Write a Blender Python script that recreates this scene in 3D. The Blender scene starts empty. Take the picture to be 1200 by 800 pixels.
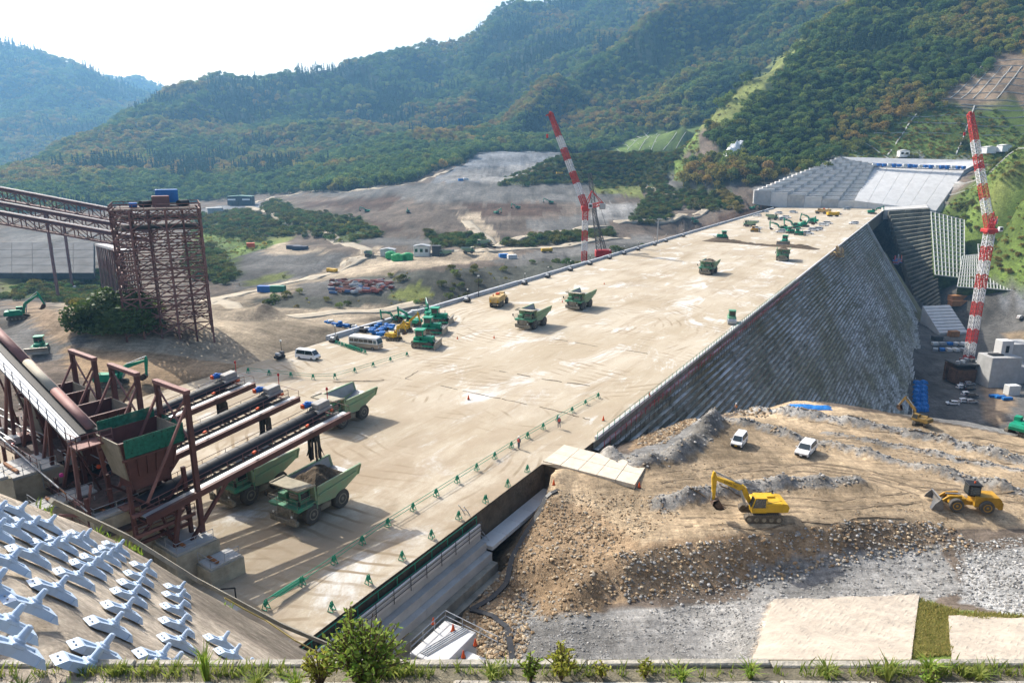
import bpy, bmesh, math, random
import numpy as np
from mathutils import Vector, Matrix, Quaternion
random.seed(7); rng = np.random.default_rng(11)
R = math.radians
scene = bpy.context.scene
col = scene.collection

# ------------------------------------------------------------------ camera
CAM_H, F, TH = 38.0, 840.0, R(14.5)
CT, ST = math.cos(TH), math.sin(TH)
cam_d = bpy.data.cameras.new('camera'); cam = bpy.data.objects.new('camera', cam_d); col.objects.link(cam)
cam.location = (0, 0, CAM_H); cam.rotation_euler = (R(90) - TH, 0, 0)
cam_d.sensor_width = 36.0; cam_d.lens = 36.0 * F / 1200.0
cam_d.clip_start = 0.5; cam_d.clip_end = 20000
scene.camera = cam

# ------------------------------------------------------------------ sky and sun
SUN_AZ = Vector((-0.72, 0.69)).normalized(); SUN_EL = R(40)
world = bpy.data.worlds.new('World'); scene.world = world; world.use_nodes = True
wn = world.node_tree.nodes; wl = world.node_tree.links
sky = wn.new('ShaderNodeTexSky'); sky.sky_type = 'NISHITA'; sky.sun_disc = False
sky.sun_elevation = SUN_EL; sky.sun_rotation = math.atan2(SUN_AZ.x, SUN_AZ.y)
sky.air_density = 1.0; sky.dust_density = 6.0; sky.ozone_density = 1.0; sky.altitude = 300
bg = wn['Background']; bg.inputs['Strength'].default_value = 0.15
wl.new(sky.outputs['Color'], bg.inputs['Color'])
sun_d = bpy.data.lights.new('sun', 'SUN'); sun_d.energy = 4.2; sun_d.angle = R(0.53); sun_d.color = (1.0, 0.95, 0.86)
sun = bpy.data.objects.new('sun', sun_d); col.objects.link(sun)
sun_dir = Vector((SUN_AZ.x * math.cos(SUN_EL), SUN_AZ.y * math.cos(SUN_EL), math.sin(SUN_EL)))
sun.rotation_euler = (-sun_dir).to_track_quat('-Z', 'Y').to_euler(); sun.location = (-300, 300, 600)
scene.view_settings.view_transform = 'Standard'; scene.view_settings.look = 'None'
scene.view_settings.exposure = 0.72; scene.view_settings.gamma = 1.0
scene.render.engine = 'CYCLES'
cy = scene.cycles; cy.max_bounces = 5; cy.diffuse_bounces = 2; cy.glossy_bounces = 2; cy.transmission_bounces = 3
cy.volume_bounces = 0; cy.transparent_max_bounces = 6; cy.use_denoising = True; cy.caustics_reflective = False; cy.caustics_refractive = False

# ------------------------------------------------------------------ pixel <-> world
def ray(x, y):
    u, v = (x - 600) / F, (y - 400) / F
    return u, CT - v * ST, -(ST + v * CT)
def at(x, y, z=0.0):                                   # point of that pixel on the level z
    a, b, c = ray(x, y); k = (z - CAM_H) / c
    return Vector((a * k, b * k, z))
def atd(x, y, d):                                      # point of that pixel at that depth
    a, b, c = ray(x, y); return Vector((a * d, b * d, CAM_H + c * d))
def project(X, Y, Z):
    d = Y * CT - (Z - CAM_H) * ST
    d = np.where(np.abs(d) < 0.3, 0.3, d)
    return 600 + F * X / d, 400 - F * (Y * ST + (Z - CAM_H) * CT) / d, d
# dam axis: s runs along the crest away from the camera, t to the right of the right edge
DO = Vector((12.6, 94.3, 0)); DS = Vector((0.511, 0.8596, 0)); DT = Vector((0.8596, -0.511, 0))
DAM_RZ = math.atan2(DS.y, DS.x)
def dam(s, t, z=0.0): return DO + DS * s + DT * t + Vector((0, 0, z))
def dam_st(p): r = p - DO; return r.dot(DS), r.dot(DT)

# ------------------------------------------------------------------ materials
MATS = {}
def M(name, c, rough=0.75, metal=0.0, var=0.18, scale=0.6, bump=0.0, c2=None, bscale=None, spec=0.3, alpha=1.0):
    if name in MATS: return MATS[name]
    m = bpy.data.materials.new(name); m.use_nodes = True; MATS[name] = m
    nt = m.node_tree; b = nt.nodes['Principled BSDF']
    b.inputs['Roughness'].default_value = rough; b.inputs['Metallic'].default_value = metal
    b.inputs['Specular IOR Level'].default_value = spec
    if c2 is None: c2 = tuple(max(0, x * (1 - 2 * var)) for x in c)
    tc = nt.nodes.new('ShaderNodeTexCoord'); nz = nt.nodes.new('ShaderNodeTexNoise')
    nz.inputs['Scale'].default_value = scale; nz.inputs['Detail'].default_value = 6; nz.inputs['Roughness'].default_value = 0.65
    nt.links.new(tc.outputs['Object'], nz.inputs['Vector'])
    cr = nt.nodes.new('ShaderNodeValToRGB'); cr.color_ramp.elements[0].position = 0.32; cr.color_ramp.elements[1].position = 0.68
    cr.color_ramp.elements[0].color = (*c2, 1); cr.color_ramp.elements[1].color = (*c, 1)
    nt.links.new(nz.outputs['Fac'], cr.inputs['Fac']); nt.links.new(cr.outputs['Color'], b.inputs['Base Color'])
    if bump > 0:
        n2 = nt.nodes.new('ShaderNodeTexNoise'); n2.inputs['Scale'].default_value = bscale or scale * 4; n2.inputs['Detail'].default_value = 5
        nt.links.new(tc.outputs['Object'], n2.inputs['Vector'])
        bp = nt.nodes.new('ShaderNodeBump'); bp.inputs['Strength'].default_value = bump; bp.inputs['Distance'].default_value = 0.2
        nt.links.new(n2.outputs['Fac'], bp.inputs['Height']); nt.links.new(bp.outputs['Normal'], b.inputs['Normal'])
    if alpha < 1: b.inputs['Alpha'].default_value = alpha
    return m

# ------------------------------------------------------------------ mesh builder
class MB:
    def __init__(s): s.v = []; s.f = []; s.m = []; s.mi = 0
    def mat(s, i): s.mi = i; return s
    def add(s, vs, fs):
        o = len(s.v); s.v += [tuple(v) for v in vs]
        for f in fs: s.f.append(tuple(i + o for i in f)); s.m.append(s.mi)
        return s
    def hexa(s, p):                                    # 8 corners: bottom ring then top ring
        return s.add(p, [(3, 2, 1, 0), (4, 5, 6, 7), (0, 1, 5, 4), (1, 2, 6, 5), (2, 3, 7, 6), (3, 0, 4, 7)])
    def box(s, c, d, rz=0.0, ch=0.0, rx=0.0, ry=0.0):
        x, y, z = d[0] / 2, d[1] / 2, d[2] / 2; c = Vector(c)
        Mx = Matrix.Rotation(rz, 3, 'Z') @ Matrix.Rotation(ry, 3, 'Y') @ Matrix.Rotation(rx, 3, 'X')
        if ch <= 0:
            return s.hexa([c + Mx @ Vector(p) for p in ((-x,-y,-z),(x,-y,-z),(x,y,-z),(-x,y,-z),(-x,-y,z),(x,-y,z),(x,y,z),(-x,y,z))])
        k = min(ch, x * .9, y * .9, z * .9); ring = []
        for zz, i in ((-z, k), (-z + k, 0), (z - k, 0), (z, k)):
            X, Y = x - i, y - i
            ring.append([(-X, -Y + k, zz), (-X + k, -Y, zz), (X - k, -Y, zz), (X, -Y + k, zz), (X, Y - k, zz), (X - k, Y, zz), (-X + k, Y, zz), (-X, Y - k, zz)])
        vs = [c + Mx @ Vector(p) for r in ring for p in r]; fs = [tuple(range(7, -1, -1)), tuple(range(24, 32))]
        for a in range(3):
            for i in range(8): fs.append((a*8+i, a*8+(i+1) % 8, a*8+8+(i+1) % 8, a*8+8+i))
        return s.add(vs, fs)
    def frame(s, d):
        d = Vector(d).normalized(); up = Vector((0, 0, 1)) if abs(d.z) < .98 else Vector((0, 1, 0))
        a = d.cross(up).normalized(); return a, a.cross(d).normalized()
    def beam(s, p, q, w, h=None):
        p, q = Vector(p), Vector(q); h = h or w
        if (q - p).length < 1e-5: return s
        a, b = s.frame(q - p); a = a * (w / 2); b = b * (h / 2)
        return s.hexa([p-a-b, p+a-b, p+a+b, p-a+b, q-a-b, q+a-b, q+a+b, q-a+b])
    def tube(s, p, q, r, r2=None, n=8, cap=True):
        p, q = Vector(p), Vector(q); r2 = r if r2 is None else r2; a, b = s.frame(q - p)
        vs = []
        for c, rr in ((p, r), (q, r2)):
            for i in range(n):
                t = 2 * math.pi * i / n; vs.append(c + a * math.cos(t) * rr + b * math.sin(t) * rr)
        fs = [(i, (i+1) % n, n + (i+1) % n, n + i) for i in range(n)]
        if cap: fs += [tuple(range(n-1, -1, -1)), tuple(range(n, 2*n))]
        return s.add(vs, fs)
    def path(s, pts, r, n=6):
        for p, q in zip(pts, pts[1:]): s.tube(p, q, r, n=n)
        return s
    def lathe(s, c, prof, n=16, axis='Z'):             # prof: (radius, height)
        c = Vector(c); vs = []
        for r, h in prof:
            for i in range(n):
                t = 2*math.pi*i/n; u, w = r*math.cos(t), r*math.sin(t)
                vs.append(c + Vector({'Z': (u, w, h), 'Y': (w, h, u), 'X': (h, u, w)}[axis]))
        k = len(prof); fs = []
        for a in range(k-1):
            for i in range(n): fs.append((a*n+i, a*n+(i+1) % n, (a+1)*n+(i+1) % n, (a+1)*n+i))
        fs += [tuple(range(n-1, -1, -1)), tuple(range((k-1)*n, k*n))]
        return s.add(vs, fs)
    def prism(s, poly, lo, hi, axis='Y'):              # polygon in the plane across the axis, drawn out along it
        n = len(poly); vs = []
        for h in (lo, hi):
            for a, b in poly: vs.append({'Y': (a, h, b), 'X': (h, a, b), 'Z': (a, b, h)}[axis])
        return s.add(vs, [tuple(range(n-1, -1, -1)), tuple(range(n, 2*n))] + [(i, (i+1) % n, n+(i+1) % n, n+i) for i in range(n)])
    def mesh(s, name, mats, smooth=False):
        me = bpy.data.meshes.new(name); me.from_pydata(s.v, [], s.f)
        for m in (mats if isinstance(mats, (list, tuple)) else [mats]): me.materials.append(m)
        if len(me.materials) > 1: me.polygons.foreach_set('material_index', s.m)
        bm = bmesh.new(); bm.from_mesh(me); bmesh.ops.recalc_face_normals(bm, faces=bm.faces); bm.to_mesh(me); bm.free()
        if smooth: me.polygons.foreach_set('use_smooth', [True] * len(me.polygons))
        me.update(); return me
    def build(s, name, mats, parent=None, smooth=False, loc=None, rz=0.0):
        return link(name, s.mesh(name, mats, smooth), parent, loc, rz)
def link(name, me, parent=None, loc=None, rz=0.0):
    o = bpy.data.objects.new(name, me); col.objects.link(o)
    if parent is not None: o.parent = parent
    if loc is not None: o.location = loc
    if rz: o.rotation_euler = (0, 0, rz)
    return o
def tag(o, label=None, cat=None, group=None, kind=None):
    if label: o['label'] = label
    if cat: o['category'] = cat
    if group: o['group'] = group
    if kind: o['kind'] = kind
    return o
def thing(name, label, cat, loc=(0, 0, 0), rz=0.0, group=None):
    o = bpy.data.objects.new(name, None); col.objects.link(o); o.empty_display_size = 0.3
    o.location = loc; o.rotation_euler = (0, 0, rz)
    return tag(o, label, cat, group)
KIDS = {}
def kids(o): return [c for c in bpy.data.objects if c.parent == o] if o.name not in KIDS else KIDS[o.name]
def dup(root, loc, rz, label=None, group=None, scale=None):
    def cp(o, par):
        c = o.copy(); col.objects.link(c); c.parent = par
        for ch in kid_list(o): cp(ch, c)
        return c
    r = cp(root, None); r.location = loc; r.rotation_euler = (0, 0, rz)
    if scale: r.scale = scale
    if label: r['label'] = label
    if group: r['group'] = group
    return r
_kidcache = {}
def kid_list(o):
    k = o.as_pointer()
    if k not in _kidcache: _kidcache[k] = list(o.children)
    return _kidcache[k]

# ------------------------------------------------------------------ numpy noise
def _hash(i, j, seed):
    h = (i.astype(np.int64) * 374761393 + j.astype(np.int64) * 668265263 + seed * 1442695041) & 0xffffffff
    h = ((h ^ (h >> 13)) * 1274126177) & 0xffffffff
    return ((h ^ (h >> 16)) & 0xffff) / 65535.0
def vnoise(x, y, seed=0):
    i, j = np.floor(x), np.floor(y); fx, fy = x - i, y - j
    fx = fx*fx*(3-2*fx); fy = fy*fy*(3-2*fy)
    a, b, c, d = _hash(i, j, seed), _hash(i+1, j, seed), _hash(i, j+1, seed), _hash(i+1, j+1, seed)
    return (a*(1-fx)+b*fx)*(1-fy) + (c*(1-fx)+d*fx)*fy - 0.5
def fbm(x, y, sc, oct=4, seed=0, gain=0.5):
    o = np.zeros_like(x, dtype=float); a = 1.0; k = 1.0 / sc
    for n in range(oct): o += a * vnoise(x*k + n*17.3, y*k - n*9.1, seed+n); a *= gain; k *= 2.03
    return o
def in_poly(px, py, poly):
    r = np.zeros(px.shape, bool); n = len(poly)
    for k in range(n):
        x1, y1 = poly[k]; x2, y2 = poly[(k+1) % n]
        if y1 == y2: continue
        c = ((y1 > py) != (y2 > py)) & (px < (x2-x1)*(py-y1)/(y2-y1) + x1); r ^= c
    return r
# ================================================================== TERRAIN
CP = []
def cz(*a):
    for x, y, z in a: CP.append(tuple(at(x, y, z)))
def cd(*a):
    for x, y, d in a: CP.append(tuple(atd(x, y, d)))
def ridge(drop, back, *a):                             # ridge line and the ground falling away behind it
    for x, y, d in a:
        p = atd(x, y, d); CP.append(tuple(p)); u = Vector((p.x, p.y, 0)).normalized()
        CP.append((p.x + u.x*back, p.y + u.y*back, p.z - drop))
# fill left of the dam, level with the deck
cz((-60, 520, 2), (-40, 430, 2), (0, 455, 1), (40, 425, 0.3), (100, 455, -0.3), (150, 460, -0.4), (230, 450, -0.4), (290, 436, -0.6), (190, 430, 0.6), (120, 415, 1.0), (60, 395, 2.0),
   (15, 385, 1.5), (-40, 385, 2), (100, 385, 4.5), (45, 368, 4.5), (0, 378, 2.0), (75, 360, 5.0), (110, 366, 5.5), (150, 382, 4.5), (195, 396, 2.5), (235, 414, 0.0), (270, 420, -1.0), (310, 418, -2.0), (335, 414, -3.0))
for p in ((-75, 215, -6), (-105, 215, -5), (-45, 215, -12), (-130, 190, -3), (-60, 185, -4), (-40, 180, -6)): CP.append(p)
# valley upstream
cz((250, 390, -9), (300, 385, -11), (340, 378, -13), (400, 378, -15), (260, 365, -14), (300, 365, -14), (350, 366, -16), (400, 367, -17), (460, 361, -18), (330, 353, -16), (400, 358, -17.5), (470, 354, -18),
   (350, 340, -15.5), (400, 344, -15.5), (450, 340, -15.5), (400, 331, -15.5), (455, 329, -15.5), (345, 345, -15.8), (540, 352, -19), (500, 340, -16), (490, 325, -13), (520, 345, -17),
   (470, 322, -13.5), (560, 318, -13), (640, 306, -14), (700, 297, -15), (600, 330, -20), (680, 306, -19), (480, 308, -14), (520, 304, -14.5), (580, 298, -15), (660, 290, -16), (740, 280, -17), (800, 271, -17))
def dmid(x, y):                                          # depth of the valley floor seen at a pixel: the floor rises gently away from the dam
    l = np.interp(y, (228, 240, 255, 270, 285, 300, 320, 340, 355), (880, 760, 640, 560, 490, 440, 380, 335, 300)); r = np.interp(y, (178, 185, 195, 205, 212, 220, 230, 240, 250, 260, 270, 280, 290, 300), (900, 850, 780, 720, 690, 660, 630, 595, 560, 530, 500, 465, 430, 400))
    f = min(1, max(0, (x-330)/140)); return float(l*(1-f) + r*f)
for x, y, dd in ((240, 352, 0), (280, 342, 0), (330, 333, 0), (390, 318, 6), (420, 303, 4), (440, 297, 4), (270, 328, -6), (290, 320, -10), (280, 300, -22), (330, 290, -26), (390, 296, -16), (405, 303, -6), (330, 312, -12), (400, 285, 4), (370, 271, 4), (330, 254, 2), (300, 244, 0), (260, 240, 0), (283, 238, 0), (240, 255, 0),
     (290, 256, -34), (350, 268, -30), (240, 275, 0), (270, 290, 0), (235, 310, 0), (240, 330, 0), (440, 283, -14), (400, 268, -22), (340, 248, -25), (420, 250, 0), (480, 248, 0), (530, 262, 0), (560, 258, 0), (610, 246, -4), (560, 280, 6), (600, 281, 4), (660, 270, 2), (730, 260, 0), (800, 253, -8), (640, 262, 0), (680, 250, 0),
     (440, 232, 0), (520, 236, 0), (640, 235, 0), (700, 240, 0), (450, 222, 0), (530, 216, 0), (640, 216, -4), (700, 216, -4), (400, 226, 20), (330, 230, 0), (760, 225, -10), (800, 235, -10), (780, 240, -6), (480, 270, 0), (440, 258, 0), (560, 225, 0), (600, 228, 0), (520, 285, 0), (640, 285, 6), (700, 276, 4), (500, 300, 0), (560, 296, 0), (620, 297, 0)):
    p = atd(x, y, dmid(x, y) + dd); CP.append(tuple(p))
cd((834, 247, 560), (860, 262, 450), (880, 245, 540), (830, 226, 600), (760, 212, 680), (870, 216, 590), (940, 236, 540), (850, 205, 605), (800, 200, 660), (855, 240, 565), (905, 235, 545))
# quarry pit and the bush ridge in front of it
cd((510, 210, 725), (540, 206, 745), (590, 207, 735), (570, 192, 850), (540, 197, 810), (640, 181, 930), (600, 184, 890), (585, 180, 920), (670, 179, 950))
ridge(12, 60, (615, 203, 718), (640, 190, 725), (658, 183, 730), (700, 179, 735), (760, 178, 735), (800, 181, 720))
cd((590, 214, 690), (650, 212, 690), (730, 211, 690), (790, 212, 670))
# forest foot, left mountain, its spur, far hills
cd((-150, 262, 620), (-60, 255, 680), (0, 250, 720), (60, 248, 760), (120, 244, 820), (180, 243, 860), (240, 234, 900), (320, 223, 920), (400, 219, 800), (480, 211, 750), (540, 190, 860), (590, 177, 960), (640, 174, 1000), (700, 172, 1000), (760, 162, 980), (800, 152, 940))
cd((0, 225, 860), (100, 205, 1000), (200, 190, 1150), (300, 190, 1150), (400, 180, 1150), (460, 190, 900), (250, 150, 1400), (350, 150, 1400), (430, 125, 1550), (450, 160, 1250), (510, 110, 1620), (600, 60, 1750), (560, 160, 1100), (640, 140, 1180), (720, 120, 1220), (780, 110, 1180), (800, 60, 1330), (720, 90, 1260), (840, 100, 1130), (860, 40, 1330))
ridge(90, 220, (-180, 260, 900), (-80, 232, 1000), (0, 203, 1100), (60, 174, 1250), (120, 145, 1400), (200, 116, 1600), (300, 102, 1750), (400, 82, 1850), (500, 50, 1950), (600, 14, 2050), (700, -22, 2150), (830, -40, 2250))
ridge(45, 130, (490, 150, 1120), (533, 140, 1150), (587, 117, 1200), (633, 88, 1260), (700, 63, 1320), (760, 34, 1370), (800, 13, 1420), (860, -15, 1450), (920, -25, 1470))
cd((540, 100, 1720), (620, 50, 1820), (700, 30, 1900), (760, 0, 1950), (640, 75, 1500), (720, 40, 1620))
ridge(160, 500, (-200, 30, 2500), (0, 54, 2600), (55, 62, 2620), (110, 85, 2680), (160, 103, 2750), (200, 118, 2850))
cd((-150, 170, 2000), (0, 170, 1900), (0, 115, 2250), (70, 130, 2200), (130, 125, 2450), (-150, 100, 2250))
ridge(100, 250, (120, 96, 3500), (155, 90, 3500), (180, 98, 3550), (205, 112, 3600), (260, 125, 3700))
# right hill
ridge(70, 140, (822, 147, 700), (845, 122, 740), (867, 100, 770), (910, 67, 820), (940, 42, 850), (967, 23, 870), (1000, 0, 900), (1060, -45, 930), (1130, -80, 940))
cd((835, 165, 660), (880, 180, 630), (920, 190, 610), (960, 185, 610), (1000, 170, 620), (900, 130, 690), (950, 110, 700), (980, 60, 780), (1000, 120, 670), (1050, 80, 710), (1100, 20, 780), (1150, 60, 690), (1200, 0, 730), (1200, 55, 660), (1300, 40, 620), (1060, 130, 640),
   (1100, 117, 640), (1170, 75, 665), (1200, 90, 640), (1130, 122, 630), (1200, 122, 618), (1300, 122, 600), (1060, 140, 630), (1000, 176, 605), (1100, 181, 588), (1170, 184, 575), (1200, 183, 560), (1300, 180, 520),
   (985, 184, 590), (900, 222, 560), (940, 205, 575), (1030, 190, 592), (1140, 192, 570), (1010, 238, 548), (1090, 246, 530), (1070, 260, 515), (960, 236, 546))
# right bank below the far end and valley floor
cd((1200, 168, 480), (1170, 200, 470), (1150, 230, 480), (1120, 262, 500), (1200, 230, 420), (1260, 200, 400), (1300, 150, 400), (1098, 250, 520), (1095, 320, 470), (1200, 300, 400), (1160, 300, 430), (1260, 300, 370))
cz((1090, 340, -50), (1130, 345, -49), (1200, 343, -44), (1260, 350, -40), (1095, 390, -54), (1150, 372, -50), (1200, 375, -47), (1200, 395, -50), (1080, 430, -55), (1130, 430, -55), (1200, 425, -55), (1085, 480, -55), (1140, 480, -55), (1180, 475, -54), (1200, 490, -53), (1260, 460, -52), (1300, 400, -45), (1165, 455, -55), (1062, 478, -56))
# under the dam
for s in range(-40, 540, 60):
    for t in (-55, -20, 15):
        if t < 0 or s > 110: CP.append(tuple(dam(s, t, -26 if t < 0 else -45)))
for s in (140, 200, 260, 320): CP.append(tuple(dam(s, 34, -56)))
def flat(q): x, y, z = q; return (x, y, z if (x < 640 or z > -2 or y < 600) else -2 + (z+2)*.62)
def line(*a, step=2.6):
    P = [at(*flat(q)) for q in a]
    for p, q in zip(P, P[1:]):
        n = max(1, int((q-p).length / step))
        for i in range(n): CP.append(tuple(p.lerp(q, i/n)))
    CP.append(tuple(P[-1]))
# near excavation: rubble, rock floor, bench, benches falling to the valley
NEAR0 = len(CP)
line((735, 648, -1.8), (760, 645, -1.7), (800, 639, -1.6), (860, 632, -1.6), (900, 627, -1.5), (950, 620, -1.5), (985, 614, -1.6), (1040, 612, -1.9), (1095, 612, -2.2), (1150, 618, -2.6), (1210, 612, -2.6), (1280, 612, -2.6))
line((735, 702, -6.0), (760, 698, -6.0), (800, 693, -6.0), (850, 684, -5.9), (900, 671, -5.7), (950, 659, -5.4), (1000, 651, -5.0), (1050, 640, -4.6), (1090, 636, -4.2))
line((735, 646, -1.9), (712, 662, -2.9), (690, 678, -3.8), (665, 700, -5.0), (645, 718, -6.2), step=1.6)
line((690, 712, -6.3), (715, 700, -6.0), (735, 702, -6.0)); line((640, 660, -4.6), (625, 690, -5.8), (628, 715, -6.4), (645, 728, -6.5), (690, 716, -6.4))
line((640, 582, -1.4), (680, 584, -1.2), (720, 590, -1.2), (760, 600, -1.3), (800, 605, -1.3), (860, 602, -1.2), (960, 592, -1.1), (1100, 590, -1.4), (1200, 598, -1.9))
line((640, 560, -0.5), (700, 570, -0.5), (760, 566, -0.4), (830, 556, -0.5), (900, 552, -0.6), (1000, 548, -0.9), (1100, 556, -1.5), (1200, 572, -2.2), (1290, 590, -2.6))
line((760, 540, -0.2), (815, 522, -0.2), (840, 500, -0.4), (900, 512, -0.7), (1000, 530, -1.4), (1100, 548, -2.0), (1200, 566, -2.5), (1290, 582, -2.8))
line((860, 486, -2.0), (930, 495, -2.2), (1010, 506, -2.6), (1100, 520, -3.2), (1200, 538, -3.8), (1290, 552, -4))
line((930, 472, -4.4), (1000, 480, -4.4), (1060, 488, -4.4), (1130, 499, -4.8), (1200, 513, -5.2), (1290, 528, -5.6), step=4)
cz(*map(flat, ((575, 672, -5.4), (600, 640, -5.0), (622, 605, -4.6), (632, 590, -3.4), (548, 712, -5.6), (560, 745, -5.8), (600, 700, -5.9), (580, 785, -6), (650, 755, -6.4), (720, 770, -6.4), (800, 745, -6.2), (850, 770, -5.7), (760, 720, -6.2), (880, 700, -6.2), (690, 740, -6.5), (645, 630, -3.4), (680, 615, -2.3), (700, 640, -2.9), (670, 660, -4.2), (660, 605, -2.2), (720, 620, -1.7),
   (1000, 690, -6.2), (1090, 690, -5.8), (1135, 670, -5.2), (1110, 650, -4.6), (1150, 640, -3.6), (1200, 650, -2.6), (1200, 690, -3.4), (1150, 695, -5.0), (1270, 640, -2), (1270, 700, -2))))
NEARFLAT = len(CP)
cz((905, 703, -4.2), (1077, 697, -4.1), (985, 700, -4.2), (1000, 745, -1.0), (1068, 785, 3), (872, 785, 2.4), (970, 785, 3), (890, 745, -1.9), (1110, 724, -2.6), (1200, 726, -2.2), (1118, 795, 5), (1200, 797, 5.6), (1160, 760, 0.8), (1270, 760, 1))
for x, y, z in ((930, 472, -4.4), (965, 476, -4.4), (1000, 480, -4.4), (1030, 484, -4.4), (1060, 488, -4.4), (1095, 493, -4.6), (1130, 499, -4.8), (1165, 506, -5), (1200, 513, -5.2), (1245, 520, -5.4), (1290, 528, -5.6)):
    p = at(x, y, z)
    for d, dz in ((2.5, -3.0), (14, -13), (40, -32), (75, -50)): CP.append((p.x + 0.42*d, p.y + 0.9*d, z + dz))
for t, s, z in ((1.5, 3, -2.0), (3, 12, -3.2), (4.5, 22, -4.5), (7, 32, -7), (12, 45, -11), (20, 62, -22)): CP.append(tuple(dam(s, t, z)))
CP = np.array(CP); keep = [0]
for i in range(1, len(CP)):
    if np.min(np.hypot(*(CP[keep, :2] - CP[i, :2]).T)) > min(1.2, 0.007 * math.hypot(CP[i, 0], CP[i, 1])): keep.append(i)
CP = CP[keep]
class RBF:
    def __init__(s, P, c=2.0):
        n = len(P); s.P = P; s.c = c
        d = np.sqrt(((P[:, None, :2] - P[None, :, :2])**2).sum(-1) + c*c)
        A = np.zeros((n+3, n+3)); A[:n, :n] = d + np.eye(n)*1e-6; A[:n, n] = 1; A[:n, n+1:] = P[:, :2]; A[n:, :n] = A[:n, n:].T
        s.w = np.linalg.solve(A, np.concatenate([P[:, 2], np.zeros(3)]))
    def __call__(s, X, Y):
        o = np.empty(X.shape); xf, yf = X.ravel(), Y.ravel(); of = np.empty(xf.shape)
        for a in range(0, len(xf), 20000):
            q = np.stack([xf[a:a+20000], yf[a:a+20000]], 1)
            d = np.sqrt(((q[:, None] - s.P[None, :, :2])**2).sum(-1) + s.c**2)
            of[a:a+20000] = d @ s.w[:-3] + s.w[-3] + q @ s.w[-2:]
        return of.reshape(X.shape)
rbf = RBF(CP, 1.0)
WIND = [([(712, 533), (745, 543), (780, 541), (815, 522), (836, 492)], 1.5, 1.5, -0.3), ([(836, 490), (880, 499), (933, 512), (1007, 528), (1100, 550), (1200, 570), (1290, 586)], 1.0, 0.9, -0.8),
        ([(867, 475), (925, 484), (987, 493), (1100, 510), (1200, 530), (1290, 545)], 1.0, 1.0, -2.2), ([(970, 512), (1100, 533), (1200, 547), (1290, 560)], 0.5, 0.8, -2.6), ([(770, 590), (800, 584), (860, 576), (917, 568), (1003, 567)], 1.0, 1.1, -0.9)]
WIND = [([at(x, y, z) for x, y in L_], h, w) for L_, h, w, z in WIND]
def line_dist(X, Y, P):
    D = np.full(X.shape, 1e9)
    for p, q in zip(P, P[1:]):
        d = q - p; k = np.clip(((X-p.x)*d.x + (Y-p.y)*d.y) / (d.x**2 + d.y**2), 0, 1)
        D = np.minimum(D, np.hypot(X - p.x - k*d.x, Y - p.y - k*d.y))
    return D
SLOPE = lambda X, Y: 1.14 * (27.3 - 0.667*X - 0.745*Y)      # the anchored concrete slope below the camera
def slope_pt(x, y):
    a, b, c = ray(x, y); k = (1.14*27.3 - CAM_H) / (c + 1.14*(.667*a + .745*b)); return (a*k, b*k)
LIP = [slope_pt(*q) for q in ((-260, 470), (-80, 545), (0, 577), (60, 598), (140, 634), (200, 668), (262, 706), (325, 742), (400, 786))]
def lip_over(X, Y):                                      # how far beyond the lower lip of the anchored slope
    D = np.full(X.shape, 1e9); S_ = np.zeros(X.shape)
    for (x1, y1), (x2, y2) in zip(LIP, LIP[1:]):
        dx, dy = x2-x1, y2-y1; k = np.clip(((X-x1)*dx + (Y-y1)*dy)/(dx*dx+dy*dy), 0, 1); d = np.hypot(X-x1-k*dx, Y-y1-k*dy); n = (X-x1)*dy - (Y-y1)*dx
        m = d < D; D = np.where(m, d, D); S_ = np.where(m, n, S_)
    return np.where(S_ < 0, D, 0)
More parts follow.
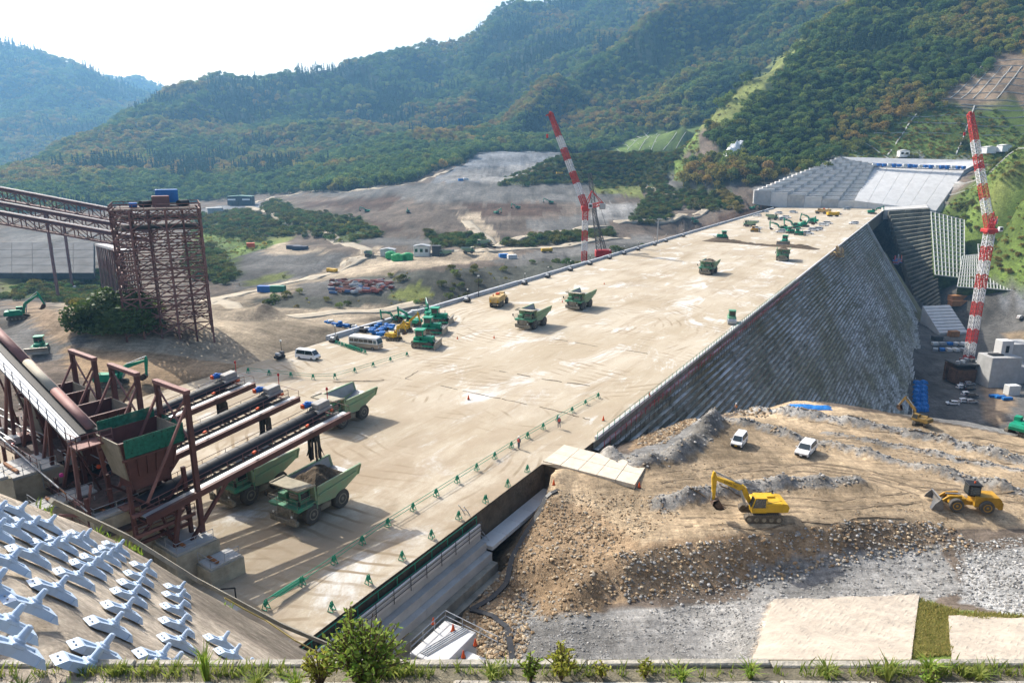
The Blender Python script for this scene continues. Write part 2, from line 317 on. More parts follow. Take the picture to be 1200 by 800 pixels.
def ground(X, Y, rough=True):
    X = np.asarray(X, float); Y = np.asarray(Y, float)
    Z = rbf(X, Y)
    dist = np.hypot(X, Y)
    if rough:
        far = np.clip((dist - 560) / 700, 0, 1) * np.clip((Z - 42) / 60, 0, 1)
        Z = Z + far * (fbm(X, Y, 170, 4, 3) * 62 + fbm(X + Y*.6, Y - X*.6, 60, 2, 8) * 14)
        mid = np.clip((dist - 150) / 120, 0, 1) * np.clip((1300 - dist) / 300, 0, 1)
        Z = Z + mid * (fbm(X, Y, 24, 4, 5) * 2.0 + fbm(X, Y, 7, 3, 6) * .9)
        dig = np.clip((Y - 330)/60, 0, 1)*np.clip((980 - Y)/80, 0, 1)*np.clip((X + 330)/60, 0, 1)*np.clip((300 - X)/40, 0, 1)
        q = (Z + fbm(X, Y, 90, 2, 15)*5)/3.6; fr = q - np.floor(q); Z = Z + dig*3.6*(np.clip((fr-.55)/.45, 0, 1) - fr)*.7
        near = np.clip((160 - dist) / 30, 0, 1) * np.clip((Y - 40) / 6, 0, 1)
        rough_px = np.clip(1.2 - np.abs(Z + 6) / 9, 0.25, 1)
        nb = (dist < 160) & (Y > 60) & (X > 5)
        if nb.any():
            a, b = X[nb], Y[nb]; add = np.zeros(a.shape)
            for P, h, w in WIND: add = np.maximum(add, h*(1+1.2*fbm(a, b, 2.5, 3, 33))*np.exp(-(line_dist(a, b, P)/w)**2))
            Z = Z.copy(); Z[nb] += add
        Z = Z + near * rough_px * (fbm(X, Y, 3.5, 3, 21) * 0.35 + fbm(X, Y, 0.9, 2, 22) * 0.10)
    # keep the ground inside the dam body and under its deck
    s = (X-DO.x)*DS.x + (Y-DO.y)*DS.y; t = (X-DO.x)*DT.x + (Y-DO.y)*DT.y
    inside = (t < np.where(s < -12, -2.6, -0.5)) & (t > -70.5) & (s > -75) & (s < 520)
    Z = np.where(inside, np.minimum(Z, -3.0), Z)
    leftside = (t <= -70.5) & (t > -95) & (s > 25) & (s < 500)
    Z = np.where(leftside, np.minimum(Z, -2.5), Z)
    # trench and stepped wall beside the near end of the deck
    tr = (t >= -3) & (t < 1.3) & (s < -27) & (s > -75)
    Z = np.where(tr, -7.5, Z)
    Z = np.where((t >= -3) & (t < -0.3) & (s >= -27) & (s < -12), np.minimum(Z, -4.2), Z)
    Zs = np.minimum(SLOPE(X, Y), 27.0)
    Zf = 27.0 - np.maximum(Y - 13.9, 0) * 1.15
    Zc = 27.0 + np.clip(9.0 - Y, 0, 30) * 0.35
    if rough:
        Zs = Zs + fbm(X, Y, 5, 3, 31) * 0.12
    nq = (Y < 120) & (Y > 8) & (X < 40) & (X > -120)
    if nq.any(): Zs = Zs.copy(); Zs[nq] -= 2.6*lip_over(X[nq], Y[nq])
    nearw = (Y < 120) & (X < 60)
    Z = np.where(nearw, np.maximum(Z, np.where(Y < 95, np.minimum(Zs, 40), -99)), Z)
    Z = np.where(Y < 60, np.maximum(Z, Zf), Z)
    Z = np.where(Y < 11.5, np.maximum(Z, Zc), Z)
    return Z
def gz(x, y): return float(ground(np.array([x]), np.array([y]))[0])
def on_ground(x, y, lo=40, hi=4000):                     # where the ray through a pixel meets the ground
    a, b, c = ray(x, y); d = np.concatenate([np.linspace(lo, 400, 500), np.linspace(401, hi, 900)])
    g = ground(a*d, b*d); h = CAM_H + c*d - g
    k = np.argmax(h <= 0) if (h <= 0).any() else len(d)-1
    if k > 0 and h[k-1] > h[k]: f = h[k-1] / (h[k-1] - h[k]); dd = d[k-1] + (d[k]-d[k-1]) * f
    else: dd = d[k]
    return Vector((a*dd, b*dd, gz(a*dd, b*dd)))
def graded(lo, hi, f0, f1, d0, g, dm):
    mid = list(np.arange(f0, f1 + 1e-6, d0)); up = []; x, d = f1, d0
    while x < hi: d = min(d*g, dm); x += d; up.append(x)
    dn = []; x, d = f0, d0
    while x > lo: d = min(d*g, dm); x -= d; dn.append(x)
    return np.array(dn[::-1] + mid + up)
gxi = graded(-460, 460, -24, 84, 0.6, 1.02, 3.5); gx = np.concatenate([np.arange(gxi[0]-14*138, gxi[0]-1, 14.0), gxi, np.arange(gxi[-1]+14, 1500, 14.0)])
gy = np.unique(np.concatenate([graded(-25, 4200, 40, 126, 0.6, 1.03, 14.0), [11.4, 11.6, 12.2, 12.8, 13.3, 13.6, 13.88, 14.02, 14.4]]))
GX, GY = np.meshgrid(gx, gy); GZ = ground(GX, GY)
PX, PY, PD = project(GX, GY, GZ)
# colours of the ground: what lies where plus one painted shadow, edges broken up by noise
wob = 5.0
JX = PX + fbm(GX, GY, 14, 3, 41)*wob; JY = PY + fbm(GX, GY, 14, 3, 42)*wob*0.5
C_ = dict(forest=(.022, .034, .014), sand=(.31, .255, .185), road=(.46, .40, .31), brown=(.07, .046, .034), gbrown=(.118, .095, .076), grey=(.115, .111, .104), pale=(.16, .168, .178), bank=(.068, .07, .058), bush=(.045, .062, .022),
          grass=(.105, .15, .035), lgrass=(.15, .17, .05), shot=(.40, .345, .28), rock=(.22, .215, .205), rubble=(.26, .185, .115), ochre=(.34, .26, .17), dark=(.085, .082, .075), soil=(.23, .17, .115), conc=(.30, .295, .285))
COL = np.empty(GX.shape + (3,)); COL[:] = C_['gbrown']
FOREST = [(-600, 262), (-60, 256), (0, 252), (60, 249), (150, 243), (200, 246), (225, 238), (300, 228), (330, 226), (400, 222), (480, 214), (510, 200), (545, 190), (560, 179), (600, 177), (670, 179), (700, 177), (740, 170), (766, 152), (800, 149), (822, 150), (838, 168), (842, 184), (800, 186), (800, 213), (880, 216), (900, 214), (985, 184), (1000, 172), (1060, 136), (1128, 123), (1098, 116), (1170, 68), (1200, 55), (1600, 40), (1600, -900), (-600, -900)]
NEARP = dict(grey=(.23, .225, .215), pale=(.30, .30, .295))
PAINT = [('gbrown', [(310, 235), (480, 217), (760, 208), (850, 250), (700, 290), (560, 292), (440, 285)]),
  ('grey', [(330, 229), (480, 216), (700, 211), (745, 220), (700, 243), (640, 236), (520, 238), (460, 232)]),
  ('brown', [(350, 238), (455, 231), (470, 232), (452, 247), (360, 243)]), ('brown', [(540, 240), (650, 238), (662, 246), (640, 252), (560, 252)]), ('brown', [(400, 252), (480, 268), (450, 276), (420, 268)]),
  ('sand', [(535, 252), (560, 250), (590, 281), (560, 285), (545, 268)]), ('grey', [(600, 262), (690, 250), (720, 262), (640, 276)]), ('rock', [(700, 240), (760, 235), (740, 258), (690, 256)]),
  ('pale', [(498, 214), (520, 203), (545, 192), (565, 176), (672, 178), (668, 186), (645, 188), (590, 214)]), ('rock', [(512, 210), (540, 200), (640, 190), (590, 214)]),
  ('bush', [(580, 216), (620, 202), (645, 184), (690, 178), (800, 177), (800, 214), (700, 214)]), ('bush', [(690, 214), (800, 212), (810, 232), (770, 258), (735, 258), (760, 225)]), ('lgrass', [(690, 218), (750, 215), (755, 232), (700, 226)]),
  ('bank', [(455, 318), (560, 314), (700, 296), (760, 280), (760, 300), (540, 364), (470, 356)]), ('grey', [(570, 305), (760, 275), (770, 283), (600, 312)]), ('bush', [(575, 284), (640, 275), (725, 267), (720, 275), (600, 290)]),
  ('bush', [(500, 270), (570, 272), (570, 288), (500, 290)]),
  ('sand', [(220, 415), (240, 350), (330, 330), (400, 300), (440, 288), (470, 300), (600, 290), (600, 300), (470, 318), (330, 345), (300, 360), (470, 360), (520, 352), (430, 420), (330, 440)]),
  ('bank', [(290, 352), (345, 343), (360, 330), (460, 322), (540, 340), (560, 355), (460, 360), (330, 362)]), ('lgrass', [(450, 345), (490, 330), (510, 345), (480, 356)]), ('grey', [(345, 333), (390, 327), (460, 327), (462, 338), (420, 346), (360, 347)]),
  ('grey', [(262, 330), (270, 305), (290, 290), (330, 288), (410, 298), (395, 314), (340, 330), (280, 340)]), ('sand', [(300, 292), (330, 285), (390, 292), (380, 298), (320, 300)]), ('lgrass', [(290, 328), (330, 318), (345, 325), (280, 336)]),
  ('grass', [(225, 270), (300, 272), (335, 282), (285, 300), (270, 330), (232, 325)]), ('bush', [(225, 285), (265, 290), (285, 320), (270, 332), (230, 325)]), ('bush', [(230, 262), (245, 250), (290, 244), (365, 274), (300, 281), (235, 270)]), ('bush', [(305, 243), (325, 232), (345, 244), (425, 256), (452, 276), (420, 286), (380, 276)]), ('lgrass', [(300, 275), (350, 278), (330, 285)]),
  ('pale', [(235, 245), (300, 236), (310, 242), (290, 246), (240, 252)]), ('grey', [(410, 280), (510, 278), (505, 290), (430, 287)]),
  ('bush', [(780, 218), (870, 222), (872, 240), (835, 246), (800, 240)]), ('brown', [(800, 280), (850, 250), (900, 243), (930, 236), (900, 262), (820, 290)]), ('gbrown', [(860, 225), (905, 220), (950, 235), (900, 245), (870, 244)]), ('grey', [(780, 210), (900, 214), (900, 222), (780, 218)]), ('grass', [(790, 186), (900, 186), (900, 213), (790, 212)]),
  ('FOREST', FOREST), 
  ('lgrass', [(805, 150), (830, 140), (868, 102), (910, 66), (945, 40), (950, 44), (915, 82), (872, 122), (858, 148)]), ('grass', [(706, 178), (766, 152), (822, 148), (815, 178)]),
  ('grass', [(978, 186), (1000, 172), (1060, 136), (1128, 122), (1300, 120), (1300, 186), (1140, 190)]), ('soil', [(1098, 117), (1170, 70), (1300, 40), (1300, 120), (1128, 123)]),
  ('conc', [(880, 224), (985, 184), (1090, 184), (1145, 188), (1092, 248), (1010, 242), (960, 238)]),
  ('grass', [(1100, 250), (1142, 210), (1200, 160), (1400, 80), (1400, 330), (1200, 310), (1175, 300), (1090, 300)]), ('lgrass', [(1150, 235), (1200, 175), (1210, 220), (1170, 262)]),
  ('grass', [(1090, 245), (1130, 250), (1200, 300), (1400, 330), (1400, 345), (1200, 338), (1150, 335), (1088, 325)]),
  ('grey', [(1060, 325), (1150, 334), (1200, 340), (1400, 360), (1400, 520), (1200, 512), (1060, 486)]), ('dark', [(1070, 330), (1130, 345), (1150, 375), (1110, 395), (1075, 390)]), ('pale', [(1150, 348), (1200, 350), (1200, 358), (1150, 354)]), ('ochre', [(1172, 388), (1260, 392), (1260, 402), (1178, 402)]), ('soil', [(1152, 455), (1172, 455), (1192, 470), (1172, 495), (1150, 492)]),  # 'dark' paints the dam's cast shadow on the valley floor into the colour
  ('grey', [(0, 266), (120, 275), (118, 325), (0, 325)]), ('bush', [(0, 308), (60, 315), (130, 318), (190, 360), (190, 392), (120, 366), (60, 352), (0, 350)]), ('lgrass', [(0, 320), (50, 328), (20, 345), (0, 345)]),
  ('sand', [(60, 352), (120, 362), (200, 394), (240, 412), (330, 412), (330, 440), (240, 440), (180, 420), (120, 420), (80, 396)]), ('grey', [(0, 350), (62, 350), (110, 400), (60, 425), (0, 420)]), ('soil', [(0, 352), (45, 352), (110, 380), (70, 405), (30, 370)]), ('rubble', [(70, 405), (200, 416), (320, 432), (270, 450), (200, 470), (130, 470), (80, 430)]),
  ('rubble', [(510, 800), (540, 715), (575, 650), (630, 580), (680, 585), (760, 600), (740, 650), (700, 720), (640, 720), (600, 730), (580, 800)]), ('rock', [(545, 800), (610, 690), (640, 722), (730, 715), (900, 700), (900, 800)]),
  ('ochre', [(640, 545), (760, 545), (830, 500), (900, 470), (940, 468), (1300, 530), (1300, 620), (1100, 618), (980, 614), (760, 642), (700, 600), (640, 578)]),
  ('rubble', [(720, 640), (980, 612), (1000, 660), (720, 705)]), ('soil', [(1000, 610), (1100, 612), (1090, 640), (1000, 640)]), ('rock', [(880, 660), (1010, 645), (1100, 640), (1130, 690), (1090, 705), (880, 705)]), ('pale', [(1130, 650), (1300, 625), (1300, 730), (1200, 725), (1125, 705)]),
  ('grey', [(750, 545), (800, 520), (830, 497), (820, 486), (770, 510), (735, 535)]), ('rubble', [(735, 530), (760, 497), (800, 488), (815, 493), (770, 520)]), ('grass', [(1075, 700), (1120, 715), (1300, 728), (1300, 800), (1060, 800)]), ('shot', [(870, 800), (905, 703), (1077, 697), (1068, 800)])]
FMASK = np.zeros(GX.shape, bool)
for nm, poly in PAINT:
    k = in_poly(JX, JY, poly) & (GY > 30)
    if nm == 'FOREST': k &= (PD > 560); FMASK |= k; COL[k] = C_['forest']
    else:
        COL[k] = C_[nm]; FMASK &= ~k
        if nm in NEARP: COL[k & (PD < 135)] = NEARP[nm]
sS = (GX-DO.x)*DS.x + (GY-DO.y)*DS.y; tT = (GX-DO.x)*DT.x + (GY-DO.y)*DT.y
onslope = (GX < 60) & (GY < 95) & (np.abs(GZ - np.minimum(SLOPE(GX, GY), 27)) < 0.35) & (lip_over(GX, GY) < .1)
COL[onslope] = C_['shot']
nearhill = (GY < 40) & ~onslope; COL[nearhill] = (.20, .18, .13)
steep = (tT > 6) & (GZ < -7) & (GZ > -50) & (PX > 880) & (GY < 230) & (GY > 90); COL[steep] = C_['soil']
for P, h, w in WIND:
    k = (line_dist(GX, GY, P) < w*1.15*(1+.8*fbm(GX, GY, 2, 2, 55))) & (GY < 160); COL[k] = (.27, .255, .23)
COL *= (1 + 0.75*fbm(GX, GY, 22, 6, 51, .7))[..., None]
COL = np.clip(COL, 0.008, 0.8)
def grid_mesh(name, X, Y, Z):
    ny, nx = X.shape; me = bpy.data.meshes.new(name)
    v = np.stack([X, Y, Z], -1).reshape(-1, 3)
    i = np.arange((ny-1)*(nx-1)); r, c = i // (nx-1), i % (nx-1); a = r*nx + c
    q = np.stack([a, a+1, a+nx+1, a+nx], 1)
    me.vertices.add(len(v)); me.vertices.foreach_set('co', v.ravel())
    me.loops.add(len(q)*4); me.loops.foreach_set('vertex_index', q.ravel().astype(np.int32))
    me.polygons.add(len(q)); me.polygons.foreach_set('loop_start', (np.arange(len(q))*4).astype(np.int32)); me.polygons.foreach_set('loop_total', np.full(len(q), 4, np.int32))
    me.polygons.foreach_set('use_smooth', np.ones(len(q), bool)); me.update(calc_edges=True); return me
def ground_material():
    m = bpy.data.materials.new('ground_mixed'); m.use_nodes = True; nt = m.node_tree; N = nt.nodes; L = nt.links; b = N['Principled BSDF']
    b.inputs['Roughness'].default_value = 0.95; b.inputs['Specular IOR Level'].default_value = 0.1
    a = N.new('ShaderNodeVertexColor'); a.layer_name = 'ground_colour'
    g = N.new('ShaderNodeNewGeometry'); hs = None
    mul = a.outputs['Color']
    for sc, lo, hi in ((0.22, .72, 1.28), (1.6, .72, 1.25), (6.0, .75, 1.22)):
        n = N.new('ShaderNodeTexNoise'); n.inputs['Scale'].default_value = sc; n.inputs['Detail'].default_value = 5; n.inputs['Roughness'].default_value = .7
        L.new(g.outputs['Position'], n.inputs['Vector'])
        mr = N.new('ShaderNodeMapRange'); mr.inputs[1].default_value = .3; mr.inputs[2].default_value = .7; mr.inputs[3].default_value = lo; mr.inputs[4].default_value = hi
        L.new(n.outputs['Fac'], mr.inputs[0])
        mx = N.new('ShaderNodeMix'); mx.data_type = 'RGBA'; mx.blend_type = 'MULTIPLY'; mx.inputs[0].default_value = 1
        L.new(mul, mx.inputs[6]); L.new(mr.outputs[0], mx.inputs[7]); mul = mx.outputs[2]; hs = n
    for vec, lo, hi in (((.05, .5, .3), .74, 1.2), ((.35, .06, .3), .8, 1.16)):
        mp = N.new('ShaderNodeMapping'); mp.inputs['Scale'].default_value = vec; mp.inputs['Rotation'].default_value = (0, 0, .35); L.new(g.outputs['Position'], mp.inputs['Vector']); n = N.new('ShaderNodeTexNoise'); n.inputs['Scale'].default_value = 3.0; n.inputs['Detail'].default_value = 6; n.inputs['Roughness'].default_value = .7; n.inputs['Distortion'].default_value = .6; L.new(mp.outputs[0], n.inputs['Vector'])
        mr = N.new('ShaderNodeMapRange'); mr.inputs[1].default_value = .35; mr.inputs[2].default_value = .65; mr.inputs[3].default_value = lo; mr.inputs[4].default_value = hi; L.new(n.outputs['Fac'], mr.inputs[0])
        mx = N.new('ShaderNodeMix'); mx.data_type = 'RGBA'; mx.blend_type = 'MULTIPLY'; mx.inputs[0].default_value = 1; L.new(mul, mx.inputs[6]); L.new(mr.outputs[0], mx.inputs[7]); mul = mx.outputs[2]
    L.new(mul, b.inputs['Base Color'])
    n9 = N.new('ShaderNodeTexNoise'); n9.inputs['Scale'].default_value = 1.1; n9.inputs['Detail'].default_value = 10; n9.inputs['Roughness'].default_value = .78; L.new(g.outputs['Position'], n9.inputs['Vector'])
    bp = N.new('ShaderNodeBump'); bp.inputs['Strength'].default_value = .8; bp.inputs['Distance'].default_value = .35
    L.new(n9.outputs['Fac'], bp.inputs['Height']); L.new(bp.outputs['Normal'], b.inputs['Normal'])
    return m
gm = ground_material()
me = grid_mesh('ground', GX, GY, GZ); me.materials.append(gm)
ca = me.color_attributes.new('ground_colour', 'FLOAT_COLOR', 'POINT')
ca.data.foreach_set('color', np.concatenate([COL.reshape(-1, 3), np.ones((GX.size, 1))], 1).ravel().astype(np.float32))
tag(link('ground', me), kind='structure')
# ================================================================== DAM
def deck_material():
    m = bpy.data.materials.new('deck_sand'); m.use_nodes = True; nt = m.node_tree; N = nt.nodes; L = nt.links; b = N['Principled BSDF']
    b.inputs['Roughness'].default_value = .92; b.inputs['Specular IOR Level'].default_value = .15
    tc = N.new('ShaderNodeTexCoord')
    def noise(scale, vec=(1, 1, 1), detail=5, rough=.6, off=(0, 0, 0), dist=0):
        mp = N.new('ShaderNodeMapping'); mp.inputs['Scale'].default_value = vec; mp.inputs['Location'].default_value = off; L.new(tc.outputs['Object'], mp.inputs['Vector'])
        n = N.new('ShaderNodeTexNoise'); n.inputs['Scale'].default_value = scale; n.inputs['Detail'].default_value = detail; n.inputs['Roughness'].default_value = rough; n.inputs['Distortion'].default_value = dist
        L.new(mp.outputs['Vector'], n.inputs['Vector']); return n.outputs['Fac']
    def ramp(f, a, c):
        r = N.new('ShaderNodeMapRange'); r.interpolation_type = 'SMOOTHSTEP'; r.inputs[1].default_value = a; r.inputs[2].default_value = c; L.new(f, r.inputs[0]); return r.outputs[0]
    def mix(f, a, c, mode='MIX', k=None):
        x = N.new('ShaderNodeMix'); x.data_type = 'RGBA'; x.blend_type = mode
        if isinstance(f, float): x.inputs[0].default_value = f
        else: L.new(f, x.inputs[0])
        for i, q in ((6, a), (7, c)):
            if isinstance(q, tuple): x.inputs[i].default_value = (*q, 1)
            else: L.new(q, x.inputs[i])
        return x.outputs[2]
    base = mix(ramp(noise(.06, (.5, 1, 1), 6), .36, .64), (.36, .30, .215), (.45, .395, .31))
    # pale dried cement patches, drawn out along the rolling direction
    base = mix(ramp(noise(.10, (.62, 1.2, 1), 8, .72, (9, 3, 0), .8), .52, .66), base, (.58, .57, .54))
    # rolling streaks along s, some of them damp brown
    base = mix(ramp(noise(.35, (.10, 1, 1), 7, .72, (2, 0, 0), .5), .50, .74), base, (.285, .225, .15))
    base = mix(ramp(noise(.9, (.14, 1, 1), 7, .75, (7, 1, 0), .6), .54, .72), base, (.48, .435, .36))
    base = mix(ramp(noise(2.2, (.30, 1, 1), 7, .8, (0, 0, 0), .5), .60, .76), base, (.255, .20, .135))
    # finer crumbs
    f = noise(5.0, (1, 1, 1), 6, .75); mr = N.new('ShaderNodeMapRange'); mr.inputs[1].default_value = .3; mr.inputs[2].default_value = .7; mr.inputs[3].default_value = .84; mr.inputs[4].default_value = 1.12; L.new(f, mr.inputs[0])
    base = mix(1.0, base, mr.outputs[0], 'MULTIPLY')
    # trodden, damper soil round the loading chutes (object x < 15)
    sx = N.new('ShaderNodeSeparateXYZ'); L.new(tc.outputs['Object'], sx.inputs[0])
    near = N.new('ShaderNodeMapRange'); near.inputs[1].default_value = 25; near.inputs[2].default_value = -25; L.new(sx.outputs['X'], near.inputs[0])
    mm = N.new('ShaderNodeMath'); mm.operation = 'MULTIPLY'; L.new(near.outputs[0], mm.inputs[0]); L.new(ramp(noise(.11, (.6, 1, 1), 6, .7, (4, 4, 0)), .38, .60), mm.inputs[1])
    base = mix(mm.outputs[0], base, (.30, .24, .17))
    def wave(loc, scale, dist, lo, hi, c, f2):
        mp = N.new('ShaderNodeMapping'); mp.inputs['Location'].default_value = loc; L.new(tc.outputs['Object'], mp.inputs['Vector'])
        w = N.new('ShaderNodeTexWave'); w.wave_type = 'RINGS'; w.rings_direction = 'Z'; w.inputs['Scale'].default_value = scale; w.inputs['Distortion'].default_value = dist; w.inputs['Detail'].default_value = 2; L.new(mp.outputs[0], w.inputs['Vector'])
        q = N.new('ShaderNodeMath'); q.operation = 'MULTIPLY'; L.new(ramp(w.outputs['Fac'], lo, hi), q.inputs[0]); L.new(f2, q.inputs[1]); return mix(q.outputs[0], base, c)
    for loc, ns in (((-8, -14, 0), 5), ((-60, -40, 0), 9), ((22, -30, 0), 2)):
        base = wave(loc, .16, 2.0, .80, .97, (.25, .195, .13), ramp(noise(.07, (1, 1, 1), 4, .6, (ns, ns*2, 0)), .52, .66))
    L.new(base, b.inputs['Base Color'])
    bp = N.new('ShaderNodeBump'); bp.inputs['Strength'].default_value = .35; bp.inputs['Distance'].default_value = .12
    L.new(noise(1.8, (.4, 1, 1), 8, .75), bp.inputs['Height']); L.new(bp.outputs['Normal'], b.inputs['Normal'])
    return m
def face_material():
    m = bpy.data.materials.new('weathered_step_concrete'); m.use_nodes = True; nt = m.node_tree; N = nt.nodes; L = nt.links; b = N['Principled BSDF']
    b.inputs['Roughness'].default_value = .85
    tc = N.new('ShaderNodeTexCoord')
    def noise(scale, vec=(1, 1, 1), detail=6, off=(0, 0, 0)):
        mp = N.new('ShaderNodeMapping'); mp.inputs['Scale'].default_value = vec; mp.inputs['Location'].default_value = off; L.new(tc.outputs['Object'], mp.inputs['Vector'])
        n = N.new('ShaderNodeTexNoise'); n.inputs['Scale'].default_value = scale; n.inputs['Detail'].default_value = detail; n.inputs['Roughness'].default_value = .7
        L.new(mp.outputs['Vector'], n.inputs['Vector']); return n.outputs['Fac']
    def mix(f, lo, hi, a, c):
        r = N.new('ShaderNodeMapRange'); r.inputs[1].default_value = lo; r.inputs[2].default_value = hi; L.new(f, r.inputs[0])
        x = N.new('ShaderNodeMix'); x.data_type = 'RGBA'; L.new(r.outputs[0], x.inputs[0])
        for i, q in ((6, a), (7, c)):
            if isinstance(q, tuple): x.inputs[i].default_value = (*q, 1)
            else: L.new(q, x.inputs[i])
        return x.outputs[2]
    c = mix(noise(.05, (.6, 1, 1), 6), .36, .62, (.25, .25, .24), (.125, .115, .068))      # clean grey to olive algae
    c = mix(noise(.35, (1, .25, .25), 6, (3, 0, 0)), .52, .70, c, (.06, .056, .038))       # run-off streaks
    c = mix(noise(1.1, (1, 1, 1), 5, (0, 5, 0)), .60, .72, c, (.42, .42, .41))            # lime bloom
    L.new(c, b.inputs['Base Color']); return m
MD = deck_material(); MF = face_material()

def tread_material():
    m = bpy.data.materials.new('laitance_tread'); m.use_nodes = True; nt = m.node_tree; N = nt.nodes; L = nt.links; b = N['Principled BSDF']; b.inputs['Roughness'].default_value = .85; tc = N.new('ShaderNodeTexCoord')
    last = None
    for sc, vec, off, lo, hi, ca, cb in ((.035, (.7, 1, 1), (1, 0, 0), .40, .58, (.30, .28, .17), (.66, .66, .65)), (.5, (.35, 1, 1), (4, 0, 0), .40, .62, None, (.12, .11, .07))):
        mp = N.new('ShaderNodeMapping'); mp.inputs['Scale'].default_value = vec; mp.inputs['Location'].default_value = off; L.new(tc.outputs['Object'], mp.inputs['Vector']); n = N.new('ShaderNodeTexNoise'); n.inputs['Scale'].default_value = sc; n.inputs['Detail'].default_value = 6; n.inputs['Roughness'].default_value = .7; L.new(mp.outputs[0], n.inputs['Vector'])
        r = N.new('ShaderNodeMapRange'); r.inputs[1].default_value = lo; r.inputs[2].default_value = hi; L.new(n.outputs['Fac'], r.inputs[0]); x = N.new('ShaderNodeMix'); x.data_type = 'RGBA'; L.new(r.outputs[0], x.inputs[0])
        if ca: x.inputs[6].default_value = (*ca, 1)
        else: L.new(last, x.inputs[6])
        x.inputs[7].default_value = (*cb, 1); last = x.outputs[2]
    L.new(last, b.inputs['Base Color']); return m
MT = tread_material(); FACE = [MT, MF]
conc = M('concrete', (.46, .455, .44), .85, var=.14, scale=.35, bump=.15)
conc_l = M('pale_concrete', (.60, .595, .58), .85, var=.10, scale=.25, bump=.1)
conc_d = M('stained_concrete', (.36, .33, .27), .88, var=.26, scale=.5, bump=.2)
conc_wet_shade = M('damp_shaded_concrete', (.17, .165, .15), .8, var=.25, scale=.4, bump=.3)  # recess concrete; its dark colour also stands for the chute wall's shade
# local frame of the dam: x = s, y = -t (to the left), origin at DO
dam_root = thing('dam', 'long dam under construction with flat sandy top and grey stepped downstream face', 'dam', DO, DAM_RZ)
DEPTH = 57; RUN = 0.64
# deck: a subdivided sheet with shallow wheel ruts
dx = graded(-74, 514, -74, 60, 0.9, 1.03, 5.0); dy = np.linspace(0.0, 71.2, 96)
X, Y = np.meshgrid(dx, dy); Y = np.where(X < -12, 2.6 + Y*(71.2-2.6)/71.2, Y); Z = fbm(X*.12, Y, 1.3, 3, 61)*0.05 + fbm(X, Y, 9, 2, 62)*0.10
edge = np.minimum(np.clip(Y/1.5, 0, 1), np.clip((71.2-Y)/1.5, 0, 1)); Z = Z*edge
pad = 0.16*((X > 4) & (Y > 0)); Z = Z + np.where(X < -2 + fbm(X, Y, 6, 2, 63)*3, 0, pad)
me = grid_mesh('deck', X, Y, Z); me.materials.append(MD); link('deck', me, dam_root)
m = MB()                                                 # body below the deck
m.hexa([(-12, .05, -8), (514, .05, -8), (514, 71.15, -8), (-12, 71.15, -8), (-12, .05, -.25), (514, .05, -.25), (514, 71.15, -.25), (-12, 71.15, -.25)])
m.hexa([(-74, 2.65, -8), (-12.01, 2.65, -8), (-12.01, 71.1, -8), (-74, 71.1, -8), (-74, 2.65, -.2), (-12.01, 2.65, -.2), (-12.01, 71.1, -.2), (-74, 71.1, -.2)])
m.build('fill_body', M('damp_fill', (.13, .105, .075), .95, var=.25, scale=.8, bump=.6, bscale=3), dam_root)
def steps(s0, s1, k0, k1, run=RUN, t0=0.0, seg=(9, 17), jit=0.05, skew=0.0):
    m = MB()
    for k in range(k0, k1):
        s = s0
        while s < s1:
            e = min(s1, s + random.uniform(*seg)); j = random.uniform(-jit, jit)
            a, b = t0 + k*run + j, t0 + (k+1)*run + 0.12; zt, zb = -k - 0.02 + random.uniform(-.03, .03), -k - 1.05
            sk = -skew*k
            m.add([(s+sk, -(a-.7), zt), (e+sk, -(a-.7), zt), (e+sk, -(a+.16), zt), (s+sk, -(a+.16), zt), (s+sk, -(a+.16), zb), (e+sk, -(a+.16), zb)], [(0, 1, 2, 3)]); m.mat(1).add([(s+sk, -(a+.16), zt-.0), (e+sk, -(a+.16), zt-.0), (s+sk, -(a+.16), zb), (e+sk, -(a+.16), zb)], [(0, 1, 3, 2)]); m.mat(0)
            s = e
    return m
S_J = 372.0
steps(-3, S_J, 0, DEPTH).build('stepped_face', FACE, dam_root)
# flank wall at the joint, recessed spillway strip and the face beyond
m = MB()
for a, b, off in ((S_J-.3, S_J+1.6, 1.2),):
    m.hexa([(a, -.5, -1), (b, -.5, -1), (b, 4, -1), (a, 4, -1), (a, -.5-off, 0.2), (b, -.5-off, 0.2), (b, 3, 0.2), (a, 3, 0.2)])
    m.hexa([(a, -DEPTH*RUN-off, -DEPTH), (b, -DEPTH*RUN-off, -DEPTH), (b, -20, -DEPTH), (a, -20, -DEPTH), (a, -off, 0), (b, -off, 0), (b, 6, 0), (a, 6, 0)])
m.build('joint_wall', conc, dam_root)
def slant(s0, s1, tin, z0, z1, thick, name, mat, run=RUN):
    m = MB(); a, b = -z0*run - tin, -z1*run - tin
    m.hexa([(s0, -b, z1), (s1, -b, z1), (s1, -b+thick, z1), (s0, -b+thick, z1), (s0, -a, z0), (s1, -a, z0), (s1, -a+thick, z0), (s0, -a+thick, z0)])
    return m.build(name, mat, dam_root)
slant(S_J+1.6, S_J+30, 3, -1, -DEPTH, 8, 'recess_slab', conc_wet_shade)
def pxq(parent, name, mat, px, th):                      # slab whose outer face passes through four pixel/depth corners
    q = [atd(*p) for p in px]; n = (q[1]-q[0]).cross(q[3]-q[0]).normalized()
    if n.dot(Vector((0, 0, CAM_H)) - q[0]) < 0: n = -n
    I = Matrix.Translation(-DO); Rm = Matrix.Rotation(-DAM_RZ, 4, 'Z'); f = lambda p: Rm @ (I @ p)
    return MB().hexa([f(p - n*th) for p in q] + [f(p) for p in q]).build(name, mat, parent)
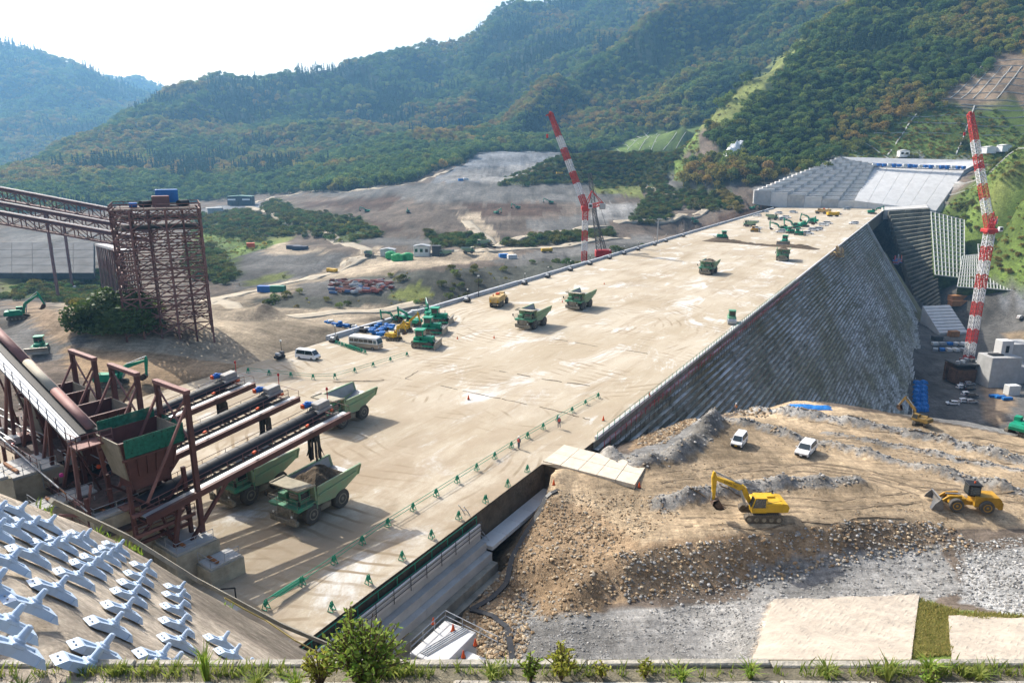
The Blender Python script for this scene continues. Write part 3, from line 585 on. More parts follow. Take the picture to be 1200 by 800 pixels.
pxq(dam_root, 'chute_slab', M('olive_concrete', (.24, .22, .13), .8, var=.2, scale=.3), [(1074, 397, 396), (1099, 393, 400), (1037, 295, 428), (1030, 309, 420)], 9)
pxq(dam_root, 'chute_wall', conc_wet_shade, [(1062, 397, 402), (1075, 398, 397), (1031, 310, 421), (1022, 300, 430)], 9)  # side turned from the sun, its shade put into the dark concrete colour
m = MB(); n = 30
I_ = Matrix.Rotation(-DAM_RZ, 4, 'Z') @ Matrix.Translation(-DO)
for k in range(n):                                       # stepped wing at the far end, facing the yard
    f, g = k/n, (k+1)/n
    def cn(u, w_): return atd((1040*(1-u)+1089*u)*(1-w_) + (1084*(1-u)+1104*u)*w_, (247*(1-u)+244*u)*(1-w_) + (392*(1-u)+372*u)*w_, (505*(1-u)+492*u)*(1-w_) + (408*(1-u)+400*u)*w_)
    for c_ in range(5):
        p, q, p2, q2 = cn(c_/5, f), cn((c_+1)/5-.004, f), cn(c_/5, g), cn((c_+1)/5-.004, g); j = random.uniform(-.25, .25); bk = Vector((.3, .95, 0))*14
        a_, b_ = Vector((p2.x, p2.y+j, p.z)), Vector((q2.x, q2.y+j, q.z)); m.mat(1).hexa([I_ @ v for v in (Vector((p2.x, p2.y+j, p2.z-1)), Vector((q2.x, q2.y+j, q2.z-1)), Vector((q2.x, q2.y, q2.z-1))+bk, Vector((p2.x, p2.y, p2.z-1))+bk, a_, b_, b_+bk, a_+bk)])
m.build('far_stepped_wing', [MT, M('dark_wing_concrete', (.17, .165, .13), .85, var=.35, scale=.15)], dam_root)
p = [I_ @ atd(*q) for q in ((1036, 247, 506), (1088, 244, 493), (1084, 238, 540), (1030, 240, 545))]; MB().hexa([v - Vector((0, 0, 6)) for v in p] + [v + Vector((0, 0, .4)) for v in p]).build('end_platform', conc, dam_root)
for nm, mm, y, z0 in (('edge_railing', M('rail_green', (.03, .30, .18), .5), -.25, .1), ('step_railing', M('rail_red', (.42, .05, .06), .5), -1.3, -1.0), ('step_railing', M('rail_dark', (.10, .10, .10), .5, .4), -2.0, -2.0)):
    m = MB(); s_ = -2.0
    while s_ < 150: m.tube((s_, y, z0), (s_, y, z0+1.1), .045, n=4); s_ += 2.0
    for h in (.6, 1.1): m.tube((-2, y, z0+h), (150, y, z0+h), .04, n=4)
    m.build(nm, mm, dam_root)
# shallow lift edges and a paler pour on the deck
lj = M('lift_joint_dark', (.14, .11, .075), .95, var=.3, scale=2)
for pts in ([(475, 443), (530, 455), (587, 467), (655, 482), (690, 491)], [(385, 447), (430, 446), (475, 443), (503, 428)], [(560, 430), (620, 441), (690, 452)], [(300, 470), (340, 474)], [(640, 395), (700, 406), (760, 414)]):
    P = [I_ @ at(x, y, .16) for x, y in pts]; m = MB()
    for a, b in zip(P, P[1:]):
        n = 9; Q = [a.lerp(b, i/n) + Vector((random.uniform(-.25, .25), random.uniform(-.25, .25), 0)) for i in range(n+1)]
        for p, q in zip(Q, Q[1:]):
            if random.random() < .8: m.beam(p, q, random.uniform(.10, .28), .05)
    tag(m.build('lift_joint', lj, dam_root), kind='stuff')
# low wall of precast blocks along the left (upstream) edge, and kerb on the right edge
blk = MB().box((0, 0, .55), (7.85, .8, 1.1), ch=.05).mesh('wall_block', M('blue_grey_precast', (.50, .52, .54), .8, var=.12, scale=.4))
s = 19.0
while s < 475:
    link('wall_block', blk, dam_root, (s+4, 71.6, 0.02 + random.uniform(-.05, .05))); s += 8.0
kb = MB().box((0, 0, .2), (11.8, .5, .5), ch=.03).mesh('edge_kerb', conc_l)
s = -2.0
while s < 508: link('edge_kerb', kb, dam_root, (s+6, .0, 0.02)); s += 12.0
# ================================================================== FOREST (a mass nobody could count)
def leaf_mat():
    m = bpy.data.materials.new('forest_leaves'); m.use_nodes = True; nt = m.node_tree; N = nt.nodes; L = nt.links; b = N['Principled BSDF']
    b.inputs['Roughness'].default_value = .75; b.inputs['Specular IOR Level'].default_value = .15
    a = N.new('ShaderNodeAttribute'); a.attribute_type = 'INSTANCER'; a.attribute_name = 'tint'
    tc = N.new('ShaderNodeNewGeometry'); n = N.new('ShaderNodeTexNoise'); n.inputs['Scale'].default_value = .9; n.inputs['Detail'].default_value = 3
    L.new(tc.outputs['Position'], n.inputs['Vector'])
    mr = N.new('ShaderNodeMapRange'); mr.inputs[1].default_value = .3; mr.inputs[2].default_value = .7; mr.inputs[3].default_value = .65; mr.inputs[4].default_value = 1.35; L.new(n.outputs['Fac'], mr.inputs[0])
    x = N.new('ShaderNodeMix'); x.data_type = 'RGBA'; x.blend_type = 'MULTIPLY'; x.inputs[0].default_value = 1
    L.new(a.outputs['Color'], x.inputs[6]); L.new(mr.outputs[0], x.inputs[7]); L.new(x.outputs[2], b.inputs['Base Color'])
    tr = N.new('ShaderNodeBsdfTranslucent'); L.new(x.outputs[2], tr.inputs['Color'])
    ms = N.new('ShaderNodeMixShader'); ms.inputs[0].default_value = .48
    L.new(b.outputs[0], ms.inputs[1]); L.new(tr.outputs[0], ms.inputs[2]); L.new(ms.outputs[0], N['Material Output'].inputs['Surface'])
    return m
LM = leaf_mat()
def crown_mesh(seed, conifer=False):                    # unit crown: height about 1, leaf clumps spread over lobes
    r = random.Random(seed); m = MB()
    def leaf(p, sz, up=.5):
        n = Vector((r.gauss(0, 1), r.gauss(0, 1), r.gauss(up, 1))).normalized(); a, b = m.frame(n); k = r.uniform(0, 6.28)
        a, b = a*math.cos(k)+b*math.sin(k), b*math.cos(k)-a*math.sin(k); s1, s2 = sz*r.uniform(.6, 1.2), sz*r.uniform(.5, .9)
        m.add([p-a*s1, p+b*s2*.8+n*s1*.2, p+a*s1, p-b*s2+n*s1*.15], [(0, 1, 2, 3)])
    m.tube((0, 0, -.35), (0, 0, .35), .035, .02, n=5)
    if conifer:
        for k in range(8):
            h = -.1 + k*.14; rad = .27*(1 - k/8.6)
            for i in range(int(20 - 1.6*k)):
                t = r.uniform(0, 6.28); q = rad*r.uniform(.35, 1)
                leaf(Vector((math.cos(t)*q, math.sin(t)*q, h - q*.35 + r.uniform(-.03, .05))), .10, 1.2)
        return m.mesh('conifer_crown', LM)
    lobes = [(Vector((0, 0, .25)), .34)]
    for k in range(r.randint(8, 11)):
        t = r.uniform(0, 6.28); e = r.uniform(-.25, 1.2); d = r.uniform(.22, .38)
        lobes.append((Vector((math.cos(t)*math.cos(e)*d, math.sin(t)*math.cos(e)*d, .18 + math.sin(e)*d*.95)), r.uniform(.13, .22)))
    for c, rad in lobes:
        for i in range(int(34 * rad/.18)):
            n = Vector((r.gauss(0, 1), r.gauss(0, 1), r.gauss(.35, 1))).normalized()
            leaf(c + n*rad*r.uniform(.75, 1.08), .062, .5)
    return m.mesh('crown', LM)
src = bpy.data.collections.new('crown_shapes')
for k in range(7):
    o = bpy.data.objects.new('crown_%d' % k if k < 5 else 'crown_conifer_%d' % k, crown_mesh(100+k, k >= 5)); src.objects.link(o)
def scatter_group():
    g = bpy.data.node_groups.new('scatter', 'GeometryNodeTree'); g.interface.new_socket('Geometry', in_out='INPUT', socket_type='NodeSocketGeometry'); g.interface.new_socket('Geometry', in_out='OUTPUT', socket_type='NodeSocketGeometry')
    N = g.nodes; L = g.links; gi = N.new('NodeGroupInput'); go = N.new('NodeGroupOutput'); ip = N.new('GeometryNodeInstanceOnPoints'); ci = N.new('GeometryNodeCollectionInfo')
    ci.inputs['Collection'].default_value = src; ci.inputs['Separate Children'].default_value = True; ci.inputs['Reset Children'].default_value = True
    def attr(name, t):
        n = N.new('GeometryNodeInputNamedAttribute'); n.data_type = t; n.inputs['Name'].default_value = name; return n.outputs['Attribute']
    mp = N.new('GeometryNodeMeshToPoints'); L.new(gi.outputs[0], mp.inputs['Mesh']); L.new(mp.outputs[0], ip.inputs['Points']); L.new(ci.outputs[0], ip.inputs['Instance'])
    ip.inputs['Pick Instance'].default_value = True; L.new(attr('variant', 'INT'), ip.inputs['Instance Index'])
    cb = N.new('ShaderNodeCombineXYZ'); L.new(attr('spin', 'FLOAT'), cb.inputs[2]); L.new(cb.outputs[0], ip.inputs['Rotation']); L.new(attr('size', 'FLOAT_VECTOR'), ip.inputs['Scale'])
    L.new(ip.outputs[0], go.inputs[0]); return g
SG = scatter_group()
def scatter(name, label, cat, P, size, tint, variant):
    me = bpy.data.meshes.new(name); n = len(P); me.vertices.add(n); me.vertices.foreach_set('co', np.asarray(P, np.float32).ravel())
    def put(nm, t, key, d): me.attributes.new(nm, t, 'POINT').data.foreach_set(key, np.ascontiguousarray(d).ravel())
    put('variant', 'INT', 'value', variant.astype(np.int32)); put('spin', 'FLOAT', 'value', rng.uniform(0, 6.28, n).astype(np.float32))
    put('size', 'FLOAT_VECTOR', 'vector', size.astype(np.float32)); put('tint', 'FLOAT_COLOR', 'color', np.concatenate([tint, np.ones((n, 1))], 1).astype(np.float32))
    me.update(); me.materials.append(LM); o = link(name, me); tag(o, label, cat, kind='stuff')
    md = o.modifiers.new('scatter', 'NODES'); md.node_group = SG; return o
def jitter_pts(x0, x1, y0, y1, sp):
    X, Y = np.meshgrid(np.arange(x0, x1, sp), np.arange(y0, y1, sp)); X = X + rng.uniform(-.5, .5, X.shape)*sp; Y = Y + rng.uniform(-.5, .5, Y.shape)*sp
    return X.ravel(), Y.ravel()
gcol = FMASK
def nearest_mask(x, y, mask):
    i = np.clip(np.searchsorted(gy, y), 0, len(gy)-1); j = np.clip(np.searchsorted(gx, x), 0, len(gx)-1); return mask[i, j]
TINTS = np.array([(.095, .155, .040), (.080, .140, .045), (.135, .185, .045), (.175, .195, .045), (.230, .200, .050), (.265, .190, .055), (.125, .175, .055), (.24, .165, .070)])
PT, SZ, TN, VR = [], [], [], []
for (y0, y1, sp, h) in ((480, 1000, 6.8, 11.0), (1000, 1600, 8.6, 12.5), (1600, 2700, 12.0, 15.0), (2700, 3800, 18, 20)):
    x, y = jitter_pts(-2350, 1100, y0, y1, sp); k = np.abs(x) < y*0.80 + 60; x, y = x[k], y[k]
    k = nearest_mask(x, y, FMASK); x, y = x[k], y[k]; z = ground(x, y)
    qx, qy, _ = project(x, y, z); k = (qx > -120) & (qx < 1330) & (qy > -140); x, y, z = x[k], y[k], z[k]
    n = len(x); patch = fbm(x, y, 90, 3, 71); con = (fbm(x, y, 130, 3, 75) > .22) & (y > 800) & (rng.random(n) < .85)
    warm = np.clip(.42 + fbm(x, y, 110, 4, 77)*1.5 + patch*.4, 0, 1)
    idx = np.clip((rng.beta(1.3, 1.7, n)*.45 + np.clip(warm*1.5-.35, 0, 1)*.55)*7.4, 0, 7).astype(int)
    t = TINTS[idx]*rng.uniform(.75, 1.3, (n, 1)); t[con] = np.array((.034, .064, .034))*rng.uniform(.8, 1.25, (con.sum(), 1))
    v = rng.integers(0, 5, n); v[con] = rng.integers(5, 7, con.sum())
    hh = h*rng.uniform(.65, 1.35, n)*(.9 + patch*.5); w = hh*rng.uniform(.85, 1.2, n); w[con] = hh[con]*.85; hh[con] *= 1.25
    PT.append(np.stack([x, y, z + hh*.22], 1)); SZ.append(np.stack([w, w, hh], 1)); TN.append(t); VR.append(v)
scatter('forest', 'autumn-tinted forest covering the mountainsides round the site', 'forest', np.concatenate(PT), np.concatenate(SZ), np.concatenate(TN), np.concatenate(VR))
# scrub on banks and old slopes
BUSH = (np.abs(COL - COL) < 0).any(-1)
for nm, poly in PAINT:
    k = in_poly(JX, JY, poly) & (PD > 120) & (PD < 900)
    if nm in ('bush', 'grass', 'lgrass', 'bank'): BUSH |= k
    elif nm != 'FOREST': BUSH &= ~k
BUSH &= ~FMASK
PT, SZ, TN, VR = [], [], [], []
COLN = COL
for (y0, y1, sp, x0_, x1_) in ((120, 340, 2.3, -330, 170), (340, 800, 3.6, -330, 170), (240, 800, 2.7, 170, 420)):
    x, y = jitter_pts(x0_, x1_, y0, y1, sp); k = nearest_mask(x, y, BUSH); x, y = x[k], y[k]
    c = nearest_mask(x, y, COLN); bushy = c[:, 1] / (c[:, 0] + 1e-4)
    k = (rng.random(len(x)) < np.where(bushy > 1.15, np.where(c.mean(1) < .055, .9, .5 if x0_ < 0 else .85), .10)); x, y, c = x[k], y[k], c[k]; z = ground(x, y)
    n = len(x); dark = c.mean(1) < .055; h = np.where(dark, rng.uniform(2.0, 4.6, n), np.where(rng.random(n) < .25, rng.uniform(1.6, 3.4, n), rng.uniform(.6, 1.5, n)))*(y1/700*.5+.65)
    t = np.where(dark[:, None], np.array((.075, .115, .03)), np.array((.16, .21, .05)))*rng.uniform(.65, 1.4, (n, 1)); t[:, 0] *= rng.uniform(.7, 1.7, n)
    if x0_ > 0: gold = fbm(x, y, 40, 3, 81) > .12; t[gold] = np.array((.24, .20, .06))*rng.uniform(.7, 1.3, (gold.sum(), 1))
    PT.append(np.stack([x, y, z + h*.1], 1)); SZ.append(np.stack([h*1.3, h*1.3, h], 1)); TN.append(t); VR.append(rng.integers(0, 5, n))
scatter('scrub', 'low green scrub growing on the old banks and cut slopes', 'scrub', np.concatenate(PT), np.concatenate(SZ), np.concatenate(TN), np.concatenate(VR))
# ================================================================== PAINTS
steel = M('maroon_steel', (.125, .05, .045), .6, .1, var=.22, scale=.5, spec=.4)
steel_l = M('faded_maroon_steel', (.25, .125, .112), .65, .1, var=.2, scale=.4)
galv = M('galvanised_steel', (.42, .44, .46), .5, .4, var=.15, scale=.8)
rubber = M('rubber_belt_cover', (.022, .023, .026), .55, var=.2, scale=1.5)
black = M('black_parts', (.018, .018, .02), .6, var=.2)
tyre_m = M('dusty_tyre', (.105, .098, .088), .95, var=.2, scale=2.5)
rim_m = M('dusty_rim', (.26, .235, .18), .7, var=.2, scale=2)
glass_m = M('dark_glass', (.02, .03, .035), .12, .0, var=.1, spec=.8)
sky_glass = M('tinted_glass', (.05, .10, .13), .1, .0, var=.1, spec=.9)
tgreen = M('truck_green', (.03, .29, .17), .5, var=.3, scale=.9, c2=(.15, .22, .14))
bedgreen = M('dusty_bed_green', (.20, .36, .21), .7, var=.3, scale=.8, c2=(.27, .29, .19))
bed_in = M('worn_bed_steel', (.34, .355, .37), .55, .3, var=.16, scale=.6)
dusty = M('dusty_underframe', (.33, .295, .225), .9, var=.3, scale=2)
mgreen = M('machine_green', (.01, .30, .165), .45, var=.2, scale=1.2)
yellow = M('machine_yellow', (.66, .40, .02), .45, var=.15, scale=1.2)
orange_y = M('loader_yellow', (.52, .28, .025), .5, var=.2, scale=1.2)
tan = M('sun_faded_tan', (.55, .38, .15), .6, var=.2, scale=1)
white = M('white_paint', (.80, .80, .79), .35, var=.04, spec=.5)
offw = M('off_white_paint', (.66, .66, .63), .5, var=.08)
silver = M('silver_paint', (.52, .53, .55), .3, .5, var=.05)
dark_car = M('dark_car_paint', (.03, .035, .045), .3, var=.05, spec=.6)
blue_p = M('blue_paint', (.02, .14, .46), .45, var=.15)
blue_tarp = M('blue_tarpaulin', (.02, .20, .58), .55, var=.25, scale=1.5, bump=.5)
red_p = M('red_paint', (.52, .03, .03), .45, var=.15)
orange = M('orange_red_paint', (.70, .10, .02), .5, var=.1)
fgreen = M('barrier_green', (.03, .34, .20), .5, var=.15)
lamp_w = M('lamp_lens', (.75, .75, .70), .2, var=.02)
soil_m = M('dark_csg_soil', (.12, .088, .058), .95, var=.3, scale=2, bump=.8, bscale=5)
grey_load = M('grey_gravel_load', (.40, .39, .37), .95, var=.2, scale=2, bump=.6)
skin_m = M('skin', (.45, .27, .19), .6, var=.05)

# ================================================================== VEHICLE BUILDERS (x forward, y left)
def wheel(parent, x, y, r, w, out, name='wheel', tm=None, rm=None, rr=.55):
    e = MB().lathe((0, 0, 0), [(r*.62, -w/2), (r*.93, -w/2), (r, -w*.36), (r, w*.36), (r*.93, w/2), (r*.62, w/2)], 18, 'Y').build(name, tm or tyre_m, parent, loc=(x, y, r))
    k = w/2*out
    MB().lathe((0, 0, 0), [(r*rr, k*.9), (r*rr, k*1.03), (r*rr*.8, k*1.04), (r*rr*.72, k*.62), (r*.2, k*.66), (r*.18, k*1.06)] if out > 0 else [(r*.18, k*1.06), (r*.2, k*.66), (r*rr*.72, k*.62), (r*rr*.8, k*1.04), (r*rr, k*1.03), (r*rr, k*.9)], 14, 'Y').build('rim', rm or rim_m, e)
    return e
def mound(m, x0, x1, y0, y1, z0, h, n=12, seed=1, p=1.0):
    xs, ys = np.meshgrid(np.linspace(x0, x1, n), np.linspace(y0, y1, n)); u = (xs-x0)/(x1-x0)*2-1; v = (ys-y0)/(y1-y0)*2-1
    zz = z0 + h*np.clip(1-np.maximum(abs(u), abs(v))**1.6, 0, 1)**p*(1+.35*fbm(xs, ys, .9, 3, seed)) + fbm(xs, ys, .4, 2, seed+5)*.12*h/1.0
    vs = np.stack([xs, ys, zz], -1).reshape(-1, 3); fs = [(j*n+i, j*n+i+1, (j+1)*n+i+1, (j+1)*n+i) for j in range(n-1) for i in range(n-1)]
    return m.add(vs.tolist(), fs)
def dump_truck(load=None):
    t = thing('dump_truck', 'x', 'dump truck')
    for x, w, y in ((2.05, .66, 1.85), (-2.25, 1.15, 1.62)):
        for s in (1, -1): wheel(t, x, y*s, 1.12, w, s)
    m = MB(); m.box((-.1, 0, 1.25), (7.4, 1.5, .7), ch=.05); m.box((-2.25, 0, 1.12), (.7, 3.0, .6)); m.box((2.05, 0, 1.1), (.6, 3.0, .5)); m.box((-.2, 1.35, 1.1), (1.6, .8, .75), ch=.08); m.box((-.2, -1.35, 1.1), (1.6, .8, .75), ch=.08)
    m.beam((-.6, .7, 1.5), (-1.8, .6, 2.4), .22); m.beam((-.6, -.7, 1.5), (-1.8, -.6, 2.4), .22); m.build('chassis', dusty, t)
    m = MB(); m.box((3.55, 0, 1.75), (1.25, 2.1, 1.25), ch=.1)
    for k in range(6): m.box((4.2, 0, 1.3 + k*.17), (.06, 1.8, .06))
    m.build('grille', dusty, t)
    m = MB(); m.box((4.15, 0, .85), (.55, 3.9, .55), ch=.08); m.box((4.3, 1.5, 1.25), (.25, .8, .3)); m.box((4.3, -1.5, 1.25), (.25, .8, .3)); m.build('bumper', dusty, t)
    for s in (1, -1): MB().lathe((0, 0, 0), [(.01, 0), (.13, .02), (.13, .08)], 8, 'X').build('headlight', lamp_w, t, loc=(4.3, 1.35*s, 1.62))
    m = MB(); m.box((2.75, 0, 2.43), (2.9, 4.35, .14)); m.box((1.5, 1.75, 2.0), (.14, .9, .9)); m.box((1.5, -1.75, 2.0), (.14, .9, .9)); m.box((3.0, 1.7, 2.2), (2.2, .95, .34), ch=.1); m.box((3.0, -1.7, 2.2), (2.2, .95, .34), ch=.1)
    m.box((2.6, -1.2, 2.85), (1.2, 1.3, .75), ch=.06); m.build('deck_platform', tgreen, t)
    m = MB(); m.box((2.55, .75, 3.2), (1.55, 1.75, 1.45), ch=.12); m.box((2.55, .75, 3.98), (1.8, 1.95, .14), ch=.04); cab = m.build('cab', tgreen, t)
    m = MB(); m.box((3.335, .75, 3.38), (.03, 1.45, .78)); m.build('windscreen', glass_m, cab)
    for s in (1, -1): MB().box((2.6, .75 + .885*s, 3.38), (1.1, .03, .75)).build('side_window', glass_m, cab)
    m = MB()
    for y in (2.1, -2.1):
        for x in (1.6, 2.9, 4.15): m.tube((x, y, 2.5), (x, y, 3.4), .03, n=5)
        for z in (2.95, 3.4): m.tube((1.6, y, z), (4.15, y, z), .03, n=5)
    for z in (2.95, 3.4): m.tube((4.15, -2.1, z), (4.15, 2.1, z), .03, n=5)
    for y in (-.9, .6): m.tube((4.15, y, 2.5), (4.15, y, 3.4), .03, n=5)
    m.build('handrail', dusty, t)
    m = MB()
    for y in (.35, .85): m.tube((4.45, y+.5, .5), (3.9, y+.5, 2.45), .035, n=5)
    for k in range(6): f = k/5.5; m.tube((4.45-.55*f, .85, .5+1.95*f), (4.45-.55*f, 1.35, .5+1.95*f), .03, n=5)
    m.build('ladder', dusty, t)
    for s in (1, -1):
        m = MB(); m.tube((3.9, 2.15*s, 2.6), (4.2, 2.5*s, 3.1), .03, n=5); m.box((4.2, 2.5*s, 3.3), (.08, .3, .5)); m.build('mirror', black, t)
    # body: floor, sides, front wall, canopy
    b = MB()
    fl = [(1.35, 1.95), (-1.7, 1.72), (-5.0, 3.15)]
    for (xa, za), (xb, zb) in zip(fl, fl[1:]):
        b.hexa([(xb, -1.95, zb-.18), (xa, -1.95, za-.18), (xa, 1.95, za-.18), (xb, 1.95, zb-.18), (xb, -1.95, zb), (xa, -1.95, za), (xa, 1.95, za), (xb, 1.95, zb)])
    b.build('bed_floor', bed_in, t)
    for s in (1, -1):
        m = MB()
        lo = [(1.45, 1.85), (-1.7, 1.62), (-5.0, 3.02)]; hi = [(1.45, 4.05), (-1.7, 4.12), (-5.0, 4.25)]
        for k in range(2):
            (xa, za), (xb, zb) = lo[k], lo[k+1]; (xc, zc_), (xd, zd) = hi[k], hi[k+1]
            q = [(xb, 1.92*s, zb), (xa, 1.92*s, za), (xa, 2.08*s, za), (xb, 2.08*s, zb), (xd, 2.26*s, zd), (xc, 2.26*s, zc_), (xc, 2.44*s, zc_), (xd, 2.44*s, zd)]
            m.hexa(q)
        m.beam((1.3, 2.33*s, 3.05), (-4.4, 2.36*s, 3.62), .22, .16); m.beam((1.4, 2.42*s, 4.05), (-5.0, 2.42*s, 4.25), .2, .2); m.beam((-5.0, 2.0*s, 3.0), (-5.0, 2.42*s, 4.3), .22, .3)
        sd = m.build('bed_side', bedgreen, t)
        MB().hexa([(-4.75, 1.90*s, 3.1), (1.3, 1.90*s, 2.0), (1.3, 1.93*s, 2.0), (-4.75, 1.93*s, 3.1), (-4.75, 2.22*s, 4.2), (1.3, 2.22*s, 4.0), (1.3, 2.25*s, 4.0), (-4.75, 2.25*s, 4.2)]).build('liner', bed_in, sd)
    m = MB(); m.hexa([(1.35, -2.1, 1.85), (1.55, -2.1, 1.85), (1.55, 2.1, 1.85), (1.35, 2.1, 1.85), (1.75, -2.4, 4.25), (1.95, -2.4, 4.25), (1.95, 2.4, 4.25), (1.75, 2.4, 4.25)])
    m.build('bed_front', bedgreen, t)
    m = MB(); m.hexa([(1.7, -2.3, 4.22), (3.95, -2.05, 4.38), (3.95, 2.05, 4.38), (1.7, 2.3, 4.22), (1.7, -2.3, 4.36), (3.95, -2.05, 4.5), (3.95, 2.05, 4.5), (1.7, 2.3, 4.36)])
    m.beam((1.7, 2.3, 4.4), (3.95, 2.05, 4.52), .14, .2); m.beam((1.7, -2.3, 4.4), (3.95, -2.05, 4.52), .14, .2); m.beam((3.95, -2.05, 4.5), (3.95, 2.05, 4.5), .14, .16)
    m.build('canopy', [M('dusty_canopy', (.40, .36, .27), .85, var=.2, scale=1.2)], t)
    if load:
        m = MB(); mound(m, -3.6, 1.7, -2.05, 2.05, 3.4 if load != 'grey' else 2.7, 1.35 if load != 'grey' else .9, 18, 5, .8); m.build('load', soil_m if load == 'soil' else grey_load, t, smooth=False)
    return t
def tracks(t, L, gauge, w, h, mat=None):
    for s in (1, -1):
        m = MB(); r = h/2; n = 7; prof = [(L/2-r+math.cos(a)*r, r+math.sin(a)*r) for a in np.linspace(-math.pi/2, math.pi/2, n)] + [(-L/2+r+math.cos(a)*r, r+math.sin(a)*r) for a in np.linspace(math.pi/2, 3*math.pi/2, n)]
        y = gauge/2*s; m.prism(prof, y-w/2, y+w/2, 'Y'); tr = m.build('track', mat or M('track_steel', (.16, .135, .105), .8, .2, var=.3, scale=3), t)
        m = MB(); k = -L/2+r*.8
        while k < L/2-r*.7:
            m.box((k, y, h+.02), (.11, w, .05)); m.box((k, y, .02), (.11, w, .04)); k += .24
        m.build('grouser', M('track_shoe', (.22, .19, .15), .8, .2, var=.3), tr)
        m = MB()
        for k in np.linspace(-L/2+r, L/2-r, 5): m.tube((k, y+s*(w/2-.02), r*.9), (k, y+s*(w/2+.05), r*.9), r*.55, n=10)
        m.build('track_roller', dusty, tr)
def arm_poly(m, pts, w):                                # thick boom from (x, z, half depth) stations
    for (xa, za, da), (xb, zb, db) in zip(pts, pts[1:]):
        d = Vector((xb-xa, zb-za)).normalized(); n = Vector((-d.y, d.x))
        m.hexa([(xa-n.x*da, -w/2, za-n.y*da), (xb-n.x*db, -w/2, zb-n.y*db), (xb-n.x*db, w/2, zb-n.y*db), (xa-n.x*da, w/2, za-n.y*da), (xa+n.x*da, -w/2, za+n.y*da), (xb+n.x*db, -w/2, zb+n.y*db), (xb+n.x*db, w/2, zb+n.y*db), (xa+n.x*da, w/2, za+n.y*da)])
def excavator(paint, boom=35, stick=-70, swing=0.0, sc=1.0, grapple=False, curl=-40):
    t = thing('excavator', 'x', 'excavator')
    tracks(t, 4.1*sc, 2.4*sc, .65*sc, .9*sc)
    MB().box((0, 0, .62*sc), (1.5*sc, 1.9*sc, .4*sc)).tube((0, 0, .8*sc), (0, 0, 1.02*sc), .62*sc, n=16).build('undercarriage', dusty, t)
    h = bpy.data.objects.new('upper_body', None); col.objects.link(h); h.parent = t; h.rotation_euler = (0, 0, swing)
    k = sc
    m = MB(); m.box((-.55*k, 0, 1.62*k), (3.1*k, 2.5*k, 1.1*k), ch=.1*k); m.box((-.5*k, -.7*k, 2.25*k), (2.2*k, 1.0*k, .2*k), ch=.05*k); m.build('engine_house', paint, h)
    m = MB(); m.prism([(-1.9*k, 1.1*k), (-1.9*k, 2.2*k), (-2.5*k, 2.1*k), (-2.75*k, 1.7*k), (-2.6*k, 1.15*k)], -1.26*k, 1.26*k, 'Y'); m.build('counterweight', paint, h)
    m = MB(); m.prism([(1.35*k, 1.1*k), (1.45*k, 1.7*k), (1.05*k, 2.85*k), (-.25*k, 2.85*k), (-.25*k, 1.1*k)], .32*k, 1.28*k, 'Y'); cab = m.build('cab', paint, h)
    MB().hexa([(1.43*k, .4*k, 1.75*k), (1.47*k, .4*k, 1.75*k), (1.47*k, 1.2*k, 1.75*k), (1.43*k, 1.2*k, 1.75*k), (1.09*k, .4*k, 2.75*k), (1.13*k, .4*k, 2.75*k), (1.13*k, 1.2*k, 2.75*k), (1.09*k, 1.2*k, 2.75*k)]).build('windscreen', glass_m, cab)
    MB().prism([(1.3*k, 1.7*k), (1.0*k, 2.75*k), (-.1*k, 2.75*k), (-.1*k, 1.7*k)], 1.282*k, 1.30*k, 'Y').build('side_window', glass_m, cab)
    MB().prism([(1.3*k, 1.7*k), (1.0*k, 2.75*k), (-.1*k, 2.75*k), (-.1*k, 1.7*k)], .30*k, .318*k, 'Y').build('side_window', glass_m, cab)
    m = MB(); m.tube((-1.5*k, -.9*k, 2.2*k), (-1.5*k, -.9*k, 2.75*k), .07*k, n=6)
    for y in (-1.2, 1.2): m.tube((-.4*k, y*k, 2.2*k), (-1.8*k, y*k, 2.5*k), .025*k, n=4)
    m.build('exhaust', black, h)
    a = R(boom); px, pz = 1.1*k, 1.5*k; e1 = (px + 2.2*k*math.cos(a+R(18)), pz + 2.2*k*math.sin(a+R(18))); e2 = (e1[0] + 3.5*k*math.cos(a-R(22)), e1[1] + 3.5*k*math.sin(a-R(22)))
    m = MB(); arm_poly(m, [(px, pz, .16*k), (e1[0], e1[1], .36*k), (e2[0], e2[1], .16*k)], .42*k); m.build('boom', paint, h)
    b = R(stick); f0 = (e2[0] - .7*k*math.cos(b), e2[1] - .7*k*math.sin(b)); f1 = (e2[0] + 2.7*k*math.cos(b), e2[1] + 2.7*k*math.sin(b))
    m = MB(); arm_poly(m, [(f0[0], f0[1], .1*k), (e2[0], e2[1], .28*k), (f1[0], f1[1], .13*k)], .34*k); m.build('stick', paint, h)
    for y in (.32, -.32): MB().tube((px+.6*k, y*k, pz-.1*k), (e1[0]+.3*k, y*k, e1[1]-.1*k), .09*k, n=7).build('boom_cylinder', galv, h)
    MB().tube((e1[0]+.2*k, 0, e1[1]+.45*k), (f0[0], 0, f0[1]), .09*k, n=7).build('stick_cylinder', galv, h)
    MB().tube((e2[0]-.1*k, 0, e2[1]+.32*k), (f1[0]+.25*k*math.cos(b+1.4), 0, f1[1]+.25*k*math.sin(b+1.4)), .08*k, n=7).build('bucket_cylinder', galv, h)
    c = R(stick + curl); m = MB()
    def rot(x, z): return (f1[0] + k*(x*math.cos(c)-z*math.sin(c)), f1[1] + k*(x*math.sin(c)+z*math.cos(c)))
    bm = M('worn_bucket_steel', (.15, .10, .075), .7, .3, var=.3, scale=3)
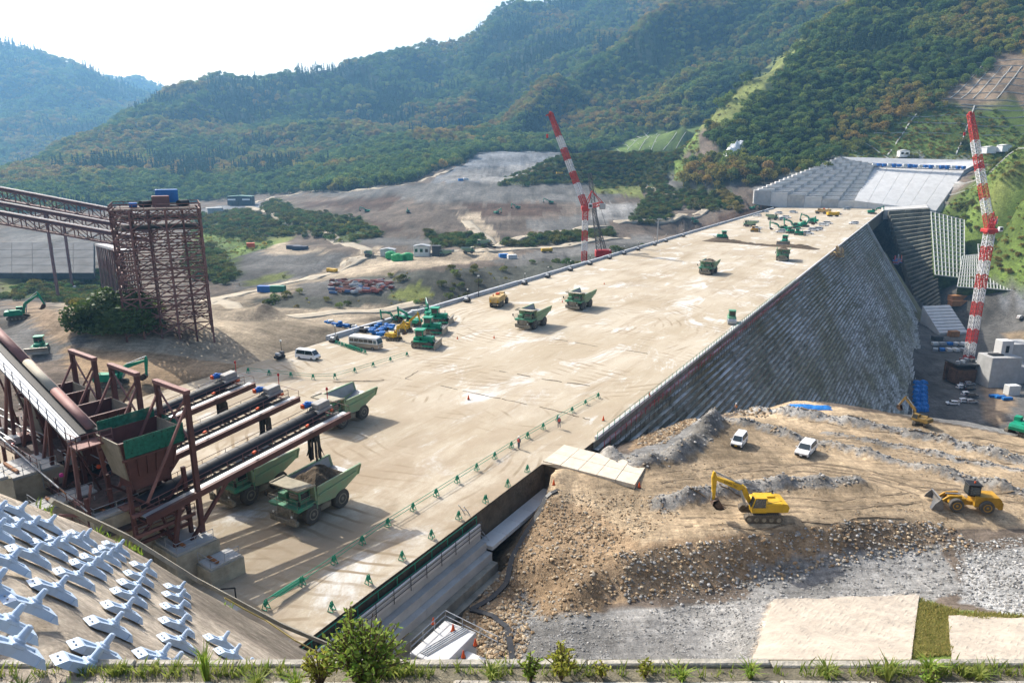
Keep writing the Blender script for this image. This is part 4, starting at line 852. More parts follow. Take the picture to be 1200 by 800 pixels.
    out = [rot(*q) for q in ((-.1, .1), (.35, .35), (.95, .15), (1.25, -.35), (1.3, -.75), (1.15, -.72), (1.05, -.35), (.8, -.02), (.35, .15), (.0, -.55), (-.12, -.5))]
    m.prism(out, -.55*k, .55*k, 'Y')
    for y in (-.55, .5):
        m.prism([rot(*q) for q in ((-.1, .1), (.35, .33), (.95, .13), (1.25, -.35), (1.3, -.75), (.0, -.55))], y*k, (y+.05)*k, 'Y')
    for y in (-.45, -.15, .15, .45):
        p = rot(1.22, -.75); q = rot(1.22, -1.0); m.tube((p[0], y*k, p[1]), (q[0], y*k, q[1]), .06*k, .03*k, n=5)
    m.build('bucket', bm, h)
    return t
def bulldozer(paint, sc=1.0, dirt=dusty):
    t = thing('bulldozer', 'x', 'bulldozer'); k = sc; tracks(t, 3.5*k, 2.1*k, .6*k, 1.05*k)
    m = MB(); m.box((.75*k, 0, 1.4*k), (2.0*k, 1.15*k, 1.05*k), ch=.1*k); m.box((-1.05*k, 0, 1.3*k), (1.1*k, 1.4*k, .9*k), ch=.08*k); m.box((-.2*k, .98*k, 1.2*k), (2.4*k, .6*k, .16*k)); m.box((-.2*k, -.98*k, 1.2*k), (2.4*k, .6*k, .16*k)); m.build('hood', paint, t)
    m = MB(); m.box((-.55*k, 0, 2.3*k), (1.35*k, 1.5*k, 1.2*k), ch=.1*k); m.box((-.6*k, 0, 2.97*k), (1.7*k, 1.75*k, .14*k), ch=.03*k); cab = m.build('cab', paint, t)
    MB().box((.14*k, 0, 2.4*k), (.03, 1.25*k, .75*k)).build('windscreen', glass_m, cab); MB().box((-1.24*k, 0, 2.4*k), (.03, 1.25*k, .75*k)).build('rear_window', glass_m, cab)
    for s in (1, -1): MB().box((-.55*k, .765*k*s, 2.4*k), (1.05*k, .03, .75*k)).build('side_window', glass_m, cab)
    m = MB(); prof = [(2.25, .05), (2.55, .1), (2.42, .55), (2.45, 1.0), (2.65, 1.35), (2.5, 1.38), (2.3, 1.0), (2.28, .5)]
    m.prism([(x*k, z*k) for x, z in prof], -1.95*k, 1.95*k, 'Y'); m.build('blade', M('blade_steel', (.33, .31, .27), .5, .4, var=.2), t)
    for s in (1, -1):
        MB().beam((.2*k, 1.45*k*s, .6*k), (2.3*k, 1.45*k*s, .5*k), .2*k).build('push_arm', paint, t)
        MB().tube((1.2*k, .4*k*s, 1.9*k), (2.3*k, .5*k*s, .9*k), .07*k, n=6).build('lift_cylinder', galv, t)
    m = MB(); m.box((-1.75*k, 0, 1.0*k), (.3*k, 1.8*k, .35*k)); m.box((-1.95*k, 0, .6*k), (.16*k, .14*k, 1.0*k)); m.tube((1.2*k, .3*k, 1.9*k), (1.2*k, .3*k, 2.5*k), .06*k, n=6); m.build('ripper', dirt, t)
    return t
def car(paint, kind='wagon'):
    if kind == 'van': L, W, H, pr, cb = 4.75, 1.75, 1.98, [(2.38, .45), (2.4, .85), (2.05, 1.08), (-2.33, 1.08), (-2.38, .35), (2.3, .35)], [(2.05, 1.06), (1.45, 1.93), (1.2, 1.98), (-2.2, 1.98), (-2.36, 1.06)]
    elif kind == 'kei': L, W, H, pr, cb = 3.5, 1.5, 1.7, [(1.72, .4), (1.75, .75), (1.3, .98), (-1.72, .98), (-1.75, .32), (1.65, .32)], [(1.3, .96), (.75, 1.62), (.55, 1.68), (-1.55, 1.68), (-1.74, .96)]
    else: L, W, H, pr, cb = 4.5, 1.78, 1.68, [(2.22, .45), (2.24, .78), (1.9, .92), (1.15, 1.0), (-2.2, 1.02), (-2.25, .35), (2.15, .35)], [(1.2, .98), (.45, 1.58), (.2, 1.66), (-1.7, 1.64), (-2.18, 1.0)]
    t = thing('parked_car', 'x', 'car')
    def body(poly, y, inset, name, mat):
        m = MB(); n = len(poly); top = max(z for _, z in poly); base = min(z for _, z in poly); vs = []
        for s in (-1, 1):
            for x, z in poly: vs.append((x, s*(y - inset*(z-base)/(top-base)), z))
        m.add(vs, [tuple(range(n)), tuple(range(2*n-1, n-1, -1))] + [(i, n+i, n+(i+1) % n, (i+1) % n) for i in range(n)]); return m.build(name, mat, t)
    body(pr, W/2, .05, 'body', paint); cbo = body(cb, W/2-.03, .17, 'cabin', paint)
    (x0, z0), (x1, z1) = cb[0], cb[1]; w = W/2 - .16
    MB().hexa([(x0+.0, -w, z0+.08), (x0+.04, -w, z0+.08), (x0+.04, w, z0+.08), (x0+.0, w, z0+.08), (x1+.06, -w+.08, z1-.03), (x1+.10, -w+.08, z1-.03), (x1+.10, w-.08, z1-.03), (x1+.06, w-.08, z1-.03)]).build('windscreen', glass_m, cbo)
    for s in (1, -1):
        yb, yt = W/2-.02, W/2-.155; zb, zt = z0+.1, max(z for _, z in cb)-.12; xr = cb[-1][0]+.25; xm = (x0+xr)/2
        for xa, xb_, xc, xd in ((x0-.18, xm+.04, xm+.04, x1-.02), (xm-.04, xr, xr+.22, xm-.04)):
            MB().hexa([(xb_, s*yb, zb), (xa, s*yb, zb), (xa, s*(yb+.012), zb), (xb_, s*(yb+.012), zb), (xc if xb_ == xr else xm+.04, s*yt, zt), (xd, s*yt, zt), (xd, s*(yt+.012), zt), (xc if xb_ == xr else xm+.04, s*(yt+.012), zt)]).build('side_window', glass_m, cbo)
    MB().box((pr[-2][0]-.005 if False else -L/2-.0, 0, z0+.28), (.05, W-.5, .4)).build('rear_window', glass_m, cbo)
    for s in (1, -1):
        MB().box((L/2-.06, s*(W/2-.28), .72), (.1, .35, .16)).build('headlight', lamp_w, t); MB().box((-L/2+.02, s*(W/2-.2), .85), (.08, .2, .3)).build('tail_light', red_p, t)
        MB().box((x0-.15, s*(W/2+.09), z0+.12), (.12, .16, .14)).build('mirror', paint, t)
    MB().box((L/2-.03, 0, .48), (.12, W-.25, .22)).build('bumper', black, t); MB().box((L/2+.04, 0, .5), (.02, .33, .16)).build('number_plate', yellow if kind == 'kei' else white, t)
    for x in (L*.3, -L*.3):
        for s in (1, -1): wheel(t, x, s*(W/2-.1), .33, .2, s, tm=black, rm=silver, rr=.62)
    return t
def set_on(o, p, rz, label, group=None, name=None, cat=None):
    o.location = p; o.rotation_euler = (0, 0, rz); o['label'] = label
    if group: o['group'] = group
    if cat: o['category'] = cat
    return o
BACK = DAM_RZ + math.pi                                  # heading of the trucks, towards the loading end
def truck_at(o, fx, fy, rx, ry, rz=BACK):
    f, r = at(fx, fy), at(rx, ry); c = (f + r)/2; left = Vector((-math.sin(rz), math.cos(rz), 0))
    return c - left*2.05 + Vector((math.cos(rz), math.sin(rz), 0))*.1 + Vector((0, 0, .08))
TG = 'green rigid dump trucks'
tl = dump_truck('soil'); te = dump_truck(); tg = dump_truck('grey')
set_on(tl, truck_at(tl, 367, 615, 402, 594), BACK, 'green dump truck heaped with dark soil below the nearest black chute', TG)
set_on(te, truck_at(te, 401, 502, 428, 491), BACK, 'empty green dump truck waiting behind the conveyor heads, pale steel bed showing', TG)
p = truck_at(te, 294, 593, 330, 572); dup(te, p, BACK, 'green dump truck half hidden under the nearest sloping conveyor', TG)
set_on(tg, truck_at(tg, 627, 386.5, 638, 382), BACK, 'green dump truck with grey bed in mid deck, nearer of the pair', TG)
dup(tg, truck_at(tg, 683, 364, 692, 360), BACK, 'green dump truck with grey bed in mid deck, farther of the pair', TG)
dup(tl, truck_at(tl, 834, 322.5, 840, 320), BACK, 'distant green dump truck carrying dark soil alone on the pale deck', TG)
dup(tl, truck_at(tl, 921, 306.5, 926, 304.5), BACK + .15, 'distant loaded dump truck just in front of the soil windrow', TG)

# ---- articulated water truck, roller, van, minibus
def water_truck():
    t = thing('water_truck', 'dusty tan articulated tank truck driving along the low wall', 'truck')
    for x in (2.9, -1.2, -2.9):
        for s in (1, -1): wheel(t, x, 1.15*s, .85, .62, s)
    m = MB(); m.box((2.9, 0, 1.55), (2.9, 1.9, .9), ch=.1); m.box((4.1, 0, 1.6), (.6, 1.6, .9), ch=.1); m.build('hood', tan, t)
    m = MB(); m.box((2.2, 0, 2.6), (1.4, 1.5, 1.3), ch=.1); cab = m.build('cab', tan, t)
    MB().box((2.92, 0, 2.75), (.03, 1.2, .75)).build('windscreen', glass_m, cab)
    for s in (1, -1): MB().box((2.25, .765*s, 2.75), (.95, .03, .75)).build('side_window', glass_m, cab)
    m = MB(); m.prism([(1.2, 1.5), (1.25, 3.0), (-4.0, 3.0), (-4.35, 2.6), (-4.2, 1.45), (-.2, 1.25)], -1.35, 1.35, 'Y'); m.build('tank', tan, t)
    m = MB(); m.box((-1.0, 0, 1.0), (6.5, .9, .45)); m.build('chassis', dusty, t)
    m = MB(); m.box((-.6, .2, 3.25), (1.1, .9, .5), ch=.08); m.build('pump', orange, t)
    for s in (1, -1): MB().box((-4.3, 1.0*s, 1.9), (.1, .35, .6)).build('tail_panel', yellow, t)
    MB().tube((-3.2, .6, 3.0), (-3.2, .6, 3.6), .12, n=8).build('spray_pipe', red_p, t)
    return t
wt = water_truck(); wt.location = at(585, 358) + Vector((0, 0, .05)); wt.rotation_euler = (0, 0, DAM_RZ + .25)
def roller():
    t = thing('soil_roller', 'small green twin-drum roller beside the right deck edge', 'roller')
    for x in (1.6, -1.6): MB().lathe((0, 0, 0), [(.75, -.95), (.78, -.9), (.78, .9), (.75, .95)], 20, 'Y').build('drum', galv, t, loc=(x, 0, .8))
    m = MB(); m.box((0, 0, 1.35), (3.9, 1.9, .9), ch=.12); m.box((-1.5, 0, 1.8), (1.3, 1.5, .6), ch=.1); m.build('body', tgreen, t)
    m = MB(); m.box((.4, 0, 2.45), (1.4, 1.5, 1.4), ch=.08); cab = m.build('cab', tgreen, t); MB().box((1.12, 0, 2.55), (.03, 1.2, .9)).build('windscreen', glass_m, cab)
    for s in (1, -1): MB().box((.4, .765*s, 2.55), (1.1, .03, .9)).build('side_window', glass_m, cab)
    MB().box((.4, 0, 3.2), (1.7, 1.7, .12), ch=.03).build('roof', tgreen, t); return t
w = roller(); w.location = at(857, 379) + Vector((0, 0, .05)); w.rotation_euler = (0, 0, BACK + .3)
def minibus():
    t = thing('minibus', 'beige and white minibus parked beside the barrier racks', 'bus'); bei = M('bus_beige', (.42, .32, .23), .4, var=.06)
    MB().box((0, 0, .85), (6.9, 2.05, 1.0), ch=.12).build('lower_body', bei, t); MB().prism([(3.42, 1.3), (3.1, 2.45), (2.9, 2.6), (-3.3, 2.6), (-3.42, 2.4), (-3.44, 1.3)], -1.0, 1.0, 'Y').build('upper_body', white, t)
    for s in (1, -1):
        for k in range(5): MB().box((1.75-k*1.12, 1.006*s, 1.85), (1.04, .02, .72)).build('side_window', glass_m, t)
        MB().box((2.75, 1.006*s, 1.8), (.7, .02, .7)).build('side_window', sky_glass, t)
        MB().box((3.45, .75*s, .8), (.06, .3, .2)).build('headlight', lamp_w, t)
    MB().hexa([(3.42, -.9, 1.42), (3.46, -.9, 1.42), (3.46, .9, 1.42), (3.42, .9, 1.42), (3.14, -.85, 2.4), (3.18, -.85, 2.4), (3.18, .85, 2.4), (3.14, .85, 2.4)]).build('windscreen', sky_glass, t)
    MB().box((3.42, 0, .5), (.2, 2.0, .3), ch=.05).build('bumper', bei, t)
    for x in (2.2, -1.9):
        for s in (1, -1): wheel(t, x, .92*s, .4, .24, s, tm=black, rm=silver)
    return t
w = minibus(); w.location = at(429, 408.5) + Vector((0, 0, .05)); w.rotation_euler = (0, 0, R(-22))
cw = car(white); cs = car(silver); cv = car(white, 'van'); ck = car(white, 'kei'); cdk = car(dark_car)
set_on(cv, at(361, 421) + Vector((0, 0, .05)), R(-22), 'white van parked near the left edge of the deck', None, cat='van'); cv.name = 'parked_van'
# ================================================================== LOADING PLANT (x along the conveyors to their heads, y across to the left)
PE = Vector((.6, .8, 0)); PL = Vector((-.8, .6, 0)); PO = Vector((-20.5, 76.6, 0)); P_RZ = math.atan2(.8, .6)
def plant(x, y, z=0.0): return PO + PE*x + PL*y + Vector((0, 0, z))
def zc_(x): return 10.2 + x*(2.9/21.5)                  # height of the conveyor line
def rail_posts(m, pts, h=1.0, step=1.6, r=.03, bars=2):
    for p, q in zip(pts, pts[1:]):
        p, q = Vector(p), Vector(q); n = max(1, int((q-p).length/step))
        for i in range(n+1): a = p.lerp(q, i/n); m.tube(a, a + Vector((0, 0, h)), r, n=4)
        for k in range(bars): z = Vector((0, 0, h*(k+1)/bars)); m.tube(p+z, q+z, r, n=4)
    return m
CLAB = ['nearest black-covered loading conveyor, its chute over the soil-filled truck', 'middle black-covered loading conveyor of the three', 'farthest black-covered loading conveyor, beside the rubble field']
for i in range(3):
    c = thing('loading_conveyor', CLAB[i], 'conveyor', plant(0, 9.0*i), P_RZ, 'loading conveyors')
    A, B = Vector((-22.5, 0, zc_(-22.5))), Vector((0, 0, zc_(0))); d = (B-A).normalized()
    for y in (1.55, -2.3):
        m = MB(); m.beam(A + Vector((0, y, -.35)), B + Vector((.8, y, -.35)), .25, .55); m.beam(A + Vector((0, y, .0)), B + Vector((.8, y, 0)), .4, .06); m.build('girder', steel, c)
    m = MB()
    for k in range(15):
        p = A.lerp(B, k/14); m.beam(p + Vector((0, 1.5, -.5)), p + Vector((0, -2.25, -.5)), .16)
        if k < 14: q = A.lerp(B, (k+1)/14); m.beam(p + Vector((0, 1.5, -.5)), q + Vector((0, -2.25, -.5)), .08)
    m.build('cross_beams', steel, c)
    m = MB(); n = 13; K = 12; vs = []                     # half-round cover over the belt
    for k in range(K+1):
        p = A.lerp(B, .02 + .93*k/K)
        for j in range(n): t = math.pi*j/(n-1); vs.append(p + Vector((0, .35 + math.cos(t)*.88, .05 + math.sin(t)*.82)))
    m.add(vs, [(k*n+j, k*n+j+1, (k+1)*n+j+1, (k+1)*n+j) for k in range(K) for j in range(n-1)])
    m.build('belt_cover', rubber, c, smooth=True)
    m = MB()
    for k in range(19): p = A.lerp(B, .02 + .93*k/18.0); m.path([p + Vector((0, .35 + math.cos(q)*.9, .05 + math.sin(q)*.84)) for q in np.linspace(0, math.pi, 8)], .022, 4)
    m.build('cover_hoop', black, c)
    m = MB(); m.hexa([A + Vector((0, -1.15, -.2)), B + Vector((.3, -1.15, -.2)), B + Vector((.3, -.65, -.2)), A + Vector((0, -.65, -.2)), A + Vector((0, -1.15, -.1)), B + Vector((.3, -1.15, -.1)), B + Vector((.3, -.65, -.1)), A + Vector((0, -.65, -.1))]); m.build('return_belt', black, c)
    m = MB(); m.hexa([A + Vector((0, -2.2, -.12)), B + Vector((.6, -2.2, -.12)), B + Vector((.6, -1.35, -.12)), A + Vector((0, -1.35, -.12)), A + Vector((0, -2.2, -.06)), B + Vector((.6, -2.2, -.06)), B + Vector((.6, -1.35, -.06)), A + Vector((0, -1.35, -.06))]); m.build('walkway', galv, c)
    m = MB(); rail_posts(m, [A + Vector((0, -1.25, -.05)), B + Vector((0, -1.25, -.05))], .9, 1.7, .035); m.build('handrail', steel_l, c)
    m = MB(); rail_posts(m, [A + Vector((0, 1.62, 0)), B + Vector((.6, 1.62, 0)), B + Vector((.7, -2.3, 0))], .75, 2.4, .03, 1); m.build('handrail', steel, c)
    m = MB(); m.box(B + Vector((-1.2, .2, 1.0)), (1.7, 1.2, .7), ch=.08, ry=-.13); m.box(B + Vector((-1.2, .2, .5)), (2.0, 1.6, .3), ry=-.13); m.build('drive_housing', M('dusty_grey_housing', (.42, .40, .37), .7, var=.2), c)
    m = MB(); p = B + Vector((-2.2, 1.2, .95)); m.tube(p + Vector((-.6, 0, 0)), p + Vector((.4, 0, 0)), .32, n=12); m.tube(p + Vector((.4, 0, 0)), p + Vector((.75, 0, 0)), .2, n=10); m.box(p + Vector((-.1, 0, .32)), (.35, .3, .2)); m.build('drive_motor', blue_p, c)
    MB().box(B + Vector((-2.9, 1.2, .95)), (.25, .5, .5), ch=.05).build('motor_fan_cover', orange, c)
    for k, (xx, yy) in enumerate(((-.6, -.9), (-4.5, -1.6), (-8, .9), (-11, -1.5))): MB().box(B + Vector((xx, yy, xx*.13+.45)), (.5, .22, .2), rz=.5).build('warning_lamp', orange, c)
    m = MB(); p = B + Vector((.1, .6, .3)); m.tube(p, p + Vector((0, 0, 1.9)), .05, n=6); m.lathe(p + Vector((0, 0, 1.9)), [(.12, 0), (.15, .1), (.1, .3), (.02, .36)], 8); m.build('signal_lamp', red_p, c)
    m = MB(); p = B + Vector((-2.7, -.1, -.4)); m.tube(p, p + Vector((0, 0, -2.4)), .62, .55, n=12); m.build('chute_collar', black, c)
    m = MB()
    for k in range(10):
        t = 2*math.pi*k/10; a = p + Vector((math.cos(t)*.55, math.sin(t)*.55, -1.8)); b = p + Vector((math.cos(t)*(.55 + .1*(k % 3 == 0)), math.sin(t)*.6, -4.4 - .25*(k % 2))); m.beam(a, b, .26, .05); 
        if k % 3 == 0: m.beam(b + Vector((0, 0, 1.5)), b + Vector((math.cos(t)*.4, math.sin(t)*.4, .3)), .2, .05)
    m.build('chute_skirt', rubber, c)
    m = MB()                                             # bent under the tail
    for y in (1.4, -2.2):
        m.beam((-19.5, y, zc_(-19.5)-.5), (-20.5, y*1.05, 2.5), .35); m.beam((-14.5, y, zc_(-14.5)-.5), (-19, y*1.05, 3.0), .3)
    m.beam((-20.3, 1.45, 4.2), (-20.3, -2.25, 4.2), .25); m.beam((-19.9, 1.45, 6.5), (-20.3, -2.25, 3.4), .18); m.build('tail_bent', steel, c)
# hoppers in portal frames over the conveyor tails
HL = ['rust-brown hopper wrapped in green netting over the nearest conveyor tail', 'bare rust-brown hopper over the middle conveyor tail', 'bare rust-brown hopper over the farthest conveyor tail']
net = M('green_netting', (.02, .20, .13), .7, var=.3, scale=3, alpha=.82)
hop_in = M('hopper_lining', (.30, .27, .21), .8, var=.2, scale=1)
for i in range(3):
    h = thing('hopper', HL[i], 'hopper', plant(-20.6, 1.2 + 9.0*i), P_RZ, 'feed hoppers')
    lx, ly, z0, z1 = 2.7, 2.0, 10.2, 14.0
    for s in (1, -1):
        MB().hexa([(-lx*.75, ly*s*.75, z0), (lx*.75, ly*s*.75, z0), (lx*.75, (ly+.1)*s*.75, z0), (-lx*.75, (ly+.1)*s*.75, z0), (-lx, ly*s, z1), (lx, ly*s, z1), (lx, (ly+.12)*s, z1), (-lx, (ly+.12)*s, z1)]).build('side_plate', steel, h)
        MB().hexa([(lx*s*.75, -ly*.75, z0), (lx*s*.75, ly*.75, z0), ((lx+.1)*s*.75, ly*.75, z0), ((lx+.1)*s*.75, -ly*.75, z0), (lx*s, -ly, z1), (lx*s, ly, z1), ((lx+.12)*s, ly, z1), ((lx+.12)*s, -ly, z1)]).build('end_plate', hop_in, h)
    m = MB()
    for s in (1, -1):
        for k in range(6): x = -lx*.9 + k*lx*.36; m.beam((x*.8, (ly*.78+.12)*s, z0+.2), (x, (ly+.18)*s, z1), .12, .16)
        m.beam((-lx, (ly+.2)*s, z1-1.6), (lx, (ly+.2)*s, z1-1.6), .14, .2); m.beam((-lx-.1, (ly+.15)*s, z1), (lx+.1, (ly+.15)*s, z1), .2, .14)
    m.build('stiffeners', steel, h)
    MB().box((0, 0, z0-.6), (3.4, 2.4, 1.2)).build('hopper_throat', steel, h)
    if i == 0:
        m = MB()
        for s in (-1,):
            m.box((.2, s*(ly+.34), z1-.55), (lx*2-.1, .04, 1.7)); m.box((lx+.3, .1, z1-.5), (.04, ly*2+.5, 1.6)); m.box((-lx*.0, ly+.1, z1+.5), (lx*1.9, .04, 1.2))
        m.build('safety_netting', net, h)
    m = MB()
    for s in (1, -1):
        for x in (-2.4, 2.6): m.beam((x, 2.0*s, z0-.2), (x, 2.15*s, 2.0), .34)
        m.beam((-2.4, 2.05*s, 9.0), (2.6, 2.05*s, 4.5), .2); m.beam((2.6, 2.05*s, 9.0), (-2.4, 2.05*s, 4.5), .2); m.beam((-2.4, 2.1*s, 4.3), (2.6, 2.1*s, 4.3), .3)
    m.build('support_legs', steel, h)
    m = MB()
    for zz in (5.2, 7.2):
        m.box((.2, 0, zz), (5.4, 1.6, .12)); m.beam((-2.6, -2.4, zz), (3.0, -2.4, zz), .3, .3)
    m.build('service_floor', steel_l, h)
    m = MB(); rail_posts(m, [(-2.6, -2.5, 5.3), (3.0, -2.5, 5.3)], 1.0, 1.3, .035); rail_posts(m, [(-2.6, 2.5, 7.3), (3.0, 2.5, 7.3)], 1.0, 1.3, .035); m.build('handrail', steel_l, h)
    g = thing('portal_frame', ['maroon portal frame standing at the green-netted hopper', 'maroon portal frame between the other two portal frames', 'maroon portal frame nearest the green loader, leftmost of three'][i], 'frame', plant(-17.6, 0.4 + 9.0*i), P_RZ, 'portal frames')
    for s in (1, -1): MB().beam((0, 2.6*s, 3.5), (0, 2.6*s, 17.4), .42).build('column', steel, g)
    MB().beam((0, -2.9, 17.5), (0, 2.9, 17.5), .5, .36).build('top_beam', steel_l, g)
    for s in (1, -1):
        MB().beam((.0, 2.6*s, 17.0), (0, -2.4*s, 12.6), .14).build('cross_brace', steel_l, g); MB().beam((0, 2.6*s, 16.4), (-4.6, 2.6*s, 8.5), .2).build('raking_brace', steel_l, g)
# incline that brings material down to the hoppers
t = thing('feed_conveyor', 'inclined feed conveyor with grey railings descending from the left edge', 'conveyor', plant(0, 0), P_RZ)
A, B = Vector((-23.6, 4.0, 14.0)), Vector((-23.0, 30.0, 21.2))
for x in (-.9, .9): MB().beam(A + Vector((x, 0, -.4)), B + Vector((x, 0, -.4)), .25, .7).build('girder', galv if x < 0 else steel, t)
m = MB(); m.hexa([A + Vector((-.85, 0, 0)), A + Vector((.85, 0, 0)), B + Vector((.85, 0, 0)), B + Vector((-.85, 0, 0)), A + Vector((-.85, 0, .08)), A + Vector((.85, 0, .08)), B + Vector((.85, 0, .08)), B + Vector((-.85, 0, .08))]); m.build('belt', black, t)
for a, b, mm, r in ((0, .28, steel_l, .45), (.29, .52, M('dusty_cover', (.42, .38, .30), .8, var=.15), .43), (.53, 1.0, steel_l, .45)):
    m = MB(); n = 9; vs = []
    for f in (a, b):
        for j in range(n): th = math.pi*j/(n-1); vs.append(A.lerp(B, f) + Vector((.25 + math.cos(th)*r, 0, .35 + math.sin(th)*r*.8)))
    m.add(vs, [(j, j+1, n+j+1, n+j) for j in range(n-1)] + [tuple(range(n)), tuple(range(2*n-1, n-1, -1))]); m.build('belt_cover', mm, t, smooth=True)
m = MB(); m.hexa([A + Vector((-1.9, 0, -.3)), A + Vector((-1.0, 0, -.3)), B + Vector((-1.0, 0, -.3)), B + Vector((-1.9, 0, -.3)), A + Vector((-1.9, 0, -.1)), A + Vector((-1.0, 0, -.1)), B + Vector((-1.0, 0, -.1)), B + Vector((-1.9, 0, -.1))]); m.build('walkway', galv, t)
m = MB(); rail_posts(m, [A + Vector((-1.9, 0, -.1)), B + Vector((-1.9, 0, -.1))], 1.15, 1.9, .05); m.build('railing', M('pale_railing', (.36, .38, .42), .5, .2, var=.1), t)
m = MB(); m.box(A + Vector((-.4, -.9, -.6)), (3.0, 2.0, .16)); rail_posts(m, [A + Vector((-1.9, .1, -.5)), A + Vector((-1.9, -1.9, -.5)), A + Vector((1.1, -1.9, -.5))], 1.1, .9, .05); m.build('head_platform', steel_l, t)
for k, f in enumerate((.06, .24, .42, .6, .8)):
    p = A.lerp(B, f)
    for x in (-1.0, 1.0): MB().beam(p + Vector((x, 0, -.7)), Vector((p.x + x*1.5, p.y + (.9 if k % 2 else -.9), 3.5)), .3).build('leg', steel if k % 2 else steel_l, t)
    MB().beam(p + Vector((-1.0, 0, -1.2)), Vector((p.x + 1.3, p.y, 6)), .16).build('brace', steel, t)
    MB().beam(p + Vector((-1.0, 0, -1.0)), A.lerp(B, min(1, f+.16)) + Vector((-1.2, 0, -9 - 4*f)), .26).build('brace', steel_l, t)
# steel floor, pipes and clutter below the hoppers
t = thing('service_platform', 'cluttered maroon steel platform with pipes below the hoppers', 'platform', plant(-22, 8), P_RZ)
for zz, y0, y1 in ((7.6, -6, 4), (9.4, 3, 22), (5.6, -8, 0)):
    MB().box((0, (y0+y1)/2, zz), (7.5, y1-y0, .14)).build('floor_plate', M('rusty_grating', (.11, .075, .065), .8, var=.3, scale=2), t)
    m = MB(); rail_posts(m, [(-3.8, y0, zz), (-3.8, y1, zz)], 1.0, 1.5, .04); m.build('handrail', steel_l, t)
for k in range(16):
    x, y = -3.4 + (k % 4)*2.1, -6 + (k//4)*7.0 + random.uniform(-.6, .6); MB().beam((x, y, 1.8), (x + random.uniform(-.2, .2), y, 9.0), .3).build('column', steel, t)
m = MB()
for k in range(26):
    x, y, z = random.uniform(-3.6, 3), random.uniform(-6, 20), random.uniform(4, 9); m.beam((x, y, z), (x + random.uniform(-2.5, 2.5), y + random.uniform(-3, 3), z + random.uniform(-2.5, 2.5)), .14)
m.build('bracing', steel, t)
for k in range(5): MB().tube((-3.9-.12*k, -7 + k, 8.2 + .3*k), (-3.7, 12 + k*2, 10.2 + .3*k), .07, n=6).build('pipe', [galv, steel_l, galv, M('rusty_pipe', (.30, .13, .05), .7), galv][k], t)
for k in range(7): MB().box((random.uniform(-3, 3), random.uniform(-4, 18), 9.9), (random.uniform(.5, 1.3), random.uniform(.5, 1.6), random.uniform(.4, 1.0)), ch=.04).build('equipment_box', [offw, galv, steel_l, dusty][k % 4], t)
m = MB()
for k in range(70):
    x, y, z = random.uniform(-4, 3.5), random.uniform(-7, 21), random.uniform(5, 11)
    if k % 3: m.tube((x, y, z), (x, y + random.uniform(2, 6), z + random.uniform(-.2, .2)), .05, n=5)
    else: m.tube((x, y, z-2.5), (x, y, z), .05, n=5)
m.build('scaffold_pipes', galv, t)
m = MB()
for k in range(30): x, y, z = random.uniform(-4, 3.5), random.uniform(-7, 21), random.uniform(3.5, 10); m.beam((x, y, z), (x + random.uniform(-3, 3), y + random.uniform(-3.5, 3.5), z + random.uniform(-3, 3)), .2)
m.build('raking_braces', steel_l, t)
for k in range(12): MB().box((random.uniform(-4, 3), random.uniform(-6, 20), random.uniform(6, 10.5)), (.3, .3, .35), ch=.05).build('marker', [red_p, M('pink_marker', (.75, .06, .35), .6), orange][k % 3], t)
MB().box((2.5, -4.8, 9.0), (.9, .6, 2.6), ch=.03).build('control_cabinet', M('cabinet_grey', (.55, .57, .58), .5, var=.05), t)
# concrete piers stepping down beside the slope
PIER = [((-40, 560, 10.5), 6.5, 5.0), ((28, 548, 9.3), 5.2, 5.0), ((75, 585, 7.6), 2.6, 5.5), ((125, 592, 6.9), 5.4, 4.6), ((176, 607, 4.9), 3.0, 4.4), ((218, 634, 3.1), 4.4, 4.2), ((258, 656, 1.7), 2.6, 3.4)]
PLAB = ['stained concrete pier at the left edge of the picture', 'tall water-stained concrete pier under the feed conveyor legs', 'narrow concrete pier between two broader stained piers', 'broad yellow-stained concrete pier below the green-netted hopper', 'small stained concrete pier right of the broad yellow-stained one', 'whitish concrete pier carrying the tail bent of the nearest conveyor', 'lowest concrete pier, standing on the deck with a pipe on top']
for (q, w, dp), lb in zip(PIER, PLAB):
    p = at(*q); o = thing('concrete_pier', lb, 'pier', (p.x, p.y, 0), P_RZ, 'plant foundation piers')
    m = MB(); m.hexa([(-dp*.55, -w/2, q[2]-11), (dp*.5, -w/2, q[2]-11), (dp*.5, w/2, q[2]-11), (-dp*.55, w/2, q[2]-11), (-dp*.5, -w/2+.1, q[2]), (dp*.5, -w/2+.1, q[2]), (dp*.5, w/2-.1, q[2]), (-dp*.5, w/2-.1, q[2])]); m.build('pier_body', M('pier_concrete', (.48, .435, .34), .88, var=.28, scale=.55, bump=.2), o)
    MB().box((0, 0, q[2]+.12), (dp*.9, w-.5, .22)).build('top_slab', conc, o)
    m = MB(); rail_posts(m, [(-dp*.45, w/2-.3, q[2]+.2), (-dp*.45, -w/2+.3, q[2]+.2), (dp*.4, -w/2+.3, q[2]+.2)], 1.0, 1.4, .03); m.build('handrail', galv, o)
    MB().tube((-dp*.2, -w*.3, q[2]+.4), (-dp*.2, w*.3, q[2]+.4), .16, n=8).build('pipe', M('rusty_pipe', (.30, .13, .05), .7), o)
p = at(258, 690, 1.5); m = MB(); m.path([p, p + Vector((1.2, .2, 0)), p + Vector((1.2, .2, -1.2))], .07); tag(m.build('drain_pipe', black), 'bent black drain pipe at the foot of the lowest pier', 'pipe')

